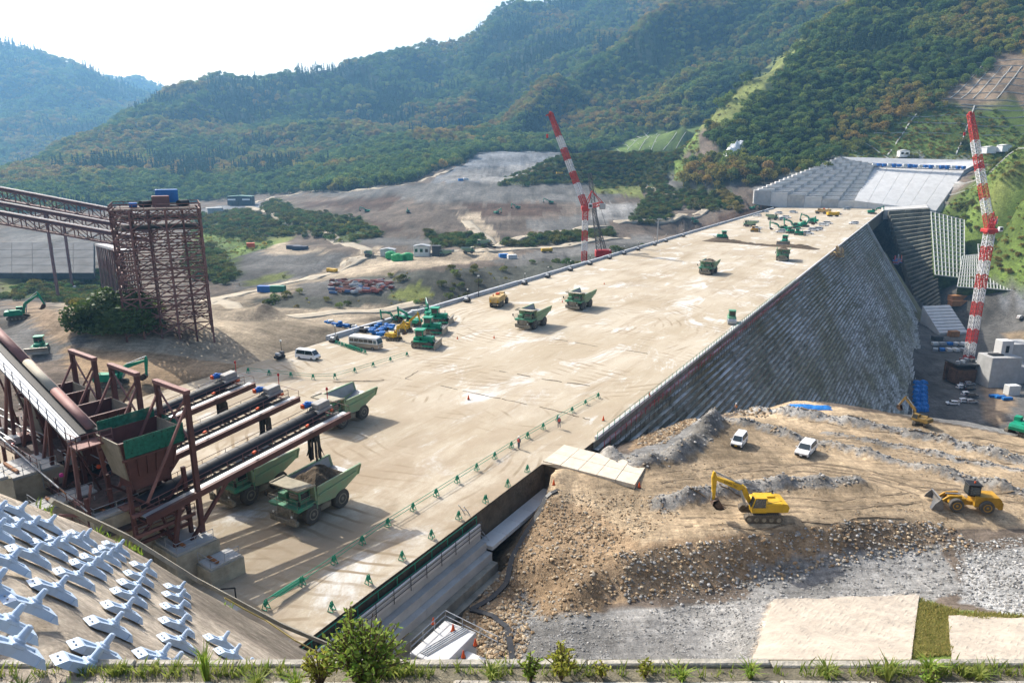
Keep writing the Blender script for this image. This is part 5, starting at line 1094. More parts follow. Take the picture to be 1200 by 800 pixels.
# ================================================================== ANCHORS ON THE SLOPE
def on_slope(x, y):
    a, b, c = ray(x, y); k = (1.14*27.3 - CAM_H) / (c + 1.14*(.667*a + .745*b)); return Vector((a*k, b*k, CAM_H + c*k))
anch_m = M('pale_blue_anchor_paint', (.47, .58, .72), .5, .0, var=.08, scale=1.5)
SN = Vector((1.14*.667, 1.14*.745, 1)).normalized(); SX = Vector((.667, .745, -1.14)).normalized(); SY = SN.cross(SX)
SM = Matrix((SX, SY, SN)).transposed().to_4x4()
def anchor():
    t = thing('ground_anchor', 'x', 'ground anchor')
    for sx in (1, -1):                                   # bow-tie bearing frame: two flared halves, each with a recessed top and a sloped end plate
        m = MB()
        for sy in (1, -1):
            m.hexa([(0, .02*sy, 0), (.86*sx, .16*sy, 0), (.86*sx, .40*sy, 0), (0, .26*sy, 0), (0, .06*sy, .33), (.80*sx, .21*sy, .27), (.80*sx, .37*sy, .27), (0, .23*sy, .33)])
        m.hexa([(.02*sx, -.2, 0), (.84*sx, -.3, 0), (.84*sx, .3, 0), (.02*sx, .2, 0), (.02*sx, -.2, .2), (.82*sx, -.3, .12), (.82*sx, .3, .12), (.02*sx, .2, .2)])
        m.build('bearing_wing', anch_m, t)
        m = MB(); m.hexa([(.74*sx, -.42, 0), (1.14*sx, -.36, 0), (1.14*sx, .36, 0), (.74*sx, .42, 0), (.74*sx, -.40, .27), (.86*sx, -.36, .27), (.86*sx, .36, .27), (.74*sx, .40, .27)]); ep = m.build('end_plate', anch_m, t)
        m = MB()
        for y in (-.14, .14): m.tube((.99*sx, y, .10), (1.04*sx, y, .17), .035, n=6)
        m.build('bolt', galv, ep)
    MB().box((0, 0, .32), (.44, .56, .14), ch=.03).build('head_plate', anch_m, t)
    MB().lathe((0, 0, .38), [(.20, 0), (.20, .08), (.14, .11), (.13, .15), (.11, .42), (.10, .48), (.03, .51)], 12).build('cap', anch_m, t)
    return t
an = anchor(); AROWS = [('leftmost row', [(-30, 120), (-40, 200), (40, 195), (60, 118)]), ('upper row behind the leftmost', [(110, 180), (180, 170)]), ('second row from the left', [(-60, 430), (15, 330), (110, 300), (190, 270), (240, 250), (300, 235), (330, 222)]),
  ('third row from the left', [(5, 590), (108, 515), (208, 445), (295, 390), (352, 350), (385, 322), (425, 300), (450, 282), (468, 262)]), ('fourth row from the left', [(25, 690), (385, 700), (435, 595), (490, 525), (520, 465), (540, 425), (560, 385), (580, 345)]),
  ('second row from the right', [(330, 765), (630, 725), (680, 760), (715, 655), (715, 585), (712, 520), (715, 470), (718, 435)]), ('rightmost row beside the hose', [(985, 765), (935, 705), (890, 650)])]
ORD = ['nearest', 'second', 'third', 'fourth', 'fifth', 'sixth', 'seventh', 'eighth', 'ninth', 'tenth', 'eleventh', 'twelfth']; k = 0
for rn, pts in AROWS:
    for j, (x, y) in enumerate(pts):
        o = an if k == 0 else dup(an, (0, 0, 0), 0); k += 1
        jit = Matrix.Rotation(random.uniform(-.06, .06), 4, 'Z'); o.matrix_world = Matrix.Translation(on_slope(x/3.477, 570 + y/3.477) + SN*.06) @ SM @ jit @ Matrix.Scale(.68, 4)
        o['group'] = 'pale blue anchors on the concrete slope'; o['label'] = 'pale blue ground anchor, ' + ORD[j] + (' one' if j == 0 else ' from the near end') + ' in the ' + rn
m = MB()                                                 # drain line and lip along the slope's lower edge
for a, b in (((60, 590), (150, 632)), ((150, 632), (230, 682)), ((230, 682), (330, 735)), ((330, 735), (420, 772))):
    p, q = on_slope(*a), on_slope(*b); m.hexa([p + SN*.0, p + SN*.0 + SY*.5, q + SY*.5, q, p + SN*.22, p + SN*.22 + SY*.5, q + SN*.22 + SY*.5, q + SN*.22])
tag(m.build('slope_kerb', conc_d), 'low weathered concrete kerb along the lower edge of the anchored slope', 'kerb')
m = MB(); pts = [on_slope(x, y) + SN*.1 for x, y in ((262, 702), (285, 715), (310, 728), (345, 752), (372, 766))]; m.path(pts, .05); tag(m.build('hose', M('hose_yellow', (.62, .47, .16), .6)), 'thin yellow hose lying along the edge of the anchored slope', 'hose')

# ================================================================== BARRIERS ON THE DECK
m = MB()
for y in (-.22, .22): m.tube((-.28, y, 0), (0, y*.4, .95), .04, n=5); m.tube((.28, y, 0), (0, y*.4, .95), .04, n=5); m.tube((-.28, y, .03), (.28, y, .03), .04, n=5)
STAND = m.mesh('stand', fgreen); PANEL = MB().box((0, 0, .55), (.12, .42, .5), ch=.03).mesh('panel', fgreen)
def fence(pts, label, n, rails=True, labels=None):
    P = [at(*p) for p in pts]; L = [0]
    for a, b in zip(P, P[1:]): L.append(L[-1] + (b-a).length)
    Q = []
    for k in range(n):
        d = L[-1]*k/(n-1); j = max(i for i in range(len(L)-1) if L[i] <= d + 1e-6); Q.append(P[j].lerp(P[j+1], (d-L[j])/(L[j+1]-L[j])))
    root = None if labels else thing('barrier_fence', label, 'fence', Q[0])
    for k, q in enumerate(Q):
        u = Q[min(k+1, n-1)] - Q[max(k-1, 0)]; rz = math.atan2(u.y, u.x) + math.pi/2 + random.uniform(-.2, .2)
        if labels: o = thing('barrier_stand', labels[k], 'barrier', q + Vector((0, 0, .06)), rz, 'free green stands by the trench'); link('frame', STAND, o); link('panel', PANEL, o)
        else: o = link('stand', STAND, root, q - Q[0] + Vector((0, 0, .08)), rz); link('panel', PANEL, o)
    if rails:
        for k in range(n-1):
            m = MB()
            for z in (.55, .95): m.tube(Q[k] - Q[0] + Vector((0, 0, z)), Q[k+1] - Q[0] + Vector((0, 0, z)), .035, n=5)
            m.build('rail', fgreen, root)
fence([(312, 714), (382, 668), (453, 618), (512, 581), (606, 521), (652, 494), (701, 467)], 'long green pipe fence along the near edge of the deck', 17)
fence([(389, 716), (422, 691), (478, 651), (528, 614), (575, 585), (618, 553)], '', 8, False, ['small free green barrier stand by the trench, ' + (ORD[k] + ' from the foreground' if k else 'the one nearest the foreground') for k in range(8)])
fence([(291, 437), (330, 441), (384, 446), (425, 434), (477, 418)], 'short green pipe fence near the white van', 9)
for r_ in range(3): fence([(394 + r_*7, 404 + r_*2.2), (414 + r_*7, 411 + r_*2.2)], ['green barrier rack beside the minibus, left of three', 'green barrier rack beside the minibus, middle of three', 'green barrier rack beside the minibus, right of three'][r_], 6)
m = MB()
for k in range(6): a, b = at(318 + k*2, 709 - k*1.2), at(352 + k*2, 687 - k*1.2); m.tube(a + Vector((0, 0, .9 - .1*k)), b + Vector((0, 0, .9 - .1*k)), .04, n=5)
tag(m.build('pipe_bundle', fgreen), 'bundle of green pipes leaning on the first stands of the long fence', 'pipes')
def cone():
    t = thing('traffic_cone', 'x', 'traffic cone'); MB().lathe((0, 0, 0), [(.19, .04), (.05, .68), (.03, .72)], 10).build('cone_body', orange, t); MB().box((0, 0, .02), (.42, .42, .04)).build('base', black, t); return t
co = cone()
CONES = [((549, 468, 0), 'in mid deck behind the long fence'), ((649, 568, -.4), 'at the left corner of the access plates'), ((749, 571, -.5), 'at the right end of the access plates'), ((707, 493, .1), 'beside the start of the stepped face'), ((761, 465, .2), 'on the right deck edge near the stepped face'),
  ((508, 731, -3), 'on the white platform, farthest of four'), ((531, 739, -3), 'on the white platform, second farthest of four'), ((557, 756, -3), 'on the white platform, at its right corner'), ((543, 770, -3), 'on the white platform, nearest of four'), ((579, 397, 0), 'on the deck left of the dump truck pair'), ((536, 398, 0), 'on the deck right of the parked bulldozers'), ((659, 355, 0), 'just left of the farther mid-deck dump truck'), ((708, 334, 0), 'on the far side of the mid-deck dump truck pair')]
for k, (q, lb) in enumerate(CONES):
    p = at(*q); p.z = max(p.z, gz(p.x, p.y)) if q[2] < 0 else p.z + .07
    o = co if k == 0 else dup(co, p, 0); o.location = p; o.rotation_euler = (0, 0, k); o['group'] = 'orange traffic cones'; o['label'] = 'small orange traffic cone ' + lb

# ================================================================== STEPPED WALL, SLAB AND MATS BESIDE THE NEAR DECK END
w = thing('stepped_wall', 'grey stepped concrete wall with pipe railings below the near deck edge', 'wall', DO, DAM_RZ)
for k in range(5):
    z = -2.0 - k; a = -1.9 + .75*k
    s = -70.0
    while s < -28.5:
        e = min(-28.2, s + 6.0); MB().hexa([(s, -a-.02*(k % 2), z-1.2), (e-.03, -a-.02*(k % 2), z-1.2), (e-.03, 2.6, z-1.2), (s, 2.6, z-1.2), (s, -a, z-.0-.004*k), (e-.03, -a, z-.004*k), (e-.03, 2.6 if k == 0 else -a+.9, z-.004*k), (s, 2.6 if k == 0 else -a+.9, z-.004*k)]).build('step_block', conc if k < 3 else conc_d, w); s = e
m = MB(); m.hexa([(-58, 1.75, -2), (-28.4, 1.75, -2), (-28.4, 2.0, -2), (-58, 2.0, -2), (-58, 1.75, -.9), (-28.4, 1.75, -.9), (-28.4, 2.0, -.9), (-58, 2.0, -.9)]); m.build('parapet', conc_l, w)
m = MB(); rail_posts(m, [(-58, 1.6, -2), (-28.4, 1.6, -2)], 1.5, 2.4, .05, 3); m.build('pipe_railing', M('rail_dark', (.10, .10, .10), .5, .4), w)
m = MB(); rail_posts(m, [(-58, 2.3, -2), (-28.4, 2.3, -2)], 1.9, 2.6, .05, 2); m.build('green_railing', fgreen, w)
MB().box((-56, 1.4, -2.6), (9, .5, 1.6)).build('form_panel', M('form_plywood', (.36, .20, .09), .7, var=.2), w)
m = MB()
for y in (0, .7): m.tube((-27, 2.2 - y, -3.6), (-28.8, 4.4 - y, .9), .05, n=5)
for k in range(8): f = k/8; m.tube((-27-1.8*f, 2.2+2.2*f, -3.6+4.5*f), (-27-1.8*f, 1.5+2.2*f, -3.6+4.5*f), .04, n=5)
m.build('ladder', galv, w)
t = thing('ledge_slab', 'pale slab strip lying between deck edge and rubble', 'slab', DO, DAM_RZ)
for k in range(5): MB().box((-26.4 + k*3.1, 1.55, -3.75), (3.05, 2.0, .5), ch=.03).build('slab_panel', conc_l, t)
t = thing('access_mats', 'pale steel plates laid as a ramp from the deck to the haul bench', 'plates')
c4 = [at(636, 540, .1), at(744, 568, .02), at(758, 545, .05), at(661, 521, .14)]; pm = M('dusty_plate', (.62, .54, .43), .8, var=.12, scale=.8)
for i in range(5):
    for j in range(2):
        def bl(u, v): return c4[0].lerp(c4[1], u).lerp(c4[3].lerp(c4[2], u), v)
        u0, u1, v0, v1 = i/5+.003, (i+1)/5-.003, j/2+.004, (j+1)/2-.004; dz = Vector((0, 0, random.uniform(0, .03))); q = [bl(u0, v0), bl(u1, v0), bl(u1, v1), bl(u0, v1)]
        MB().hexa([p + dz - Vector((0, 0, .5)) for p in q] + [p + dz + Vector((0, 0, .02)) for p in q]).build('plate', pm, t)
t = thing('working_platform', 'white concrete working platform with steel rails near the foreground shrub', 'platform', at(520, 752, -3), DAM_RZ)
MB().box((0, 0, -1.5), (5.2, 3.4, 3.0), ch=.06).build('platform_block', conc_l, t); MB().box((-.8, -3.0, -1.9), (3.4, 2.5, 2.4), ch=.05).build('platform_block', conc_l, t)
m = MB(); rail_posts(m, [(2.5, 1.6, 0), (2.5, -4.0, -.6)], 1.1, 1.5, .05); rail_posts(m, [(-2.5, 1.6, 0), (2.5, 1.6, 0)], 1.1, 1.5, .05); m.build('pipe_railing', galv, t)
for k in range(4): MB().tube((-2.2, .9 - k*.22, .1), (2.4, -.3 - k*.22, .14), .06, n=6).build('steel_pipe', galv, t)
m = MB(); pts = [at(x, y, z) + Vector((0, 0, .12)) for x, y, z in ((603, 793, -5.9), (600, 770, -5.9), (594, 742, -5.9), (578, 728, -5.9), (552, 716, -5.7), (575, 703, -5.7), (594, 684, -5.6), (600, 658, -5.0), (614, 634, -4.8), (640, 608, -4.2), (658, 590, -2.6))]
pts = [Vector((p.x, p.y, gz(p.x, p.y) + .08)) for a, b in zip(pts, pts[1:]) for p in (a, a.lerp(b, .33), a.lerp(b, .67))]
for a, b in zip(pts, pts[1:]): m.beam(a, b, .55, .22)
tag(m.build('sheet_strip', M('black_sheet', (.03, .032, .036), .5, var=.2, scale=3)), 'crumpled black sheet strip winding over the rubble', 'sheet')

# ================================================================== MACHINES ON THE BENCH
def gp(x, y, z): p = at(x, y, z); return on_ground(x, y, 45, 200)
e1 = excavator(yellow, boom=44, stick=-92, swing=R(182), curl=-20)
def lettering(txt, parent, loc, size, mat, rot):
    cu = bpy.data.curves.new('lettering', 'FONT'); cu.body = txt; cu.size = size; cu.extrude = .004; cu.align_x = 'CENTER'; cu.align_y = 'CENTER'; cu.materials.append(mat); tmp = bpy.data.objects.new('tmp', cu); col.objects.link(tmp); bpy.context.view_layer.update(); me = bpy.data.meshes.new_from_object(tmp.evaluated_get(bpy.context.evaluated_depsgraph_get())); bpy.data.objects.remove(tmp); me.materials.clear(); me.materials.append(mat); o = link('lettering', me, parent); o.location = loc; o.rotation_euler = rot; return o
bo = [c for c in e1.children_recursive if c.name.startswith('boom') and 'cyl' not in c.name][0]
q0, q1 = Vector((1.1 + 2.2*math.cos(R(62)), 0, 1.5 + 2.2*math.sin(R(62)))), None; q1 = q0 + Vector((3.5*math.cos(R(22)), 0, 3.5*math.sin(R(22))))
for sgn in (1, -1): lettering('KOMATSU', bo, q0.lerp(q1, .45) + Vector((0, .215*sgn, 0)), .34, black, (R(90), -R(22) if sgn < 0 else R(22), R(180) if sgn > 0 else 0))
set_on(e1, gp(890, 605, -1.2), R(-2), 'yellow excavator with raised boom on the rocky bench'); 
def wheel_loader():
    t = thing('wheel_loader', 'yellow wheel loader with grey bucket at the right of the bench', 'wheel loader')
    for x in (1.55, -1.65):
        for s in (1, -1): wheel(t, x, 1.05*s, .78, .56, s, rm=orange_y, rr=.6)
    m = MB(); m.prism([(-.4, .7), (-.4, 1.9), (-2.9, 1.95), (-3.2, 1.6), (-3.2, .75)], -.95, .95, 'Y'); m.build('engine_hood', orange_y, t)
    m = MB(); m.box((-3.15, 0, .95), (.5, 2.0, .9), ch=.08); m.build('counterweight', orange_y, t)
    m = MB(); m.box((1.2, 0, 1.0), (1.8, 1.1, .8), ch=.08); m.box((0, 0, .85), (1.0, .8, .5)); m.build('front_frame', orange_y, t)
    m = MB(); m.box((-.35, 0, 2.45), (1.3, 1.4, 1.35), ch=.1); m.box((-.35, 0, 3.16), (1.5, 1.55, .12), ch=.03); cab = m.build('cab', black, t)
    MB().box((.31, 0, 2.5), (.03, 1.15, .95)).build('windscreen', glass_m, cab)
    for s in (1, -1): MB().box((-.35, .715*s, 2.5), (1.0, .03, .95)).build('side_window', glass_m, cab)
    MB().lathe((-.5, 0, 3.22), [(.1, 0), (.1, .16), (.05, .2)], 8).build('beacon', orange, cab)
    for s in (1, -1): m = MB(); m.beam((.9, .55*s, 1.6), (2.2, .55*s, 1.5), .2, .34); m.beam((2.2, .55*s, 1.5), (3.15, .55*s, .7), .2, .3); m.build('lift_arm', orange_y, t)
    MB().tube((.9, 0, 1.75), (2.4, 0, 1.7), .09, n=8).build('tilt_cylinder', galv, t)
    m = MB(); m.prism([(3.0, .25), (3.05, 1.0), (3.3, 1.55), (3.42, 1.5), (3.2, .95), (3.3, .45), (4.25, .25), (4.25, .15), (3.2, .12)], -1.4, 1.4, 'Y')
    for s in (-1.4, 1.36): m.prism([(3.0, .25), (3.05, 1.0), (3.3, 1.55), (3.9, .9), (4.25, .2)], s, s+.05, 'Y')
    m.build('bucket', M('bucket_grey', (.22, .22, .22), .5, .5, var=.2), t); return t
lo = wheel_loader(); lo.location = gp(1132, 595, -1.6); lo.rotation_euler = (0, 0, R(170))
CG = 'white cars on the bench'
p = on_ground(866, 521, 60, 200); set_on(ck, p, R(238), 'white boxy car with yellow plate, left of the two on the bench', CG)
p = on_ground(944, 531, 60, 200); set_on(cw, p, R(232), 'white estate car, right of the two on the bench', CG)
e2 = excavator(M('dark_yellow', (.28, .18, .05), .6, var=.3), boom=58, stick=-60, swing=R(60), sc=.62); p = on_ground(1077, 497, 60, 220); set_on(e2, p, R(60), 'small dirty yellow excavator at the rim above the valley')
e3 = excavator(mgreen, boom=40, stick=-80, swing=R(20), sc=.9); p = on_ground(1196, 508, 60, 220); set_on(e3, p, R(20), 'bright green excavator at the right edge above the valley')
e4 = excavator(mgreen, boom=38, stick=-95, swing=R(5), sc=1.0); p = on_ground(133, 452, 60, 260); set_on(e4, p, R(5), 'green excavator digging in the rubble behind the portal frames')
e5 = excavator(mgreen, boom=55, stick=-70, swing=R(195), sc=.95); p = on_ground(22, 374, 60, 260); set_on(e5, p, R(195), 'pale green excavator beside the dark mound at the left edge')
b1 = bulldozer(mgreen, 1.0); p = on_ground(47, 412, 60, 260); set_on(b1, p, R(-70), 'green bulldozer pushing grey gravel behind the feed conveyor')
# ---- blue tarp on the bench edge
# ================================================================== WORKERS
def worker(label, loc, rz, vest):
    t = thing('person', label, 'person', loc, rz)
    me = bpy.data.meshes.new('body'); V = [(0, 0, .92), (0, 0, 1.15), (0, 0, 1.38), (0, 0, 1.50), (0, 0, 1.62), (0, .11, .88), (.05, .12, .48), (0, .12, .08), (.12, .13, .04), (0, -.11, .88), (-.08, -.12, .48), (-.16, -.12, .10), (-.04, -.13, .04), (0, .2, 1.40), (.02, .27, 1.12), (.14, .25, .90), (0, -.2, 1.40), (-.02, -.27, 1.12), (.10, -.25, .90)]
    E = [(0, 1), (1, 2), (2, 3), (3, 4), (0, 5), (5, 6), (6, 7), (7, 8), (0, 9), (9, 10), (10, 11), (11, 12), (2, 13), (13, 14), (14, 15), (2, 16), (16, 17), (17, 18)]
    Rd = [.16, .155, .17, .07, .10, .105, .075, .055, .05, .105, .075, .055, .05, .075, .055, .045, .075, .055, .045]
    me.from_pydata(V, E, []); o = link('body', me, t); me.skin_vertices.clear() if hasattr(me.skin_vertices, 'clear') else None
    sk = o.modifiers.new('skin', 'SKIN'); lay = me.skin_vertices[0] if me.skin_vertices else None
    if lay is None: return t
    for i, r in enumerate(Rd): lay.data[i].radius = (r, r)
    lay.data[0].use_root = True
    ss = o.modifiers.new('smooth', 'SUBSURF'); ss.levels = ss.render_levels = 1; me.materials.append(M('work_clothes', (.12, .15, .20), .8))
    MB().lathe((0, 0, 1.53), [(.06, 0), (.10, .08), (.105, .16), (.08, .22)], 10).build('head', skin_m, t)
    MB().lathe((0, 0, 1.66), [(.14, 0), (.135, .03), (.12, .09), (.06, .14), (.01, .15)], 12).build('helmet', white, t)
    MB().lathe((0, 0, 1.0), [(.185, 0), (.19, .2), (.20, .36), (.12, .46)], 12).build('vest', vest, t); return t
vest = M('vest_red_white', (.72, .14, .10), .7, var=.1)
worker('worker in red vest inside the long fence, the farther of two', at(655, 502) + Vector((0, 0, .1)), 2.0, vest)
worker('worker in red vest inside the long fence, the nearer of two', at(608, 526) + Vector((0, 0, .05)), 1.0, vest)
worker('worker in orange vest standing on the rubble beside the stepped face', on_ground(862, 484, 60, 200), 2.5, M('vest_orange', (.75, .28, .05), .7))
# ================================================================== CRANES
cr_red = M('crane_red', (.55, .05, .04), .5, var=.15, scale=.4); cr_white = M('crane_white', (.72, .72, .72), .5, var=.08, scale=.4)
def lattice(m, p, q, w, bays, chord=.22, lace=.10, w2=None):
    p, q = Vector(p), Vector(q); a, b = m.frame(q-p); w2 = w if w2 is None else w2
    C = lambda f, i: p.lerp(q, f) + (a*((-1, 1, 1, -1)[i]) + b*((-1, -1, 1, 1)[i]))*((w + (w2-w)*f)/2)
    for i in range(4): m.beam(C(0, i), C(1, i), chord)
    for k in range(bays):
        f, g = k/bays, (k+1)/bays
        for i in range(4):
            j = (i+1) % 4; m.beam(C(f, i), C(g, j), lace); m.beam(C(f, j), C(g, i), lace); m.beam(C(g, i), C(g, j), lace)
def tower_crane(label, base, top, tip, mast_w, n_mast, n_jib, counter, jib_w):
    t = thing('tower_crane', label, 'crane', base); base, top, tip, counter = (Vector(v) - Vector(base) for v in (base, top, tip, counter))
    for k in range(n_mast):
        m = MB(); lattice(m, base.lerp(top, k/n_mast), base.lerp(top, (k+1)/n_mast), mast_w, 3, .30, .16); m.build('mast_section', cr_white if k % 2 else cr_red, t)
    m = MB(); m.box(top + Vector((0, 0, .8)), (mast_w*1.7, mast_w*1.7, 1.6), ch=.2); m.tube(top - Vector((0, 0, .6)), top, mast_w*.75, n=12); m.build('slewing_ring', cr_red, t)
    m = MB(); lattice(m, top + Vector((0, 0, 1)), counter + Vector((0, 0, .5)), mast_w*.7, 4, .3, .16); m.build('counter_jib', cr_red, t)
    MB().box(counter - Vector((0, 0, .6)), (2.4, 2.4, 2.4), ch=.15).build('counterweight', conc, t)
    ap = top + (counter - top)*.35 + Vector((0, 0, 7)); m = MB()
    for s in (-1, 1): m.beam(top + Vector((s*.8, 0, 1)), ap, .35); m.beam(counter + Vector((s*.6, 0, .5)), ap, .25)
    m.build('a_frame', cr_red, t)
    m = MB(); m.box(top + Vector((mast_w*.9, -mast_w*.9, 1.6)), (1.6, 1.6, 2.0), ch=.15); cab = m.build('cab', cr_white, t); MB().box(top + Vector((mast_w*.9, -mast_w*.9-.82, 1.8)), (1.2, .04, 1.1)).build('window', glass_m, cab)
    for k in range(n_jib):
        m = MB(); a, b = (top + Vector((0, 0, 1.2))).lerp(tip, k/n_jib), (top + Vector((0, 0, 1.2))).lerp(tip, (k+1)/n_jib); ww = jib_w*(1 - .35*max(0, k-n_jib*.6)/(n_jib*.4)); lattice(m, a, b, ww, 4, .24, .13); m.build('jib_section', cr_red if k in (0, n_jib-1) or k % 2 == 0 else cr_white, t)
    m = MB(); d = (tip-top).normalized(); m.box(tip, (1.0, 1.6, 1.6), ch=.2); m.beam(tip, tip + Vector((d.x*2 - 1.2, 0, -1.0)), .5); m.build('jib_head', cr_red, t)
    m = MB(); m.tube(ap, tip, .06, n=4); m.tube(ap, top.lerp(tip, .55), .06, n=4); m.build('luffing_rope', black, t)
    hk = tip + Vector((-1.2, 0, -9)); m = MB(); m.tube(tip, hk, .05, n=4); m.build('hoist_rope', black, t); MB().box(hk, (.9, .6, 1.6), ch=.15).build('hook_block', red_p, t)
    m = MB(); m.box(base + Vector((0, 0, 1.0)), (mast_w*3, mast_w*3, 2.0)); m.build('base_block', conc, t); return t
D1 = 296
b0 = atd(690, 320, D1); b0.z = gz(b0.x, b0.y); tp = atd(686, 246, D1)
tower_crane('red and white luffing tower crane behind the left wall of the dam', (tp.x, tp.y, b0.z), tp, atd(645, 133, D1), 2.0, 9, 8, atd(706, 240, D1), 1.9)
b0 = on_ground(1133, 432, 120, 600); D2 = project(b0.x, b0.y, b0.z)[2]; tp = atd(1150, 268, float(D2)); tp.x, tp.y = b0.x, b0.y
tower_crane('tall red and white tower crane in the valley right of the stepped face', b0, tp, atd(1137, 133, float(D2)), 3.0, 10, 8, atd(1165, 258, float(D2)), 2.6)
t = thing('crawler_crane', 'dark grey lattice-boom crane beside the left tower crane', 'crane', at(704, 300, -14)); bp_ = at(704, 300, -14); tip = atd(691, 203, 312) - bp_; ft = atd(702, 293, 318) - bp_
m = MB(); lattice(m, ft, tip, 2.2, 22, .2, .1, 1.3); m.build('boom', M('dark_lattice_grey', (.12, .12, .12), .5, .2), t)
m = MB(); lattice(m, ft + Vector((3, 2, 0)), tip + Vector((2.0, 1, -14)), 1.0, 14, .14, .08, .8); m.build('mast', M('dark_lattice_grey', (.12, .12, .12), .5, .2), t); m = MB(); m.tube(tip, ft + Vector((4, 3, 8)), .06, n=4); m.build('rope', black, t)
m = MB(); m.box(ft + Vector((2, 1, -1.5)), (7, 4.5, 3), ch=.2); m.build('machine_house', red_p, t); m = MB(); m.box(ft + Vector((1.5, 1, -4)), (7, 6, 1.6), ch=.3); m.build('crawler_base', black, t)

# ================================================================== OVERHEAD CONVEYORS AND TRESTLE TOWER ON THE LEFT
def gallery(name, label, a, b, w, dep, group):
    t = thing(name, label, 'conveyor bridge', a, 0, group); d = b - a; mm = MB(); sx, sy = mm.frame(d); n = int(d.length/3)
    for s in (-1, 1):
        m = MB()
        for h in (0, dep): m.beam(sx*s*w/2 + Vector((0, 0, -h)), d + sx*s*w/2 + Vector((0, 0, -h)), .32)
        for k in range(n):
            p, q = d*(k/n) + sx*s*w/2, d*((k+1)/n) + sx*s*w/2; m.beam(p, p - Vector((0, 0, dep)), .2); m.beam(p - Vector((0, 0, dep if k % 2 else 0)), q - Vector((0, 0, 0 if k % 2 else dep)), .17)
        m.build('side_truss', steel_l, t)
    m = MB(); m.hexa([-sx*w/2 + Vector((0, 0, .15)), sx*w/2 + Vector((0, 0, .15)), d + sx*w/2 + Vector((0, 0, .15)), d - sx*w/2 + Vector((0, 0, .15)), -sx*w*.4 + Vector((0, 0, .75)), sx*w*.4 + Vector((0, 0, .75)), d + sx*w*.4 + Vector((0, 0, .75)), d - sx*w*.4 + Vector((0, 0, .75))]); m.build('belt_hood', steel, t)
    m = MB(); m.hexa([-sx*w*.42 + Vector((0, 0, .76)), sx*w*.1 + Vector((0, 0, .76)), d + sx*w*.1 + Vector((0, 0, .76)), d - sx*w*.42 + Vector((0, 0, .76)), -sx*w*.42 + Vector((0, 0, .82)), sx*w*.1 + Vector((0, 0, .82)), d + sx*w*.1 + Vector((0, 0, .82)), d - sx*w*.42 + Vector((0, 0, .82))]); m.build('hood_top_sheet', M('hood_grey', (.36, .35, .36), .6, var=.15), t)
    m = MB(); m.hexa([-sx*w/2 + Vector((0, 0, -dep)), sx*w/2 + Vector((0, 0, -dep)), d + sx*w/2 + Vector((0, 0, -dep)), d - sx*w/2 + Vector((0, 0, -dep)), -sx*w/2 + Vector((0, 0, -dep+.1)), sx*w/2 + Vector((0, 0, -dep+.1)), d + sx*w/2 + Vector((0, 0, -dep+.1)), d - sx*w/2 + Vector((0, 0, -dep+.1))]); m.build('floor', steel, t)
    return t
DT_ = 205.0
gallery('overhead_conveyor', 'upper of the maroon overhead conveyor bridges entering from the left', atd(-70, 209, DT_-12), atd(188, 258, DT_), 2.6, 2.6, 'overhead conveyor bridges')
gallery('overhead_conveyor', 'middle of the maroon overhead conveyor bridges entering from the left', atd(-70, 227, DT_-18), atd(184, 273, DT_-6), 2.4, 2.0, 'overhead conveyor bridges')
gallery('overhead_conveyor', 'lowest of the maroon overhead conveyor bridges entering from the left', atd(-70, 238, DT_-24), atd(178, 283, DT_-12), 2.6, 2.4, 'overhead conveyor bridges')
m_leg = [((52, 242), (69, 352), 'nearer'), ((74, 258), (85, 338), 'farther')]
for (a, b, w_) in m_leg:
    p = on_ground(b[0], b[1], 100, 400); dd = float(project(p.x, p.y, p.z)[2]); o = thing('conveyor_trestle', 'raking maroon trestle post under the overhead conveyors, the %s one' % w_, 'trestle', p, 0, 'raking trestles')
    q = atd(a[0], a[1], dd-4) - p; MB().beam((0, 0, -1), q, .9).build('post', steel_l, o); MB().box((0, 0, .4), (2.4, 2.4, 1.6), ch=.1).build('footing', conc_l, o); MB().beam(q*.98, q*.98 + Vector((5, 3, 1)), .5).build('head_beam', steel, o)
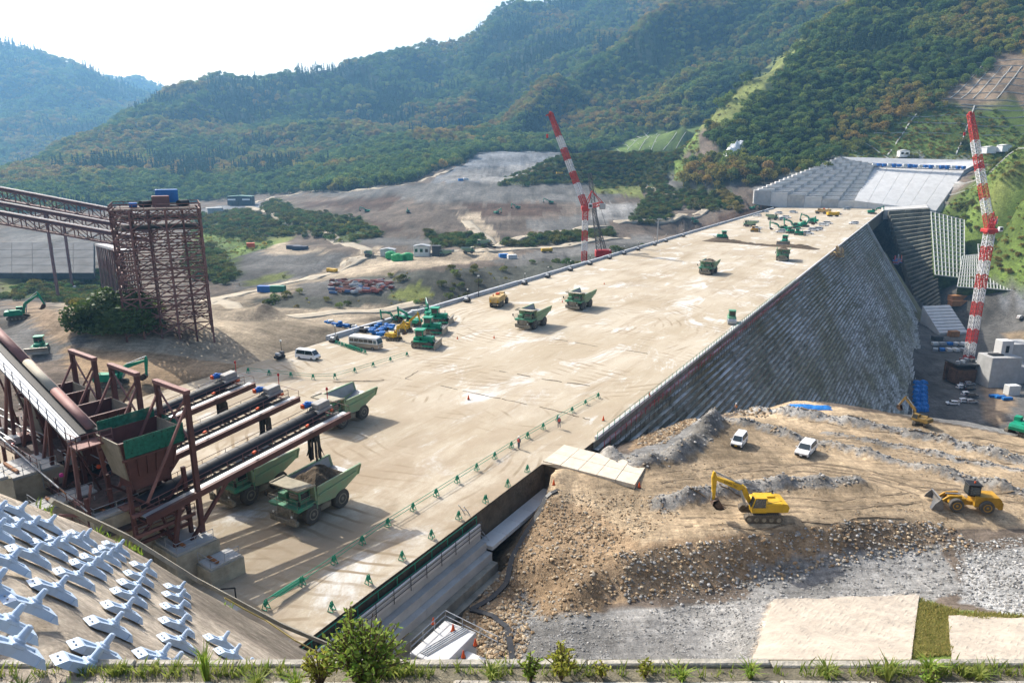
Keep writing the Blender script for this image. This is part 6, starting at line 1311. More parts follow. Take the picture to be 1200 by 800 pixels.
# tower: grid of columns with floors and bracing
tw = thing('trestle_tower', 'tall maroon scaffold-like transfer tower where the overhead conveyors end', 'tower', on_ground(200, 384, 100, 400), R(25))
TB = tw.location; dT = float(project(TB.x, TB.y, TB.z)[2]); H_ = (384-250)*dT/F*1.03; nx_, ny_ = 6, 3; wx, wy = 16.0, 12.0; LV = 13
for i in range(nx_):
    for j in range(ny_):
        x, y = -wx/2 + wx*i/(nx_-1), -wy/2 + wy*j/(ny_-1); MB().beam((x, y, -14), (x*.97, y*.97, H_), .36).build('column', steel_l if (i+j) % 2 else steel, tw)
for k in range(LV):
    z = H_*(k+1)/LV; m = MB(); f = 1 - .03*(k+1)/LV
    for i in range(nx_): x = (-wx/2 + wx*i/(nx_-1))*f; m.beam((x, -wy/2*f, z), (x, wy/2*f, z), .3)
    for j in range(ny_): y = (-wy/2 + wy*j/(ny_-1))*f; m.beam((-wx/2*f, y, z), (wx/2*f, y, z), .24)
    m.build('floor_beams', steel_l if k % 2 else steel, tw)
    m = MB(); z0 = H_*k/LV
    for i in range(nx_-1):
        xa, xb = (-wx/2 + wx*i/(nx_-1)), (-wx/2 + wx*(i+1)/(nx_-1))
        for y in (-wy/2, wy/2):
            if (i + k) % 2: xa, xb = xb, xa
            m.beam((xa, y, z0), (xb, y, z), .2)
            if k % 3 == 0: m.beam((xb, y, z0), (xa, y, z), .16)
    for j in range(ny_-1):
        ya, yb = (-wy/2 + wy*j/(ny_-1)), (-wy/2 + wy*(j+1)/(ny_-1))
        for x in (-wx/2, wx/2): m.beam((x, ya if (j+k) % 2 else yb, z0), (x, yb if (j+k) % 2 else ya, z), .2)
    m.build('bracing', steel_l, tw)
    if k >= 10: MB().box((0, 0, z+.2), (wx*.9, wy*.9, .14)).build('floor_plate', M('rusty_grating', (.11, .075, .065), .8, var=.3, scale=2), tw)
    if k in (11, 12): m = MB(); rail_posts(m, [(-wx/2, -wy/2, z), (wx/2, -wy/2, z), (wx/2, wy/2, z), (-wx/2, wy/2, z), (-wx/2, -wy/2, z)], 1.1, 2, .07); m.build('handrail', steel_l, tw)
MB().box((1.0, 0, H_+1.3), (3.2, 2.4, 2.2), ch=.1).build('drive_house', steel_l, tw); MB().box((2.2, 3.4, H_+2.2), (4.2, 2.6, 2.6), ch=.1).build('blue_cabin', M('cabin_blue', (.04, .20, .52), .5), tw)
for s in (-1, 1): MB().tube((s*3.4 + .8, -1, H_+.9), (s*3.4 + 2.4, 1, H_+.9), .62, n=12).build('pulley_drum', black, tw)
MB().tube((-4.6, -3, H_+.9), (-3.2, -3, H_+.9), .5, n=12).build('motor', blue_p, tw)
# descending gallery behind the tower with its own row of trestle posts
a, b = on_ground(120, 350, 120, 420), None
t = thing('tail_trestle', 'maroon trestle with a belt descending left behind the transfer tower', 'trestle', (0, 0, 0)); p0, p1 = atd(150, 296, 215), atd(118, 288, 280)
for k in range(14):
    p = p0.lerp(p1, k/13)
    for o_ in (-1.6, 1.6): MB().beam(p + Vector((o_, 0, 0)), Vector((p.x + o_*1.2, p.y, -22)), .34).build('post', steel_l if k % 2 else steel, t)
    if k < 13: MB().beam(p + Vector((-1.6, 0, -2)), p0.lerp(p1, (k+1)/13) + Vector((-1.6, 0, -9)), .2).build('brace', steel_l, t)
m = MB(); sx = Vector((2.2, 0, 0)); m.hexa([p0-sx, p0+sx, p1+sx, p1-sx, p0-sx+Vector((0, 0, .8)), p0+sx+Vector((0, 0, .8)), p1+sx+Vector((0, 0, .8)), p1-sx+Vector((0, 0, .8))]); m.build('belt_gallery', M('hood_grey', (.36, .35, .36), .6, var=.15), t)
for k in range(5):                                       # tall posts between tower and trestle
    pass
# concrete cut far left
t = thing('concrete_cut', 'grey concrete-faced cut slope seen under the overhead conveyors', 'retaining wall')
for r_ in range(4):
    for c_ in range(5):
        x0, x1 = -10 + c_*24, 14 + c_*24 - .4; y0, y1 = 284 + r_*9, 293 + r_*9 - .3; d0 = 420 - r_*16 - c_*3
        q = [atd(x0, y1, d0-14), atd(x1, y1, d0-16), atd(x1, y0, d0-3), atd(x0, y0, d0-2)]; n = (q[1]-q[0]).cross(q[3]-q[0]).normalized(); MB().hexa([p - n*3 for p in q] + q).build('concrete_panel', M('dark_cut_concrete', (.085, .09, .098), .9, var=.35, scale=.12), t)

# ================================================================== ROADS IN THE VALLEY
road_m = M('haul_road_sand', (.40, .345, .26), .95, var=.16, scale=.25, bump=.2)
def road(px, w, lift=.35):
    G = [on_ground(x, y, 120, 1500) for x, y in px]; P = []
    for a, b in zip(G, G[1:]):
        n = max(1, int((b-a).length/6)); P += [a.lerp(b, i/n) for i in range(n)]
    P.append(G[-1])
    for _ in range(6): P = [P[0]] + [(P[i-1] + P[i]*2 + P[i+1])/4 for i in range(1, len(P)-1)] + [P[-1]]
    xs, ys = [], []; rows = []
    for i, p in enumerate(P):
        d = (P[min(i+1, len(P)-1)] - P[max(i-1, 0)]); d.z = 0; d.normalize(); n = Vector((-d.y, d.x, 0)); ww = w*(1 + .12*math.sin(i*.7))
        rows.append([p + n*ww*f for f in (-.5, -.25, 0, .25, .5)])
    A_ = np.array([[(q.x, q.y) for q in r] for r in rows]); Z = ground(A_[..., 0], A_[..., 1]); Zm = np.maximum(Z, Z.mean(1, keepdims=True)-.2) + lift
    m = MB(); vs = [(A_[i, j, 0], A_[i, j, 1], Zm[i, j]) for i in range(len(rows)) for j in range(5)]; vs2 = []
    fs = [(i*5+j, i*5+j+1, i*5+j+6, i*5+j+5) for i in range(len(rows)-1) for j in range(4)]; o = len(vs)
    for i in range(len(rows)): vs += [(A_[i, 0, 0], A_[i, 0, 1], Zm[i, 0]-1.5), (A_[i, 4, 0], A_[i, 4, 1], Zm[i, 4]-1.5)]
    for i in range(len(rows)-1): fs += [(i*5, i*5+5, o+2*i+2, o+2*i), (i*5+4, o+2*i+1, o+2*i+3, i*5+9)]
    m.add(vs, fs); return tag(m.build('haul_road', road_m, smooth=True), kind='structure')
road([(292, 242), (312, 247), (340, 257), (365, 268), (388, 279), (420, 289), (440, 297), (420, 305), (398, 315), (370, 325), (325, 334), (285, 344), (238, 358)], 8.5)
road([(238, 352), (270, 356), (300, 362), (340, 366), (400, 368), (452, 364), (490, 357)], 6.5)
road([(575, 288), (600, 281), (650, 273), (700, 265), (760, 257), (800, 254), (826, 250), (833, 245), (818, 238), (790, 231), (768, 224), (752, 217)], 7)
road([(440, 299), (500, 297), (560, 296), (610, 291), (680, 286), (740, 280)], 8)
road([(576, 287), (566, 276), (552, 266), (545, 258)], 7)
road([(300, 238), (328, 229), (400, 225), (450, 221), (490, 214), (518, 203), (530, 198)], 6)

# ================================================================== THINGS IN THE VALLEY
def box_thing(name, label, cat, x, y, dims, mat, rz=0.0, roof=None, group=None, win=0, lo=120, hi=1600):
    p = on_ground(x, y, lo, hi); t = thing(name, label, cat, p, rz, group); L_, W_, H2 = dims
    MB().box((0, 0, H2/2), dims, ch=.06).build('wall', mat, t)
    if roof: m = MB(); m.prism([(-L_/2-.4, H2), (0, H2 + .12*L_ if False else H2+.9), (L_/2+.4, H2)], -W_/2-.3, W_/2+.3, 'Y'); m.build('roof', roof, t)
    for k in range(win):
        MB().box((-L_/2 + L_*(k+.5)/win, -W_/2-.02, H2*.58), (L_/win*.55, .06, H2*.32)).build('window', glass_m, t)
    return t
big = box_thing('shed_building', 'dark shed with green roof and white trim at the foot of the forest', 'building', 283, 240, (25, 13, 9), M('dark_cladding', (.05, .06, .07), .6), R(5), M('green_roof', (.05, .20, .16), .5))
MB().box((-8, -6.6, 5.8), (8, .3, 1.6)).build('fascia', white, big); MB().box((7, -6.6, 5.8), (8, .3, 1.6)).build('fascia', white, big); MB().box((-3, -6.55, 2.2), (5, .2, 4.2)).build('door', glass_m, big)
box_thing('tunnel_portal', 'grey concrete portal block left of the dark shed', 'portal', 252, 252, (14, 12, 7), conc, R(30))
for k, (x, mm, lb) in enumerate(((318, M('container_green', (.03, .22, .13), .5), 'green'), (311, blue_p, 'blue'))): box_thing('container', '%s container beside the road below the steel yard' % lb, 'container', x + (8 if k == 0 else 0), 342, (6, 2.4, 2.6), mm, R(-8), None)
for k, (x, y, w_, lb) in enumerate(((458, 303, 8, 'left'), (466, 306, 9, 'middle'), (478, 305, 8, 'right'))):
    p = on_ground(x, y, 150, 800); o = thing('green_tank', 'bright green tank of the plant beside the haul road, %s one' % lb, 'tank', p, R(-6), 'green plant tanks'); MB().lathe((0, 0, 0), [(2.0, 0), (2.0, 3.6), (1.6, 4.2), (.3, 4.4)], 16).build('shell', M('tank_green', (.03, .38, .12), .5), o); MB().box((0, 0, 1.9), (w_*.7, 3.4, 3.8), ch=.4).build('casing', M('tank_green', (.03, .38, .12), .5), o)
box_thing('site_office', 'white two-storey site office on posts beside the green tanks', 'office', 495, 300, (9, 5, 6), offw, R(-5), M('grey_roof', (.40, .42, .44), .5), None, 3)
box_thing('site_office', 'low grey shed left of the green tanks', 'office', 455, 300, (8, 5, 4), M('pale_grey_wall', (.50, .52, .54), .6), R(-5), M('grey_roof', (.40, .42, .44), .5))
box_thing('hopper_bin', 'dark inclined batching bin right of the white site office', 'bin', 512, 300, (5, 4, 6), M('dark_steel', (.06, .065, .07), .5))
# steel yard: stacked bundles of brown and blue section steel
yard_m = [M('red_primer', (.26, .07, .06), .6), M('blue_steel', (.08, .16, .32), .5), M('rust_steel', (.20, .08, .06), .7), M('pale_steel', (.40, .42, .44), .5)]
YL = []
for r_ in range(6):
    for c_ in range(9):
        x, y = 388 + c_*8.2 + (r_ % 2)*3, 330 + r_*2.7
        if x < 462 - abs(r_-2)*5: YL.append((x + random.uniform(-2, 2), y + random.uniform(-.6, .6), r_, c_))
ROWN = ['back', 'second', 'third', 'fourth', 'fifth', 'front']; COLN_ = ['first', 'second', 'third', 'fourth', 'fifth', 'sixth', 'seventh', 'eighth', 'ninth']
for x, y, r_, c_ in YL:
    p = on_ground(x, y, 150, 700); mi = 0 if c_ > 4 and random.random() < .7 else random.randrange(4)
    o = thing('steel_bundle', '%s bundle of section steel in the yard, %s row, %s from the left' % (['red-brown', 'blue', 'rusty', 'pale'][mi], ROWN[r_], COLN_[c_]), 'steel bundle', p, random.uniform(-.9, .9), 'bundles in the steel yard')
    n = random.randint(3, 5); hh = random.uniform(.4, .7)
    for k in range(n): MB().box((random.uniform(-.3, .3), -.9 + k*.5, hh*(1 + (k % 2)*.7)), (random.uniform(1.8, 3.6), .4, hh*.9), rz=random.uniform(-.2, .2)).build('section', yard_m[mi if random.random() < .7 else random.randrange(4)], o)
# small machines in the dig area
X1 = excavator(mgreen, 40, -80, R(160)); XL = [(430, 249, 0.3, 'green excavator on the dark brown terrace, leftmost in the dig area'), (478, 250, 2.0, 'small green excavator between the terraces of the dig area'), (582, 251, 2.6, 'green excavator below the dark bench in mid dig area'), (606, 245, 1.0, 'green excavator on top of the dark bench in the dig area'), (645, 239, 0.4, 'farthest green excavator at the right of the dig area'), (882, 246, 2.5, 'green excavator at the far left shoulder of the dam'), (815, 262, 1.2, 'yellowish soil machine beside the brown cut near the far deck')]
for k, (x, y, a_, lb) in enumerate(XL):
    p = on_ground(x, y, 200, 1200); o = X1 if k == 0 else dup(X1, p, a_); set_on(o, p, a_, lb, 'excavators in the valley')
DTV = [(566, 288, 2.9, 'green dump truck on the valley road at the bend below the dig area'), (549, 297, .2, 'green dump truck on the lower valley road'), (432, 301, 1.6, 'green dump truck coming round the bend near the tanks'), (523, 300, 2.8, 'green dump truck parked right of the white site office')]
for x, y, a_, lb in DTV: dup(te, on_ground(x, y, 150, 900), a_, lb, 'dump trucks in the valley', (.82, .82, .82))
LT = thing('tipper_lorry', 'yellow lorry on the haul road above the steel yard', 'lorry', on_ground(389, 320, 150, 700), 2.6)
for x in (2.2, -1.2, -2.4):
    for s in (1, -1): wheel(LT, x, 1.0*s, .5, .35, s)
MB().box((2.4, 0, 1.7), (1.6, 2.2, 2.0), ch=.15).build('cab', yellow, LT); MB().box((-1.1, 0, 1.8), (4.8, 2.3, 1.6), ch=.08).build('tipper_body', yellow, LT); MB().box((0, 0, .8), (6.2, 1.0, .4)).build('chassis', black, LT); MB().box((3.22, 0, 2.1), (.04, 1.8, .8)).build('windscreen', glass_m, LT)
dup(LT, on_ground(641, 296, 150, 700), .3, 'yellow mixer-like lorry behind the wall near the left tower crane'); dup(LT, on_ground(656, 205, 400, 1200), .2, 'small lorry far off below the bush ridge')
for k, (x, y, lb) in enumerate(((540, 212, 'in the pale quarry pit, left'), (546, 211, 'in the pale quarry pit, right'), (590, 302, 'behind the dam wall among stored goods'), (600, 303, 'of stored goods behind the dam wall, right-hand'))): box_thing('stacked_goods', 'blue covered stack ' + lb, 'stack', x, y, (5, 3, 2.2), blue_tarp if k % 2 == 0 else offw, .3, None, None, 0, 200, 1400)
box_thing('orange_hut', 'orange hut on the grassy bank left of the rocky mound', 'hut', 294, 290, (5, 3, 3), orange, .3)
for k, (x, y, lb) in enumerate(((345, 292, 'left'), (352, 293, 'right'))): box_thing('dark_stack', 'dark stacked material on the rocky mound, %s pile' % lb, 'stack', x, y, (9, 4, 2.5), M('dark_blue_stack', (.05, .06, .10), .7), -.1)

# ================================================================== MACHINES PARKED ON THE DECK
B0 = b1; PB = [(497, 407, R(-12), 'green bulldozer parked at the front of the machine cluster'), (506, 391, R(-8), 'green bulldozer parked second in the machine cluster'), (514, 379, R(-8), 'green bulldozer parked third, behind the other two in the cluster')]
for x, y, a_, lb in PB: dup(b1, at(x, y) + Vector((0, 0, .06)), a_, lb, 'bulldozers in the parked cluster', (1.25, 1.25, 1.25))
ym = excavator(yellow, 62, -75, R(-25), .72); set_on(ym, at(462, 399) + Vector((0, 0, .06)), R(-10), 'small yellow excavator parked nearest the minibus', 'small excavators in the parked cluster')
dup(ym, at(476, 389) + Vector((0, 0, .06)), R(10), 'small yellow excavator half hidden behind another in the cluster', 'small excavators in the parked cluster')
dup(e4, at(484, 382) + Vector((0, 0, .06)), R(140), 'green excavator parked at the back of the cluster, left', 'green excavators in the parked cluster', (.8, .8, .8)); dup(e4, at(503, 372) + Vector((0, 0, .06)), R(100), 'green excavator parked at the back of the cluster, right', 'green excavators in the parked cluster', (.8, .8, .8))
dup(e4, at(466, 378) + Vector((0, 0, .06)), R(200), 'green excavator parked beyond the small yellow one', 'green excavators in the parked cluster', (.7, .7, .7))
def goods(x, y, k, lb, mm, z=None, n=5):
    p = at(x, y) + Vector((0, 0, .05)) if z is None else on_ground(x, y, 100, 500); o = thing('wrapped_goods', lb, 'goods', p, random.uniform(-.3, .3), 'blue wrapped goods beside the deck')
    for j in range(n):
        w_ = random.uniform(.8, 1.7); MB().box((random.uniform(-1.3, 1.3), random.uniform(-.8, .8), .35 + random.uniform(0, .7)), (w_, random.uniform(.6, 1.2), random.uniform(.5, .9)), rz=random.uniform(-.5, .5), ch=.12).build('bundle', mm if j % 3 else [offw, blue_p, black][random.randrange(3)], o)
GX_ = [(385, 380), (393, 382), (400, 383), (408, 385), (416, 387), (424, 388), (432, 390), (440, 392), (447, 390), (450, 396), (456, 386), (440, 385)]
for k, (x, y) in enumerate(GX_): goods(x, y, k, 'heap of blue wrapped goods beside the minibus, %s from the left' % (ORD + ['eleventh', 'twelfth'])[k].replace('nearest', 'first'), blue_tarp, 1 if k < 5 else None)
for k, (x, y) in enumerate(((472, 372), (482, 369), (494, 365))): goods(x, y, k, 'low dark stack of forms along the wall behind the cluster, ' + ['left', 'middle', 'right'][k], M('form_dark', (.12, .13, .13), .7), None, 6)
def wall_unit(lb, x, y):
    p = at(x, y); s_, t_ = dam_st(p); p = dam(s_, -69.2, .05); t = thing('winch_unit', lb, 'winch', p, DAM_RZ, 'dark winch units along the low wall')
    MB().box((0, 0, .5), (1.9, 1.3, .5), ch=.06).build('base_frame', black, t); MB().tube((-.3, -.5, 1.0), (-.3, .5, 1.0), .38, n=12).build('drum', galv, t); MB().box((.6, 0, 1.05), (.6, .9, .8), ch=.06).build('motor_box', M('winch_grey', (.10, .11, .12), .6), t); MB().tube((.9, .4, .5), (.9, .4, 3.4), .06, n=5).build('lamp_post', black, t); MB().box((.9, .4, 3.4), (.3, .3, .3)).build('lamp', lamp_w, t)
WU = [(323, 420), (393, 402), (542, 354), (612, 334), (641, 326), (668, 318), (690, 311), (712, 304), (731, 299), (748, 294), (765, 288), (778, 284), (800, 278)]
for k, (x, y) in enumerate(WU): wall_unit('dark winch unit standing against the low wall, %s from the near end' % (ORD + ['thirteenth'])[k].replace('nearest', 'first'), x, y)
p = at(574, 350); t = thing('lamp_mast', 'thin dark lamp mast beside the tan tank truck', 'lamp mast', dam(dam_st(p)[0], -70.6, 0)); MB().tube((0, 0, 0), (0, 0, 6), .1, n=6).build('pole', black, t); MB().box((0, 0, 6), (.6, .4, .3)).build('lamp', lamp_w, t)
p = at(770, 286); t = thing('lamp_mast', 'pale floodlight mast by the wall in front of the valley road', 'lamp mast', dam(dam_st(p)[0], -70.6, 0)); MB().tube((0, 0, 0), (0, 0, 11), .2, n=6).build('pole', galv, t); MB().box((.6, 0, 11), (2.4, .4, .5)).build('lamp', galv, t)
# ---- soil windrow with two bulldozers spreading it
m = MB(); a, b = at(824, 282), at(962, 293); d = b - a; n = 46; nrm = Vector((-d.y, d.x, 0)).normalized(); vs = []; W = 9
for i in range(n):
    for j in range(W):
        f = i/(n-1); g = j/(W-1)*2-1; h = (1-abs(g)**1.7)*(.9 + .5*math.sin(f*9) + random.uniform(-.25, .25))*min(1, f*12, (1-f)*8); q = a.lerp(b, f) + nrm*g*(3.2 + .8*math.sin(f*14)); vs.append((q.x, q.y, .06 + max(0, h)*1.1))
m.add(vs, [(i*W+j, i*W+j+1, (i+1)*W+j+1, (i+1)*W+j) for i in range(n-1) for j in range(W-1)]); tag(m.build('soil_windrow', soil_m), 'long dark soil windrow tipped across the far deck', 'soil heap')
dup(b1, at(846, 282) + Vector((0, 0, .3)), DAM_RZ + 2.0, 'green bulldozer at the left end of the soil windrow', None, (1.4, 1.4, 1.4)); dup(b1, at(919, 288) + Vector((0, 0, .3)), BACK, 'green bulldozer behind the loaded dump truck at the windrow', None, (1.4, 1.4, 1.4))
# ---- vehicles at the far end of the deck
FV = [(cw, 887, 254, 'white car at the far left deck edge'), (cs, 897, 249, 'silver car behind the leftmost white car at the far deck'), (te, 905, 258, 'green truck among cars at the far left deck'), (cw, 912, 251, 'white car right of the green truck at the far left deck'), (cs, 918, 258, 'silver car in the far deck row, third'), (cw, 922, 256, 'white car in the far deck row, fourth'), (e4, 917, 272, 'green excavator in the far machine group, left'), (b1, 926, 274, 'green machine in the far machine group, front left'), (b1, 936, 276, 'green machine in the far machine group, front right'), (e4, 932, 268, 'green excavator in the far machine group, middle'), (e4, 942, 266, 'green excavator in the far machine group, right'), (X1, 952, 262, 'dark excavator behind the far machine group'),
      (cw, 915, 273, 'white car left of the far machine group'), (cw, 947, 275, 'white car in front of the far machine group'), (cw, 953, 271, 'white car right of the far machine group, nearest'), (cs, 958, 270, 'silver car right of the far machine group, middle'), (cw, 965, 265, 'white car right of the far machine group, farther'), (cw, 970, 263, 'white car at the end of the far car row'), (wt, 964, 251, 'pale lorry with orange load at the far deck'), (LT, 976, 254, 'small yellow lorry at the far deck'), (cs, 982, 252, 'blue-grey van right of the small yellow lorry'), (cs, 992, 246, 'teal van at the far deck end'), (cw, 1001, 244, 'white car at the far deck end, first'), (cs, 1006, 243, 'silver car at the far deck end, second'), (cw, 1000, 263, 'lone white car near the far right deck edge'), (cdk, 969, 237, 'dark car alone before the stepped abutment'), (cw, 1026, 237, 'white car at the abutment foot'), (te, 879, 266, 'dump truck beside grey stores at the far left'), (cw, 886, 269, 'white van near the green fence at the far left'), (bulldozer(orange_y, 1.0), 884, 272, 'orange machine beside the white van at the far left'), (X1, 1022, 251, 'small red-brown excavator at the far right deck edge'), (cs, 930, 250, 'grey car behind the far rows'), (cs, 943, 238, 'green covered wagon at the foot of the stepped abutment')]
for k, (o, x, y, lb) in enumerate(FV):
    p = at(x, y) + Vector((0, 0, .05)); a_ = R(-20) + random.uniform(-.5, .5) + (math.pi if k % 3 == 0 else 0)
    if 'label' in o and o['label'] == 'x': set_on(o, p, a_, lb, 'vehicles at the far end of the deck')
    else: dup(o, p, a_, lb, 'vehicles at the far end of the deck', (1.15, 1.15, 1.15) if o not in (te,) else (.8, .8, .8))
for k in range(9): x, y = 850 + k*10.5, 270 - k*4.6; box_thing('stored_block', 'grey stores along the far left deck shoulder, %s from the near end' % ORD[k].replace('nearest', 'first'), 'stores', x, y, (5, 3, 1.8), [conc, galv, conc_l][k % 3], .5, None, 'stores along the far left shoulder', 0, 250, 700)

# ================================================================== FAR ABUTMENT
def quad_slab(px, th, name, mat, parent, lift=0):
    q = [atd(*p) for p in px]; n = (q[1]-q[0]).cross(q[3]-q[0]).normalized()
    if n.z < 0: n = -n
    return MB().hexa([p - n*th for p in q] + [p + n*lift for p in q]).build(name, mat, parent)
sa = thing('stepped_abutment', 'grey stepped concrete abutment slope left of the pale spillway slab', 'abutment'); NC = 20
for k in range(NC):
    f, g = k/NC, (k+1)/NC
    L0, L1 = Vector((884 + 100*f, 225 - 40*f, 0)), Vector((884 + 100*g, 225 - 40*g, 0)); R0, R1 = Vector((1002 + 24*f, 240 - 48*f, 0)), Vector((1002 + 24*g, 240 - 48*g, 0)); d0, d1 = 534 + 40*f, 534 + 40*g
    for c_ in range(6):
        u, v = c_/6, (c_+1)/6 - .002; A0, B0_, A1, B1 = L0.lerp(R0, u), L0.lerp(R0, v), L1.lerp(R1, u), L1.lerp(R1, v)
        p0, p1 = atd(A0.x, A0.y, d0+12*(1-u)), atd(B0_.x, B0_.y, d0+12*(1-v)); z1 = atd(A1.x, A1.y, d1+12*(1-u)).z; fw = Vector((-.25, -.97, 0))*(.4*(k % 2)); p0, p1 = p0 + fw, p1 + fw; back = Vector((.25, .97, 0))*10
        MB().hexa([p0 - Vector((0, 0, 9)), p1 - Vector((0, 0, 9)), p1 + back - Vector((0, 0, 9)), p0 + back - Vector((0, 0, 9)), Vector((p0.x, p0.y, z1)), Vector((p1.x, p1.y, z1)), Vector((p1.x, p1.y, z1)) + back, Vector((p0.x, p0.y, z1)) + back]).build('step_block', conc_l if (k + c_) % 2 else conc, sa)
sp = thing('spillway_slab', 'pale smooth concrete spillway slab at the far end of the dam', 'spillway'); NP = 6
for k in range(NP):
    u, v = k/NP + .0015, (k+1)/NP - .0015
    def bl2(u, w_): return tuple(np.array((1001, 235, 532.))*(1-u)*(1-w_) + np.array((1097, 247, 516.))*u*(1-w_) + np.array((1130, 200, 546.))*u*w_ + np.array((1022, 196, 574.))*(1-u)*w_)
    m = MB(); G_ = [[atd(*bl2(u + (v-u)*i/2, j/10)) for i in range(3)] for j in range(11)]
    m.add([p for r in G_ for p in r] + [p - Vector((0, 0, 9)) for r in G_ for p in r], [(j*3+i, j*3+i+1, j*3+i+4, j*3+i+3) for j in range(10) for i in range(2)] + [(i, i+1, 33+i+1, 33+i) for i in range(2)] + [(30+i, 30+i+1, 63+i+1, 63+i) for i in range(2)] + [(j*3+c, j*3+3+c, 33+j*3+3+c, 33+j*3+c) for j in range(10) for c in (0, 2)]); m.build('slab_panel', conc_l, sp, smooth=False)
q = [atd(*v) for v in ((1097.5, 247, 516), (1106, 248, 520), (1143, 197, 556), (1131, 199.5, 546))]; MB().hexa([Vector((v.x, v.y, v.z-22)) for v in q] + q).build('side_wall', conc, sp)
for k in range(5): f = k/5; q = atd(1110 + 30*f, 240 - 40*f, 522 + 28*f); MB().box(q - Vector((0, 0, 8)), (2.2, 4, 20), rz=.4).build('buttress', conc_d, sp)
quad_slab([(1024, 195, 575), (1131, 199, 547), (1152, 188, 556), (985, 184, 588)], 12, 'crest_platform', conc_l, sp)
a, b = atd(1023, 195, 572), atd(1128, 198.5, 544); m = MB(); rail_posts(m, [a, b], 2.2, 3, .3, 3); m.build('form_railing', blue_p, sp)
for k in range(18): p = a.lerp(b, k/17); MB().box(p + Vector((0, -1, 1.2)), (2.4, 2, random.uniform(1.5, 3)), ch=.1).build('form_unit', blue_p if k % 3 else offw, sp)
quad_slab([(1128, 201, 553), (1134, 201, 552), (1140, 192, 560), (1131, 192, 561)], 3, 'teal_screen', M('teal_sheet', (.03, .17, .24), .5), sp)
box_thing('site_hut', 'small white hut on the crest above the spillway slab', 'hut', 1058, 184, (8, 5, 5), white, 0, offw, None, 2, 400, 800)
for k, (x, y, lb) in enumerate(((1158, 180, 'left'), (1176, 178, 'right'))): box_thing('dome_tent', 'white dome tent on the bench under the green terraces, %s one' % lb, 'tent', x, y, (9, 6, 5), white, .2, offw, None, 0, 350, 800)
p = on_ground(866, 181, 500, 800); m = MB(); mound(m, -13, 13, -8, 8, -2, 13, 14, 9, .7); o = m.build('sheeted_mound', M('white_sheet', (.75, .75, .75), .6, var=.08, scale=.2)); o.location = p; tag(o, 'rock mound under white sheeting at the foot of the right-hand forest', 'mound')
# drains and benches on the green terraces
gut = M('gutter_concrete', (.46, .46, .43), .85, var=.1)
def drape(m, P, w, h, lift=.2):
    X_ = np.array([p[0] for p in P]); Y_ = np.array([p[1] for p in P]); Z_ = ground(X_, Y_) + lift; V = [Vector((X_[i], Y_[i], Z_[i])) for i in range(len(P))]
    for p, q in zip(V, V[1:]): m.beam(p, q, w, h)
def draped_lines(parent, name, mat, lines, w, h, n=10, lo=200, hi=900):
    for a, b in lines:
        p, q = on_ground(a[0], a[1], lo, hi), on_ground(b[0], b[1], lo, hi); m = MB(); drape(m, [p.lerp(q, i/n) for i in range(n+1)], w, h); m.build(name, mat, parent)
tr = thing('terrace_drains', 'pale concrete drains on the green terraced slope above the spillway', 'drain')
draped_lines(tr, 'drain', gut, [((1058, 137), (1215, 137)), ((1040, 146), (1215, 146)), ((1024, 156), (1215, 156)), ((1010, 166), (1215, 167)), ((998, 176), (1215, 177)), ((1126, 123), (1215, 123)), ((1082, 128), (1215, 129))], .7, .7, 26, 400, 900)
draped_lines(tr, 'stair', gut, [((1076, 131), (1040, 182)), ((1142, 124), (1120, 182))], .9, .5, 12, 400, 900)
tr = thing('net_frames', 'pale net frames on the bare soil slope at the upper right', 'slope frame')
draped_lines(tr, 'frame_beam', gut, [((1100 + k*2, 116 - k*7), (1215, 119 - k*8)) for k in range(7)] + [((1112 + k*14, 116), (1150 + k*12, 78)) for k in range(5)], .5, .5, 14, 450, 900)
tr = thing('slope_frames', 'grey-green framed slope beyond the bush ridge', 'slope frame')
draped_lines(tr, 'frame_beam', gut, [((710 + k*9, 176 - k*4), (818, 176 - k*4.2)) for k in range(6)] + [((735 + k*14, 176), (760 + k*11, 155)) for k in range(5)], .5, .4, 10, 450, 1100)
crib_c = M('crib_concrete', (.52, .53, .50), .85, var=.1); crib_g = M('crib_grass', (.10, .16, .045), .95, var=.4, scale=.35, bump=.6)
def crib(label, c, nu, nv, w):
    t = thing('crib_wall', label, 'crib wall'); G = [atd(*q) for q in c]; n = (G[1]-G[0]).cross(G[3]-G[0]).normalized()
    if n.z < 0: n = -n
    MB().hexa([g - n*14 for g in G] + [g - n*.25 for g in G]).build('grass_panel', crib_g, t)
    bl = lambda u, v: G[0].lerp(G[1], u).lerp(G[3].lerp(G[2], u), v)
    for k in range(nu+1): MB().beam(bl(k/nu, 0), bl(k/nu, 1), w, w).build('frame_beam', crib_c, t)
    for k in range(nv+1): MB().beam(bl(0, k/nv) + n*.02, bl(1, k/nv) + n*.02, w, w).build('frame_beam', crib_c, t)
crib('white concrete crib grid on the green slope beside the far dam end', [(1096, 322, 432), (1130, 326, 428), (1130, 258, 474), (1091, 248, 486)], 8, 15, .5)
crib('white concrete crib grid on the slope right of the tall crane', [(1150, 337, 408), (1204, 342, 392), (1202, 300, 424), (1146, 286, 440)], 14, 9, .45)
crib('white concrete crib grid low on the slope left of the tall crane', [(1122, 336, 416), (1150, 338, 410), (1146, 298, 438), (1128, 300, 440)], 8, 9, .45)
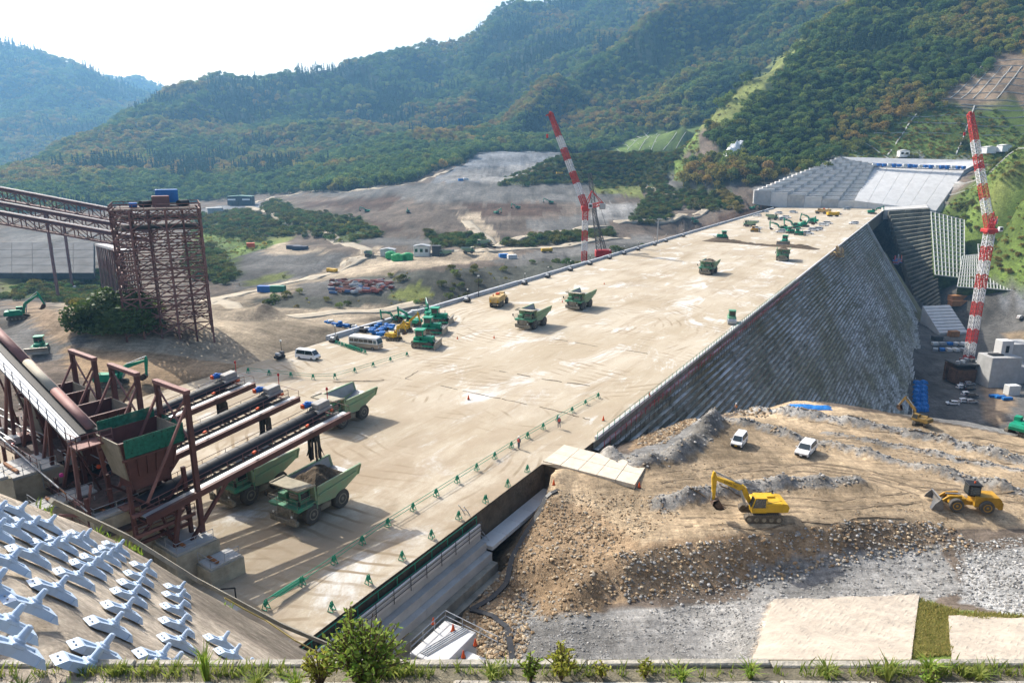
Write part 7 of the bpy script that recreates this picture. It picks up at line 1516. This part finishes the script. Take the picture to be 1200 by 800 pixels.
# work platforms hanging on the stepped face
def hang(label, x, y, s_, mats, n):
    t = thing('form_platform', label, 'work platform', dam(s_[0], s_[1], s_[2]), DAM_RZ, 'work platforms on the stepped face')
    for k in range(n):
        MB().box((k*3.2 - n*1.6, -1.2 - .4*(k % 2), .6 - k*.9), (3.0, 2.6, .3)).build('platform_deck', mats[k % len(mats)], t); m = MB(); rail_posts(m, [(k*3.2 - n*1.6 - 1.5, -2.6, .8 - k*.9), (k*3.2 - n*1.6 + 1.5, -2.6, .8 - k*.9)], 2.2, 1, .12); m.build('guard_rail', mats[(k+1) % len(mats)], t)
        MB().box((k*3.2 - n*1.6, -.9, 2.0 - k*.9), (2.6, .5, 2.6)).build('form_panel', mats[(k+2) % len(mats)], t)
hang('tan climbing formwork platform hanging at the top of the stepped face', 0, 0, (232, 1.5, 0), [tan, dusty, M('form_tan', (.42, .30, .18), .7)], 4)
hang('blue and red climbing formwork cluster beside the spillway recess', 0, 0, (S_J+8, 16, -20), [blue_p, M('form_grey', (.30, .31, .32), .6), red_p], 5)
hang('second blue formwork platform lower in the spillway recess', 0, 0, (S_J+20, 17, -21), [blue_p, orange, galv], 4)
# ================================================================== VALLEY YARD RIGHT OF THE DAM
def vp(x, y): return on_ground(x, y, 150, 800)
VC = [(cw, 1128, 450, 'first'), (cs, 1136, 451, 'second'), (cw, 1127, 455, 'third'), (cdk, 1136, 457, 'fourth'), (cw, 1133, 463, 'fifth'), (cdk, 1139, 465, 'sixth'), (cw, 1130, 471, 'seventh'), (cs, 1138, 472, 'eighth')]
for o, x, y, lb in VC: dup(o, vp(x, y), .1, 'car parked in the valley yard below the stepped face, %s counted from the back' % lb, 'cars in the valley yard')
dup(cw, vp(1116, 474), 2.9, 'lone white car left of the parked row in the valley yard'); dup(LT, vp(1116, 442), 2.2, 'yellow lorry standing between tarps and cars in the valley yard'); dup(cw, vp(1196, 373), .3, 'white car on the valley road at the right edge')
k = 0
for r_ in range(7):
    for c_ in range(2):
        p = vp(1074.5 + c_*7.5 + (r_ > 4)*1, 450 + r_*5.2); o = thing('tarp_stack', 'stack under blue tarpaulin at the foot of the stepped face, row %s %s' % (['one', 'two', 'three', 'four', 'five', 'six', 'seven'][r_], ['left', 'right'][c_]), 'tarpaulin stack', p, .3 + random.uniform(-.2, .2), 'blue tarpaulin stacks in the valley yard')
        m = MB(); mound(m, -1.5, 1.5, -1.3, 1.3, 0, 1.9, 8, k, .4); m.build('tarpaulin', blue_tarp, o); MB().box((0, 0, .3), (2.2, 1.8, .6)).build('crate', dusty, o); k += 1
dk = M('dark_formwork', (.08, .085, .085), .7)
blk1 = thing('concrete_structure', 'grey concrete block structure with a tower beside the tall crane base', 'structure', vp(1170, 452), R(3))
MB().box((0, 2, 6.5), (13, 9, 13), ch=.1).build('main_block', conc, blk1); MB().box((2.5, 4, 15), (5, 4.5, 8), ch=.1).build('tower_block', conc_l, blk1); MB().box((-2, 2, 13.2), (5, 3, .8)).build('hatch', black, blk1); MB().box((2.5, 1.7, 15.5), (1.4, .2, 3)).build('opening', black, blk1)
for kx in range(3):
    for kz in range(4): MB().box((-4.3 + kx*4.3, -2.52, 1.7 + kz*3.2), (4.2, .1, 3.1)).build('form_panel', conc, blk1)
MB().box((14, 4, 4), (14, 8, 8), ch=.1).build('wing_block', conc, blk1); MB().box((14, 12, 8), (12, 9, 16), ch=.1).build('rear_block', conc, blk1)
pit = thing('excavation_frame', 'dark braced excavation with rusty walls left of the concrete structure', 'excavation', vp(1140, 448), R(3))
MB().box((0, 5, 4), (20, 1, 8)).build('rear_wall', M('rust_sheet', (.16, .085, .05), .8, var=.3), pit); MB().box((-4.5, 1.5, 3), (9, 6, 6)).build('pile_wall', M('rust_sheet', (.16, .085, .05), .8, var=.3), pit)
m = MB()
for k in range(5): m.box((6, -2, .8 + k*1.6), (10, .3, .3)); m.beam((1.5 + k*2.2, -2, .4), (2.6 + k*2.2, -2, 7.4), .2)
m.build('bracing', M('teal_steel', (.06, .15, .15), .6), pit); MB().box((2, 3, 8.2), (22, 9, .5)).build('cover_deck', dk, pit)
for k in range(14): MB().box((-8 + k*1.6, 2 + random.uniform(-2, 3), 9), (1.4, 1.6, random.uniform(.6, 1.8)), rz=random.uniform(0, 1), ch=.08).build('stored_part', [galv, dk, offw, steel_l][k % 4], pit)
for k, (x, y, dm, mm, lb) in enumerate(((1122, 352, (10, 4, 3.2), M('container_orange', (.42, .19, .07), .6), 'upper orange-brown container beside the spillway toe'), (1122, 358, (10, 4, 3.2), M('container_orange', (.42, .19, .07), .6), 'lower orange-brown container beside the spillway toe'), (1117, 394, (5, 3, 3), M('container_orange', (.42, .19, .07), .6), 'small orange-brown hut at the toe of the chute'), (1185, 462, (5, 3, 4), offw, 'white cabin in front of the concrete structure'), (1098, 398, (5, 3, 2), dk, 'dark machine stack at the toe of the chute'))): box_thing('site_container', lb, 'container', x, y, dm, mm, .1, None, None, 0, 150, 800)
for k in range(10): x, y = 1096 + (k % 5)*8, 404 + (k//5)*7; box_thing('stored_pipes', 'pale stored material at the chute toe, %s counted from the left back' % ORD[k].replace('nearest', 'first'), 'stored material', x, y, (3.5, 2.2, 1.4), [offw, galv, blue_tarp, conc_l][k % 4], .2*k, None, 'stored material at the chute toe', 0, 150, 800)
for k, (x, y) in enumerate(((1165, 465), (1172, 466), (1180, 468))): box_thing('tarp_roll', 'blue sheeted bundle before the concrete structure, %s' % ['left', 'middle', 'right'][k], 'bundle', x, y, (4, 1.4, 1), blue_tarp, .1, None, None, 0, 150, 800)
ch = thing('chute_apron', 'pale ribbed concrete apron at the spillway toe', 'apron', vp(1105, 388), R(10)); 
for k in range(9): MB().hexa([(-8, -7 + k*1.7, -1), (9, -7 + k*1.7, -1), (9, -5.35 + k*1.7, -1), (-8, -5.35 + k*1.7, -1), (-8, -7 + k*1.7, 1 + k*1.35), (9, -7 + k*1.7, 1 + k*1.35), (9, -5.35 + k*1.7, 1.9 + k*1.35), (-8, -5.35 + k*1.7, 1.9 + k*1.35)]).build('apron_step', conc_l, ch)
for k in range(6): x, y = 1098 + k*7, 326 + (k % 2)*3; box_thing('depot_stack', 'coloured depot stack below the crib grid, %s from the left' % ORD[k].replace('nearest', 'first'), 'stack', x, y, (4, 3, 2), [red_p, blue_p, offw, dk, galv, orange][k], .3*k, None, 'depot stacks below the crib grid', 0, 200, 800)
# blue tarp lying on the bench rim
p = on_ground(950, 478, 60, 220); t = thing('blue_sheet', 'blue tarpaulin spread at the rim above the stepped face', 'tarpaulin', p, R(-8)); m = MB(); mound(m, -3.5, 3.5, -1.2, 1.2, .0, .5, 16, 3, .5); m.build('sheet', blue_tarp, t); MB().box((0, 0, .1), (4.5, 1.2, .3)).build('covered_stack', dusty, t)
# ================================================================== ROCKS, PLANTS AND THE NEAR BERM
rsrc = bpy.data.collections.new('stone_shapes')
def stone_mat():
    m = bpy.data.materials.new('broken_stone'); m.use_nodes = True; nt = m.node_tree; N = nt.nodes; L = nt.links; b = N['Principled BSDF']; b.inputs['Roughness'].default_value = .92; b.inputs['Specular IOR Level'].default_value = .15
    a = N.new('ShaderNodeAttribute'); a.attribute_type = 'INSTANCER'; a.attribute_name = 'tint'; L.new(a.outputs['Color'], b.inputs['Base Color']); return m
SMT = stone_mat()
for k in range(6):
    bm = bmesh.new(); bmesh.ops.create_icosphere(bm, subdivisions=1, radius=1.0); r = random.Random(300+k); s_ = (r.uniform(.7, 1.2), r.uniform(.6, 1), r.uniform(.45, .8))
    for v in bm.verts: f = r.uniform(.72, 1.15); v.co = Vector((v.co.x*s_[0]*f, v.co.y*s_[1]*f, v.co.z*s_[2]*f))
    me = bpy.data.meshes.new('stone'); bm.to_mesh(me); bm.free(); me.materials.append(SMT); rsrc.objects.link(bpy.data.objects.new('stone_%d' % k, me))
SG2 = SG.copy(); [n for n in SG2.nodes if n.type == 'COLLECTION_INFO'][0].inputs['Collection'].default_value = rsrc
def stones(name, label, P, r, tint):
    n = len(P); o = scatter(name, label, 'stones', P, np.stack([r, r, r], 1), tint, rng.integers(0, 6, n)); o.modifiers[0].node_group = SG2; o.data.materials.clear(); o.data.materials.append(SMT); return o
def sample_px(poly, n, rmin, rmax, cols, power=2.5, lo=45, hi=170, z0=-4.0, clump=.0):
    xs = [p[0] for p in poly]; ys = [p[1] for p in poly]; G = [at(x, y, z0) for x, y in poly]; x0, x1, y0, y1 = min(g.x for g in G)-2, max(g.x for g in G)+2, min(g.y for g in G)-3, max(g.y for g in G)+3
    X_, Y_ = rng.uniform(x0, x1, n*4), rng.uniform(y0, y1, n*4); Z_ = ground(X_, Y_); qx, qy, _ = project(X_, Y_, Z_); k = in_poly(qx, qy, poly)
    if clump: k &= (fbm(X_, Y_, 4, 3, 91) + rng.uniform(-.5, .5, len(X_))*.6) > clump
    s_ = (X_-DO.x)*DS.x + (Y_-DO.y)*DS.y; t_ = (X_-DO.x)*DT.x + (Y_-DO.y)*DT.y; k &= t_ > np.where(s_ < -12, .6, .5)
    X_, Y_, Z_ = X_[k][:n], Y_[k][:n], Z_[k][:n]; r = rmin + (rmax-rmin)*rng.random(len(X_))**power; c = np.array(cols)[rng.integers(0, len(cols), len(X_))]*rng.uniform(.7, 1.3, (len(X_), 1))
    return np.stack([X_, Y_, Z_ + r*.15], 1), r, c
BR = [(.27, .19, .115), (.33, .25, .16), (.21, .145, .085), (.30, .265, .215), (.40, .32, .22)]; GR = [(.24, .235, .225), (.29, .285, .27), (.19, .185, .175), (.34, .33, .315)]
def many(name, label, *a):
    P, r, c = zip(*[sample_px(*q[0], **q[1]) for q in a]); stones(name, label, np.concatenate(P), np.concatenate(r), np.concatenate(c))
many('rubble_stones', 'brown broken stones strewn over the rubble slopes', (([(535, 785), (545, 712), (580, 655), (632, 585), (690, 600), (735, 640), (740, 690), (690, 722), (640, 730), (600, 720), (590, 800)], 6500, .035, .30, BR), dict(power=7)), (([(560, 745), (600, 700), (625, 740), (600, 800), (545, 800)], 2000, .04, .34, BR), dict(power=5)),
     (([(640, 575), (760, 580), (800, 600), (740, 640), (640, 620)], 2000, .03, .22, BR), dict(power=5)), (([(735, 530), (765, 497), (805, 487), (818, 492), (775, 522), (745, 538)], 1500, .08, .4, BR), dict(power=3)), (([(845, 488), (872, 474), (910, 480), (890, 494)], 700, .08, .4, BR), dict(power=3)))
many('bank_stones', 'grey and brown stones lying on the cut bank and its foot', (([(725, 646), (860, 630), (990, 612), (1010, 655), (880, 690), (735, 706)], 6000, .04, .32, BR + GR), dict(power=6)), (([(760, 690), (1000, 650), (1130, 640), (1130, 700), (900, 705), (760, 720)], 2600, .03, .26, GR), dict(power=6)), (([(1120, 640), (1210, 625), (1210, 725), (1125, 705)], 4500, .03, .26, GR + [(.40, .395, .38)]), dict(power=5)), (([(990, 610), (1100, 610), (1150, 640), (1000, 660)], 1800, .04, .3, BR + GR), dict(power=4)))
many('floor_gravel', 'fine grey gravel scattered over the rock floor', (([(560, 800), (610, 700), (660, 730), (900, 700), (880, 800)], 9000, .02, .16, GR), dict(power=6, clump=-.05)), (([(640, 560), (830, 510), (940, 480), (1210, 525), (1210, 612), (980, 612), (760, 640)], 5000, .03, .14, BR), dict(power=3, clump=.1)))
P, r_, c_ = [], [], []
for Pl, h, w_ in WIND:
    for a, b in zip(Pl, Pl[1:]):
        n = int((b-a).length*22); u = rng.random(n); d = (b-a).normalized(); off = rng.normal(0, w_*.62, n); x = a.x + (b.x-a.x)*u - d.y*off; y = a.y + (b.y-a.y)*u + d.x*off; z = ground(x, y); r = .04 + .26*rng.random(n)**4
        P.append(np.stack([x, y, z + r*.1], 1)); r_.append(r); c_.append(np.array(GR + [(.33, .27, .2)])[rng.integers(0, 5, n)]*rng.uniform(.75, 1.25, (n, 1)))
stones('windrow_stones', 'grey stones forming the edging windrows of the haul tracks', np.concatenate(P), np.concatenate(r_), np.concatenate(c_))
many('field_rubble', 'brown rubble field behind the loading conveyors', (([(75, 408), (130, 402), (200, 416), (320, 430), (270, 448), (200, 470), (120, 470)], 7000, .08, .5, [(.30, .225, .14), (.22, .155, .095), (.36, .29, .2), (.17, .12, .08)]), dict(power=3, z0=0)), (([(0, 350), (60, 352), (110, 385), (90, 430), (20, 425), (0, 420)], 3500, .08, .6, GR + BR), dict(power=3, z0=1)), (([(150, 425), (300, 432), (300, 440), (150, 440)], 1500, .1, .5, [(.24, .165, .10), (.18, .12, .075)]), dict(power=2, z0=0)))
# ---- beige sprayed mats on the foreground slope
mat_m = M('sprayed_mat', (.43, .375, .31), .95, var=.14, scale=.5, bump=.7, bscale=1.6)
def draped_quad(name, label, c, nu, nv, mat, th=.25, wr=.12):
    G = [on_ground(x, y, 35, 150) for x, y in c]; xs = np.array([[G[0].lerp(G[1], i/nu).lerp(G[3].lerp(G[2], i/nu), j/nv)[:2] for i in range(nu+1)] for j in range(nv+1)])
    X_, Y_ = xs[..., 0], xs[..., 1]; Z_ = ground(X_, Y_, False); Z_ = Z_ + .3 + wr*.4*np.exp(-((((X_-X_.min())*.55 + Y_*.12 + fbm(X_, Y_, 5, 3, 94)*1.3) % 1.0 - .5)/.09)**2) + fbm(X_, Y_, 2.6, 3, 95)*.2
    m = MB(); n = nu+1; m.add([(X_[j, i], Y_[j, i], Z_[j, i]) for j in range(nv+1) for i in range(nu+1)], [(j*n+i, j*n+i+1, (j+1)*n+i+1, (j+1)*n+i) for j in range(nv) for i in range(nu)])
    per = [(0, i) for i in range(nu+1)] + [(j, nu) for j in range(1, nv+1)] + [(nv, i) for i in range(nu-1, -1, -1)] + [(j, 0) for j in range(nv-1, 0, -1)]; L = len(per); vs = [(X_[p], Y_[p], Z_[p]) for p in per] + [(X_[p], Y_[p], Z_[p]-.8) for p in per]
    m.add(vs, [(i, (i+1) % L, L+(i+1) % L, L+i) for i in range(L)]); return tag(m.build(name, mat, smooth=False), label, 'mat')
draped_quad('sprayed_mat', 'large beige sprayed mat on the foreground slope, left of the grass strip', [(874, 784), (1066, 784), (1077, 699), (906, 704)], 60, 30, mat_m)
draped_quad('sprayed_mat', 'beige sprayed mat at the lower right corner, right of the grass strip', [(1118, 790), (1240, 790), (1240, 727), (1111, 725)], 50, 26, mat_m)
# ---- near berm: kerb stones, soil, grasses, shrubs
kb_m = M('berm_concrete', (.42, .39, .33), .9, var=.2, scale=2, bump=.4); t = thing('berm_kerb', 'weathered concrete kerb running along the foreground berm', 'kerb', (0, 0, 0))
x = -16.0
while x < 17: L_ = random.uniform(1.6, 2.3); MB().box((x + L_/2, 13.72 + random.uniform(-.02, .02), 26.95 + random.uniform(-.03, .02)), (L_-.02, .20 + random.uniform(-.03, .03), .24), ch=.03, rz=random.uniform(-.01, .01)).build('kerb_stone', kb_m, t); x += L_
t = thing('berm_gutter', 'pale stony gutter lining behind the foreground kerb', 'gutter', (0, 0, 0)); x = -16.0
while x < 17: L_ = random.uniform(1.2, 2.6); MB().box((x + L_/2, 12.95 + random.uniform(-.04, .04), 27.0), (L_-.03, .34, .14), ch=.04, rz=random.uniform(-.03, .03)).build('gutter_stone', kb_m, t); x += L_
LV_G = []
def leaf_material(name, c, c2, tr=.45):
    m = bpy.data.materials.new(name); m.use_nodes = True; nt = m.node_tree; N = nt.nodes; L = nt.links; b = N['Principled BSDF']; b.inputs['Roughness'].default_value = .6; b.inputs['Specular IOR Level'].default_value = .25
    g = N.new('ShaderNodeNewGeometry'); n = N.new('ShaderNodeTexNoise'); n.inputs['Scale'].default_value = 7; L.new(g.outputs['Position'], n.inputs['Vector']); r = N.new('ShaderNodeValToRGB'); r.color_ramp.elements[0].position = .35; r.color_ramp.elements[1].position = .65; r.color_ramp.elements[0].color = (*c, 1); r.color_ramp.elements[1].color = (*c2, 1); L.new(n.outputs['Fac'], r.inputs[0]); L.new(r.outputs[0], b.inputs['Base Color'])
    t = N.new('ShaderNodeBsdfTranslucent'); L.new(r.outputs[0], t.inputs[0]); x = N.new('ShaderNodeMixShader'); x.inputs[0].default_value = tr; L.new(b.outputs[0], x.inputs[1]); L.new(t.outputs[0], x.inputs[2]); L.new(x.outputs[0], N['Material Output'].inputs[0]); return m
gl1 = leaf_material('shrub_leaf', (.16, .28, .04), (.30, .36, .06)); gl2 = leaf_material('yellow_leaf', (.26, .30, .04), (.38, .36, .06)); gl3 = leaf_material('grass_blade', (.14, .22, .04), (.30, .32, .08)); stem_m = M('stem_brown', (.16, .11, .06), .8)
def shrub(label, loc, h, w, n, mat, ls=.07, seed=0):
    r = random.Random(seed); t = thing('shrub', label, 'shrub', loc); st = MB(); lf = MB()
    for k in range(n):
        a = r.uniform(0, 6.28); e = r.uniform(0, 1)**.6*w; top = Vector((math.cos(a)*e, math.sin(a)*e, h*r.uniform(.55, 1)*(1 - .35*e/max(w, .01)))); mid = top*.55 + Vector((0, 0, h*.12)); st.path([(0, 0, 0), mid, top], .012, 4)
        for j in range(r.randint(9, 15)):
            f = r.uniform(.3, 1.02); p = (mid*(f/.55) if f < .55 else mid.lerp(top, (f-.55)/.45)); d = Vector((r.gauss(0, 1), r.gauss(0, 1), r.gauss(.3, .7))).normalized(); L_ = ls*r.uniform(.7, 1.4); q = p + d*L_*2.2; s_ = d.cross(Vector((r.gauss(0, 1), r.gauss(0, 1), 1))).normalized()*L_*.5; mdl = p.lerp(q, .5)
            lf.add([p, mdl + s_, q, mdl - s_], [(0, 1, 2, 3)])
    st.build('stem', stem_m, t); lf.build('foliage', mat, t); return t
def bz(x, y, d): p = atd(x, y, d); return p
def bp2(px, Y_=13.2, z=27.0): a, b, c = ray(px, 780); return Vector((a*Y_/b, Y_, z))
shrub('leafy green shrub rising in front of the white working platform', bp2(428, 12.9, 26.9), 2.1, .95, 120, gl1, .06, 1)
shrub('tall thin sapling on the left of the leafy foreground shrub', bp2(412, 13.2, 27.0), 2.5, .25, 22, gl1, .065, 2)
shrub('yellow-green shrub on the berm left of the leafy shrub', bp2(374, 13.0, 27.0), 1.2, .42, 34, gl2, .05, 3)
shrub('bright yellow-green shrub on the berm at mid picture', bp2(658, 13.2, 27.0), 1.0, .4, 40, gl2, .05, 4)
shrub('small green shrub left of the bright yellow-green one', bp2(622, 13.1, 27.0), .85, .26, 20, gl1, .05, 5)
shrub('low yellow shrub on the berm below the rock floor', bp2(705, 13.3, 27.0), .5, .22, 12, gl2, .045, 6)
shrub('small yellow shrub on the berm below the large sprayed mat', bp2(757, 13.3, 27.0), .5, .2, 12, gl2, .045, 7)
shrub('dark green weed clump in front of the working platform', bp2(480, 12.6, 27.0), .4, .25, 12, gl1, .05, 8)
shrub('small green weed below the grass strip', bp2(1092, 13.0, 27.0), .5, .22, 14, gl1, .045, 9)
def tuft(label, loc, h, n, mat, seed=0, spread=.18):
    r = random.Random(seed); t = thing('grass_tuft', label, 'grass', loc); m = MB()
    for k in range(n):
        a = r.uniform(0, 6.28); e = r.uniform(.15, 1)*spread; L_ = h*r.uniform(.55, 1); b0_ = Vector((math.cos(a)*e*.3, math.sin(a)*e*.3, 0)); m1 = b0_ + Vector((math.cos(a)*e*.7, math.sin(a)*e*.7, L_*.65)); tp_ = b0_ + Vector((math.cos(a)*e*2.4, math.sin(a)*e*2.4, L_*r.uniform(.75, 1))); s_ = Vector((-math.sin(a), math.cos(a), 0))*.014
        m.add([b0_-s_, b0_+s_, m1+s_, m1-s_, tp_], [(0, 1, 2, 3), (3, 2, 4)])
    m.build('blades', mat, t); return t
TL = [(240, 13.2, 1.0, 'tall bright grass tuft beside the lowest anchors'), (20, 12.6, .7, 'grass tuft at the lower left corner'), (75, 12.5, .55, 'grass tuft right of the lower left corner'), (300, 12.9, .6, 'grass tuft below the slope hose'), (345, 12.9, .55, 'grass tuft left of the yellow-green shrub'), (575, 13.2, .5, 'grass tuft right of the working platform'), (800, 13.2, .4, 'short grass tuft below the left part of the large mat'), (1043, 13.2, .7, 'tall grass tuft at the right part of the large mat'), (1090, 13.4, .55, 'yellowing grass tuft at the foot of the grass strip'), (970, 13.3, .4, 'short grass tuft below the middle of the large mat'), (880, 13.3, .45, 'short grass tuft at the left corner of the large mat'), (1150, 13.2, .45, 'grass tuft at the lower right mat')]
for k, (x, Y_, h, lb) in enumerate(TL): tuft(lb, bp2(x, Y_), h, 46, gl3 if k % 2 else gl1, 20+k)
# ---- uncountable low weeds and grass: berm, slope edge, grass strip
def weeds(name, label, P, hmin, hmax, mat, w=.012, lean=.5):
    m = MB()
    for x, y, z in P:
        for k in range(random.randint(3, 6)):
            h = random.uniform(hmin, hmax); a = random.uniform(0, 6.28); s_ = Vector((math.cos(a), math.sin(a), 0)); b0_ = Vector((x + random.uniform(-.06, .06), y + random.uniform(-.06, .06), z - .02)); sd = Vector((-s_.y, s_.x, 0))*w*random.uniform(.6, 1.6); m.add([b0_-sd, b0_+sd, b0_ + s_*h*lean*.4 + Vector((0, 0, h*.6)) + sd*.7, b0_ + s_*h*lean + Vector((0, 0, h))], [(0, 1, 2, 3)])
    o = m.build(name, mat); tag(o, label, 'weeds', kind='stuff')
n = 2600; X_ = rng.uniform(-13, 14, n); Y_ = np.where(rng.random(n) < .55, rng.normal(13.42, .08, n), rng.uniform(11.9, 12.8, n)); k = fbm(X_, Y_, 1.4, 3, 97) + rng.uniform(-.3, .3, n) > .06; weeds('berm_weeds', 'mixed green and dry weeds along the foreground berm', [(a, b, 27.0) for a, b in zip(X_[k], Y_[k])], .08, .34, gl3)
n = 1500; X_ = rng.uniform(-13, 14, n); Y_ = rng.uniform(11.9, 12.9, n); weeds('dry_weeds', 'dry brown weeds between gutter and kerb of the berm', [(a, b, 27.0) for a, b in zip(X_, Y_)], .08, .32, M('dry_stalk', (.22, .16, .11), .9), .008)
E = []
for a, b in zip(LIP, LIP[1:]):
    L_ = math.hypot(b[0]-a[0], b[1]-a[1])
    for k in range(int(L_*26)): f = random.random(); x, y = a[0] + (b[0]-a[0])*f + random.gauss(-.2, .45), a[1] + (b[1]-a[1])*f + random.gauss(-.1, .45); E.append((x, y))
E = np.array(E); k = fbm(E[:, 0], E[:, 1], 2.2, 3, 99) + rng.uniform(-.2, .2, len(E)) > .05; E = E[k]; weeds('slope_edge_weeds', 'green weeds growing along the lower edge of the anchored slope', np.stack([E[:, 0], E[:, 1], ground(E[:, 0], E[:, 1])], 1), .12, .5, gl1, .03)
P, r_, c_ = sample_px([(1078, 702), (1120, 716), (1260, 728), (1111, 726), (1117, 792), (1066, 792)], 3000, .1, .2, [(1, 1, 1)], z0=-2)
weeds('strip_grass', 'rough yellow-green grass on the strip between the two sprayed mats', P, .15, .55, leaf_material('strip_blade', (.22, .24, .06), (.40, .33, .12)), .035)
# ---- big leafy bush beside the transfer tower
t = thing('hill_bush', 'large dense dark green bush in front of the transfer tower', 'bush', on_ground(138, 384, 100, 260)); m = MB(); r = random.Random(5); dB = float(project(*t.location)[2]); wB = 54*dB/F; hB = 44*dB/F
for k in range(9000):
    a = r.uniform(0, 6.28); e = math.acos(r.uniform(0, 1)); rr = r.uniform(.55, 1.06)*(1 + .22*math.sin(a*3+1)*math.sin(e*4)); p = Vector((math.cos(a)*math.sin(e)*wB*rr, math.sin(a)*math.sin(e)*wB*.6*rr, math.cos(e)*hB*rr*.9)); n_ = (p.normalized() + Vector((r.gauss(0, .5), r.gauss(0, .5), r.gauss(.2, .5)))).normalized(); u, v = m.frame(n_); s1 = r.uniform(.25, .55); m.add([p-u*s1, p-v*s1*.7, p+u*s1, p+v*s1*.7+n_*.15], [(0, 1, 2, 3)])
m.build('foliage', leaf_material('bush_leaf', (.035, .075, .018), (.085, .13, .03), .3), t); MB().tube((0, 0, -1), (0, 0, hB*.6), .3, .1, n=6).build('stem', stem_m, t)

# ---- wheel ruts pressed into the haul tracks of the bench
rut_m = M('rut_soil', (.265, .20, .13), .95, var=.35, scale=1.5); rm2 = MB()
for pts in ([(770, 560), (860, 548), (960, 546), (1080, 566), (1200, 588)], [(780, 575), (900, 590), (1000, 590), (1100, 578), (1200, 580)], [(900, 498), (1000, 516), (1100, 530), (1200, 548)], [(860, 560), (930, 548), (1010, 556), (1090, 580)], [(940, 486), (1040, 500), (1140, 516), (1210, 528)], [(800, 612), (900, 610), (990, 600), (1060, 598)]):
    for off in (-1.0, 1.0):
        G = [on_ground(x, y, 55, 170) for x, y in pts]; Q = []
        for a, b in zip(G, G[1:]):
            d = (b-a); d.z = 0; d.normalize(); nn = Vector((-d.y, d.x, 0)); n = max(2, int((b-a).length/.9)); Q += [a.lerp(b, i/n) + nn*(off + .25*math.sin(i*.5)) for i in range(n)]
        X_ = np.array([q.x for q in Q]); Y_ = np.array([q.y for q in Q]); Z_ = ground(X_, Y_)
        for i in range(len(Q)-1):
            if random.random() < .88: rm2.beam((X_[i], Y_[i], Z_[i]-.02), (X_[i+1], Y_[i+1], Z_[i+1]-.02), random.uniform(.3, .6), .08)
tag(rm2.build('wheel_ruts', rut_m), 'brown wheel ruts along the haul tracks of the bench', 'ruts', kind='stuff')
# ================================================================== HAZE
hm = bpy.data.materials.new('air'); hm.use_nodes = True; nt = hm.node_tree; nt.nodes.clear()
out = nt.nodes.new('ShaderNodeOutputMaterial'); pv = nt.nodes.new('ShaderNodeVolumePrincipled')
pv.inputs['Color'].default_value = (.27, .60, 1.0, 1); pv.inputs['Density'].default_value = 0.00014; pv.inputs['Anisotropy'].default_value = .35
nt.links.new(pv.outputs[0], out.inputs['Volume'])
hz = MB().box((-450, 2000, 260), (4200, 4700, 720)).build('haze', hm); tag(hz, kind='stuff')
hm.cycles.homogeneous_volume = True
